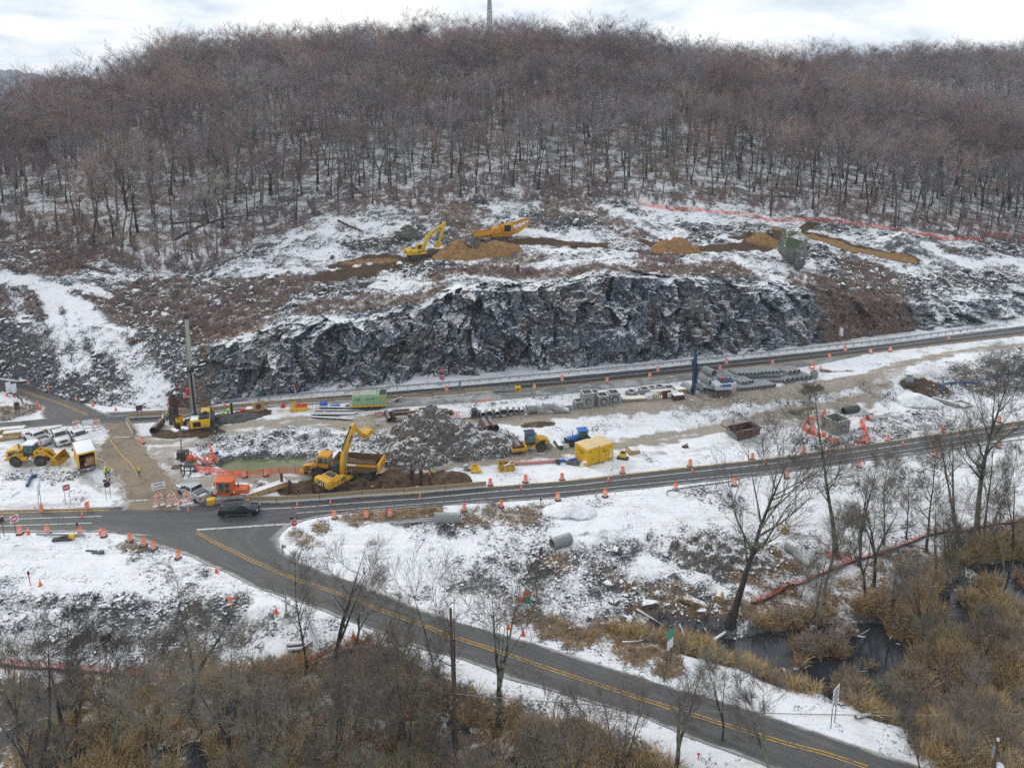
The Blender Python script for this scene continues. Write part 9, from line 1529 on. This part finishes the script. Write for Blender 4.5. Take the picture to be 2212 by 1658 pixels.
for k in range(26):
 s = random.choice(['l', 'l', 'l', 'r']); px, py = (random.uniform(0, 1250), random.uniform(1560, 1760)) if s == 'l' else (random.uniform(1850, 2212), random.uniform(1330, 1640))
 b = G((px, py));
 if rmask(np.array([b.x]), np.array([b.y]))[0] < 3: continue
 pr = NP['bushy%d' % (k % 2)]; sc = random.uniform(.35, .6); o = link('bare_shrub', None, label='leafless shrub in the left marsh reeds' if s == 'l' else 'leafless shrub in the tan marsh on the right', category='shrub', group='leafless shrubs in the marshes'); o.location = b-Vector((0, 0, .1)); o.rotation_euler = (0, 0, random.uniform(0, 6.28)); o.scale = (sc, sc, sc); link('stem', pr[0], o); link('crown', pr[1], o)
# conifers standing out of the bare wood
def conifer(label, p, Yd, h):
 q = at_Y(p, Yd); z = hill_at(q[0], q[1]) or q[2]; o = thing('pine_tree', label, 'tree', Vector((q[0], q[1], z))); part('trunk', o, MT['woodp'], B().cyl((0, 0, 0), (0, 0, h), .3, .05, 7)); rg = np.random.default_rng(5); V = []; F = []
 for i in range(900):
  t = rg.uniform(.2, 1); a = rg.uniform(0, 6.28); r = h*.22*(1.05-t)*rg.uniform(.3, 1.1); c = np.array([r*math.cos(a), r*math.sin(a), h*t-.15*r]); d = np.array([math.cos(a), math.sin(a), -.2])*rg.uniform(.5, 1.1); s = np.array([-math.sin(a), math.cos(a), rg.normal()*.3])*.28; b = len(V); V += [c-s, c+s, c+d]; F.append((b, b+1, b+2))
 me = bpy.data.meshes.new('crown'); me.from_pydata([tuple(v) for v in V], [], F); me.materials.append(M_NEEDLE); link('crown', me, o)
M_NEEDLE = veg_mat('pine_needles', [(.03, .06, .025), (.05, .085, .04)])
conifer('lone green pine standing in the bare wood on the right', (1990, 205), 430, 19); conifer('small dark pine on the far right skyline', (2166, 140), 640, 22)
# people: one skinned body each, clothes as shells over it
def person_body(pose):
 """joints in metres, facing +x"""
 J = dict(pelvis=(0, 0, .95), chest=(.0, 0, 1.28), neck=(.01, 0, 1.48), head=(.03, 0, 1.63), crown=(.03, 0, 1.74))
 for s, n_ in ((1, 'l'), (-1, 'r')): J.update({'hip'+n_: (0, .10*s, .9), 'knee'+n_: (.03, .11*s, .5), 'ank'+n_: (-.01, .12*s, .09), 'toe'+n_: (.16, .13*s, .05), 'sh'+n_: (0, .20*s, 1.40), 'elb'+n_: (-.02, .27*s, 1.12), 'wr'+n_: (.10, .27*s, .88), 'palm'+n_: (.13, .27*s, .80)})
 if pose == 'walk':
  J.update(kneel=(.18, .10, .52), ankl=(.22, .11, .12), toel=(.38, .12, .08), kneer=(-.02, -.10, .5), ankr=(-.26, -.11, .17), toer=(-.14, -.12, .05), elbl=(-.12, .27, 1.14), wrl=(-.08, .27, .9), palml=(-.07, .27, .82), elbr=(.06, -.27, 1.14), wrr=(.24, -.25, .96), palmr=(.30, -.25, .90))
 if pose == 'bend':
  J.update(chest=(.28, 0, 1.12), neck=(.46, 0, 1.14), head=(.60, 0, 1.13), crown=(.70, 0, 1.14), shl=(.36, .20, 1.12), shr=(.36, -.20, 1.12), elbl=(.42, .24, .82), wrl=(.52, .2, .6), palml=(.55, .19, .52), elbr=(.40, -.24, .82), wrr=(.50, -.2, .58), palmr=(.53, -.19, .5))
 rad = dict(pelvis=.15, chest=.17, neck=.062, head=.098, crown=.07); lr = dict(hip=.10, knee=.065, ank=.045, toe=.04, sh=.075, elb=.05, wr=.035, palm=.04)
 V = []; E = []; Rr = []; ix = {}
 def add(k, p, r): ix[k] = len(V); V.append(p); Rr.append(r)
 for k, p in J.items(): add(k, p, rad[k] if k in rad else lr[k[:-1]])
 ed = lambda a, b: E.append((ix[a], ix[b]))
 ed('pelvis', 'chest'); ed('chest', 'neck'); ed('neck', 'head'); ed('head', 'crown')
 for n_ in 'lr':
  for a, b in (('pelvis', 'hip'+n_), ('hip'+n_, 'knee'+n_), ('knee'+n_, 'ank'+n_), ('ank'+n_, 'toe'+n_), ('chest', 'sh'+n_), ('sh'+n_, 'elb'+n_), ('elb'+n_, 'wr'+n_), ('wr'+n_, 'palm'+n_)): ed(a, b)
  w_ = np.array(J['wr'+n_]); p_ = np.array(J['palm'+n_]); d = unit(p_-w_); s = np.array([0, 1 if n_ == 'l' else -1, 0]); f = unit(np.cross(s, d))
  for q in range(4):
   b0 = p_+f*(-.03+.02*q)+d*.03; add('f%d%s' % (q, n_), tuple(b0), .011); ed('palm'+n_, 'f%d%s' % (q, n_)); L = (.045, .055, .05, .035)[q]; add('g%d%s' % (q, n_), tuple(b0+d*L-s*.01), .009); ed('f%d%s' % (q, n_), 'g%d%s' % (q, n_))
  add('t'+n_, tuple(w_+d*.03+f*.05), .011); ed('palm'+n_, 't'+n_)
 me = bpy.data.meshes.new('skeleton'); me.from_pydata(V, E, []); o = bpy.data.objects.new('skeleton', me); COL.objects.link(o)
 o.modifiers.new('s', 'SKIN'); sv = me.skin_vertices[0].data
 for i, r in enumerate(Rr): sv[i].radius = (r, r)
 sv[ix['pelvis']].use_root = True; o.modifiers.new('u', 'SUBSURF').levels = 1
 dg = bpy.context.evaluated_depsgraph_get(); dg.update(); m2 = bpy.data.meshes.new_from_object(o.evaluated_get(dg)); bpy.data.objects.remove(o); m2.name = 'body'; return m2, J
POSE = {p: person_body(p) for p in ('stand', 'walk', 'bend')}
def person(label, loc, rz, pose, top, vest, hat, legs='trousers'):
 o = thing('person', label, 'person', loc, rz); me0, J = POSE[pose]; me = me0.copy(); me.materials.clear()
 for m_ in (legs, top, 'skin', 'ink'): me.materials.append(MT[m_])
 hd = np.array(J['head']); nk = np.array(J['neck']); mi_ = []
 for f in me.polygons:
  c = np.array(f.center); up_ = c@unit(hd-nk)-nk@unit(hd-nk); k = 1
  if up_ > .0 and np.linalg.norm(c-nk) < .34: k = 2
  elif min(np.linalg.norm(c-np.array(J['palm'+q])) for q in 'lr') < .12: k = 2
  elif c[2] < .14: k = 3
  elif (pose != 'bend' and c[2] < .93 and abs(c[1]) < .22) or (pose == 'bend' and c[2] < .95 and c[0] < .24): k = 0
  mi_.append(k)
 me.polygons.foreach_set('material_index', mi_); me.polygons.foreach_set('use_smooth', [True]*len(mi_)); link('body', me, o)
 ax = unit(hd-nk); q = Vector((0, 0, 1)).rotation_difference(Vector(ax))
 h = part('hard_hat', o, MT[hat], B().lathe([(.165, 0), (.165, .012), (.135, .02), (.128, .07), (.095, .12), (.03, .14)], 14).box(.1, .2, -.07, .07, 0, .012), smooth=True); h.location = hd+ax*.035; h.rotation_mode = 'QUATERNION'; h.rotation_quaternion = q
 fc = part('face', o, MT['skin'], B().prism([(.085, -.02), (.125, -.03), (.09, .01)], -.015, .015).box(.075, .095, -.045, -.025, .0, .012).box(.075, .095, .025, .045, .0, .012).box(.07, .09, -.025, .025, -.06, -.052)); fc.location = hd; fc.rotation_mode = 'QUATERNION'; fc.rotation_quaternion = q
 if vest:
  pv = np.array(J['pelvis']); ch = np.array(J['chest']); bm = bmesh.new(); bm.from_mesh(me); bm.normal_update(); ax2 = unit(nk-pv); L = np.linalg.norm(nk-pv)
  dl = [f for f in bm.faces if not (.02 < (np.array(f.calc_center_median())-pv)@ax2/L < 1.0 and np.linalg.norm(np.array(f.calc_center_median())-pv-ax2*((np.array(f.calc_center_median())-pv)@ax2)) < .235)]
  nr = {v: v.normal.copy() for v in bm.verts}; bmesh.ops.delete(bm, geom=dl, context='FACES')
  for v in bm.verts: v.co += v.normal*.018
  m3 = bpy.data.meshes.new('vest'); bm.to_mesh(m3); bm.free(); m3.materials.clear(); m3.materials.append(MT[vest])
  for f in m3.polygons: f.material_index = 0
  link('vest', m3, o); c = pv+ax2*L*.42; bd = part('reflective_band', o, MT['reflect'], B().lathe([(.195, -.03), (.195, .03)], 14)); bd.location = c; bd.rotation_mode = 'QUATERNION'; bd.rotation_quaternion = Vector((0, 0, 1)).rotation_difference(Vector(ax2)); bd.scale = (.85, 1, 1)
 return o
fc = lambda s: facecam(G(s))
person('person in a lime vest and white helmet beside the box truck', G('c1 1003 1090'), fc('c1 1003 1090')+2.2, 'stand', 'jacket', 'hivis', 'hatw'); person('person in an orange jacket and orange helmet beside the box truck', G('c1 1032 1080'), fc('c1 1032 1080')-.6, 'stand', 'orangew', 'hivis', 'hato'); person('person in dark clothes with a lime vest walking along the muddy crossing', G('c1 1322 1080'), fc('c1 1322 1080')+.1, 'walk', 'jacket', 'hivis', 'hato')
person('person in a lime vest standing left of the tall rusty casing', G('c1 1582 562'), fc('c1 1582 562')+.5, 'stand', 'jacket', 'hivis', 'hatw'); person('person in an orange jacket working between the casings', G('c1 1728 565'), fc('c1 1728 565')+1.2, 'bend', 'orangew', None, 'hato'); person('person in full lime workwear bending over the mud, left of two', G('c2 725 418'), fc('c2 725 418')+.2, 'bend', 'hivis', None, 'hivis', 'hivis'); person('person in a lime jacket standing by the steel post, right of two', G('c2 768 400'), fc('c2 768 400')+2.6, 'bend', 'hivis', None, 'hivis')
person('person in a dark green vest leaning at the trench piles', G('c3 712 1000'), fc('c3 712 1000')-.7, 'bend', 'jacket', 'hivis', 'hato'); person('person in a bright lime jacket standing by the trench', G('c3 802 1005'), fc('c3 802 1005')+.2, 'stand', 'hivis', None, 'tarp'); person('person in an orange and lime vest down in the trench', G('c3 782 1035'), fc('c3 782 1035')+.4, 'stand', 'jacket', 'orangew', 'ink')
# haze
hz = bpy.data.materials.new('haze_air'); hz.use_nodes = True; hz.node_tree.nodes.clear(); n = NT(hz.node_tree)
pv = n.add('ShaderNodeVolumePrincipled', {'Color': (.72, .84, 1.0, 1), 'Density': .00013, 'Anisotropy': .1}); o_ = n.add('ShaderNodeOutputMaterial'); hz.node_tree.links.new(pv.outputs[0], o_.inputs['Volume'])
link('haze', B().box(-2200, 2200, -700, 3300, -8.2, 130).mesh('haze', hz), kind='stuff', label='thin blue air between the camera and the hills', category='haze')
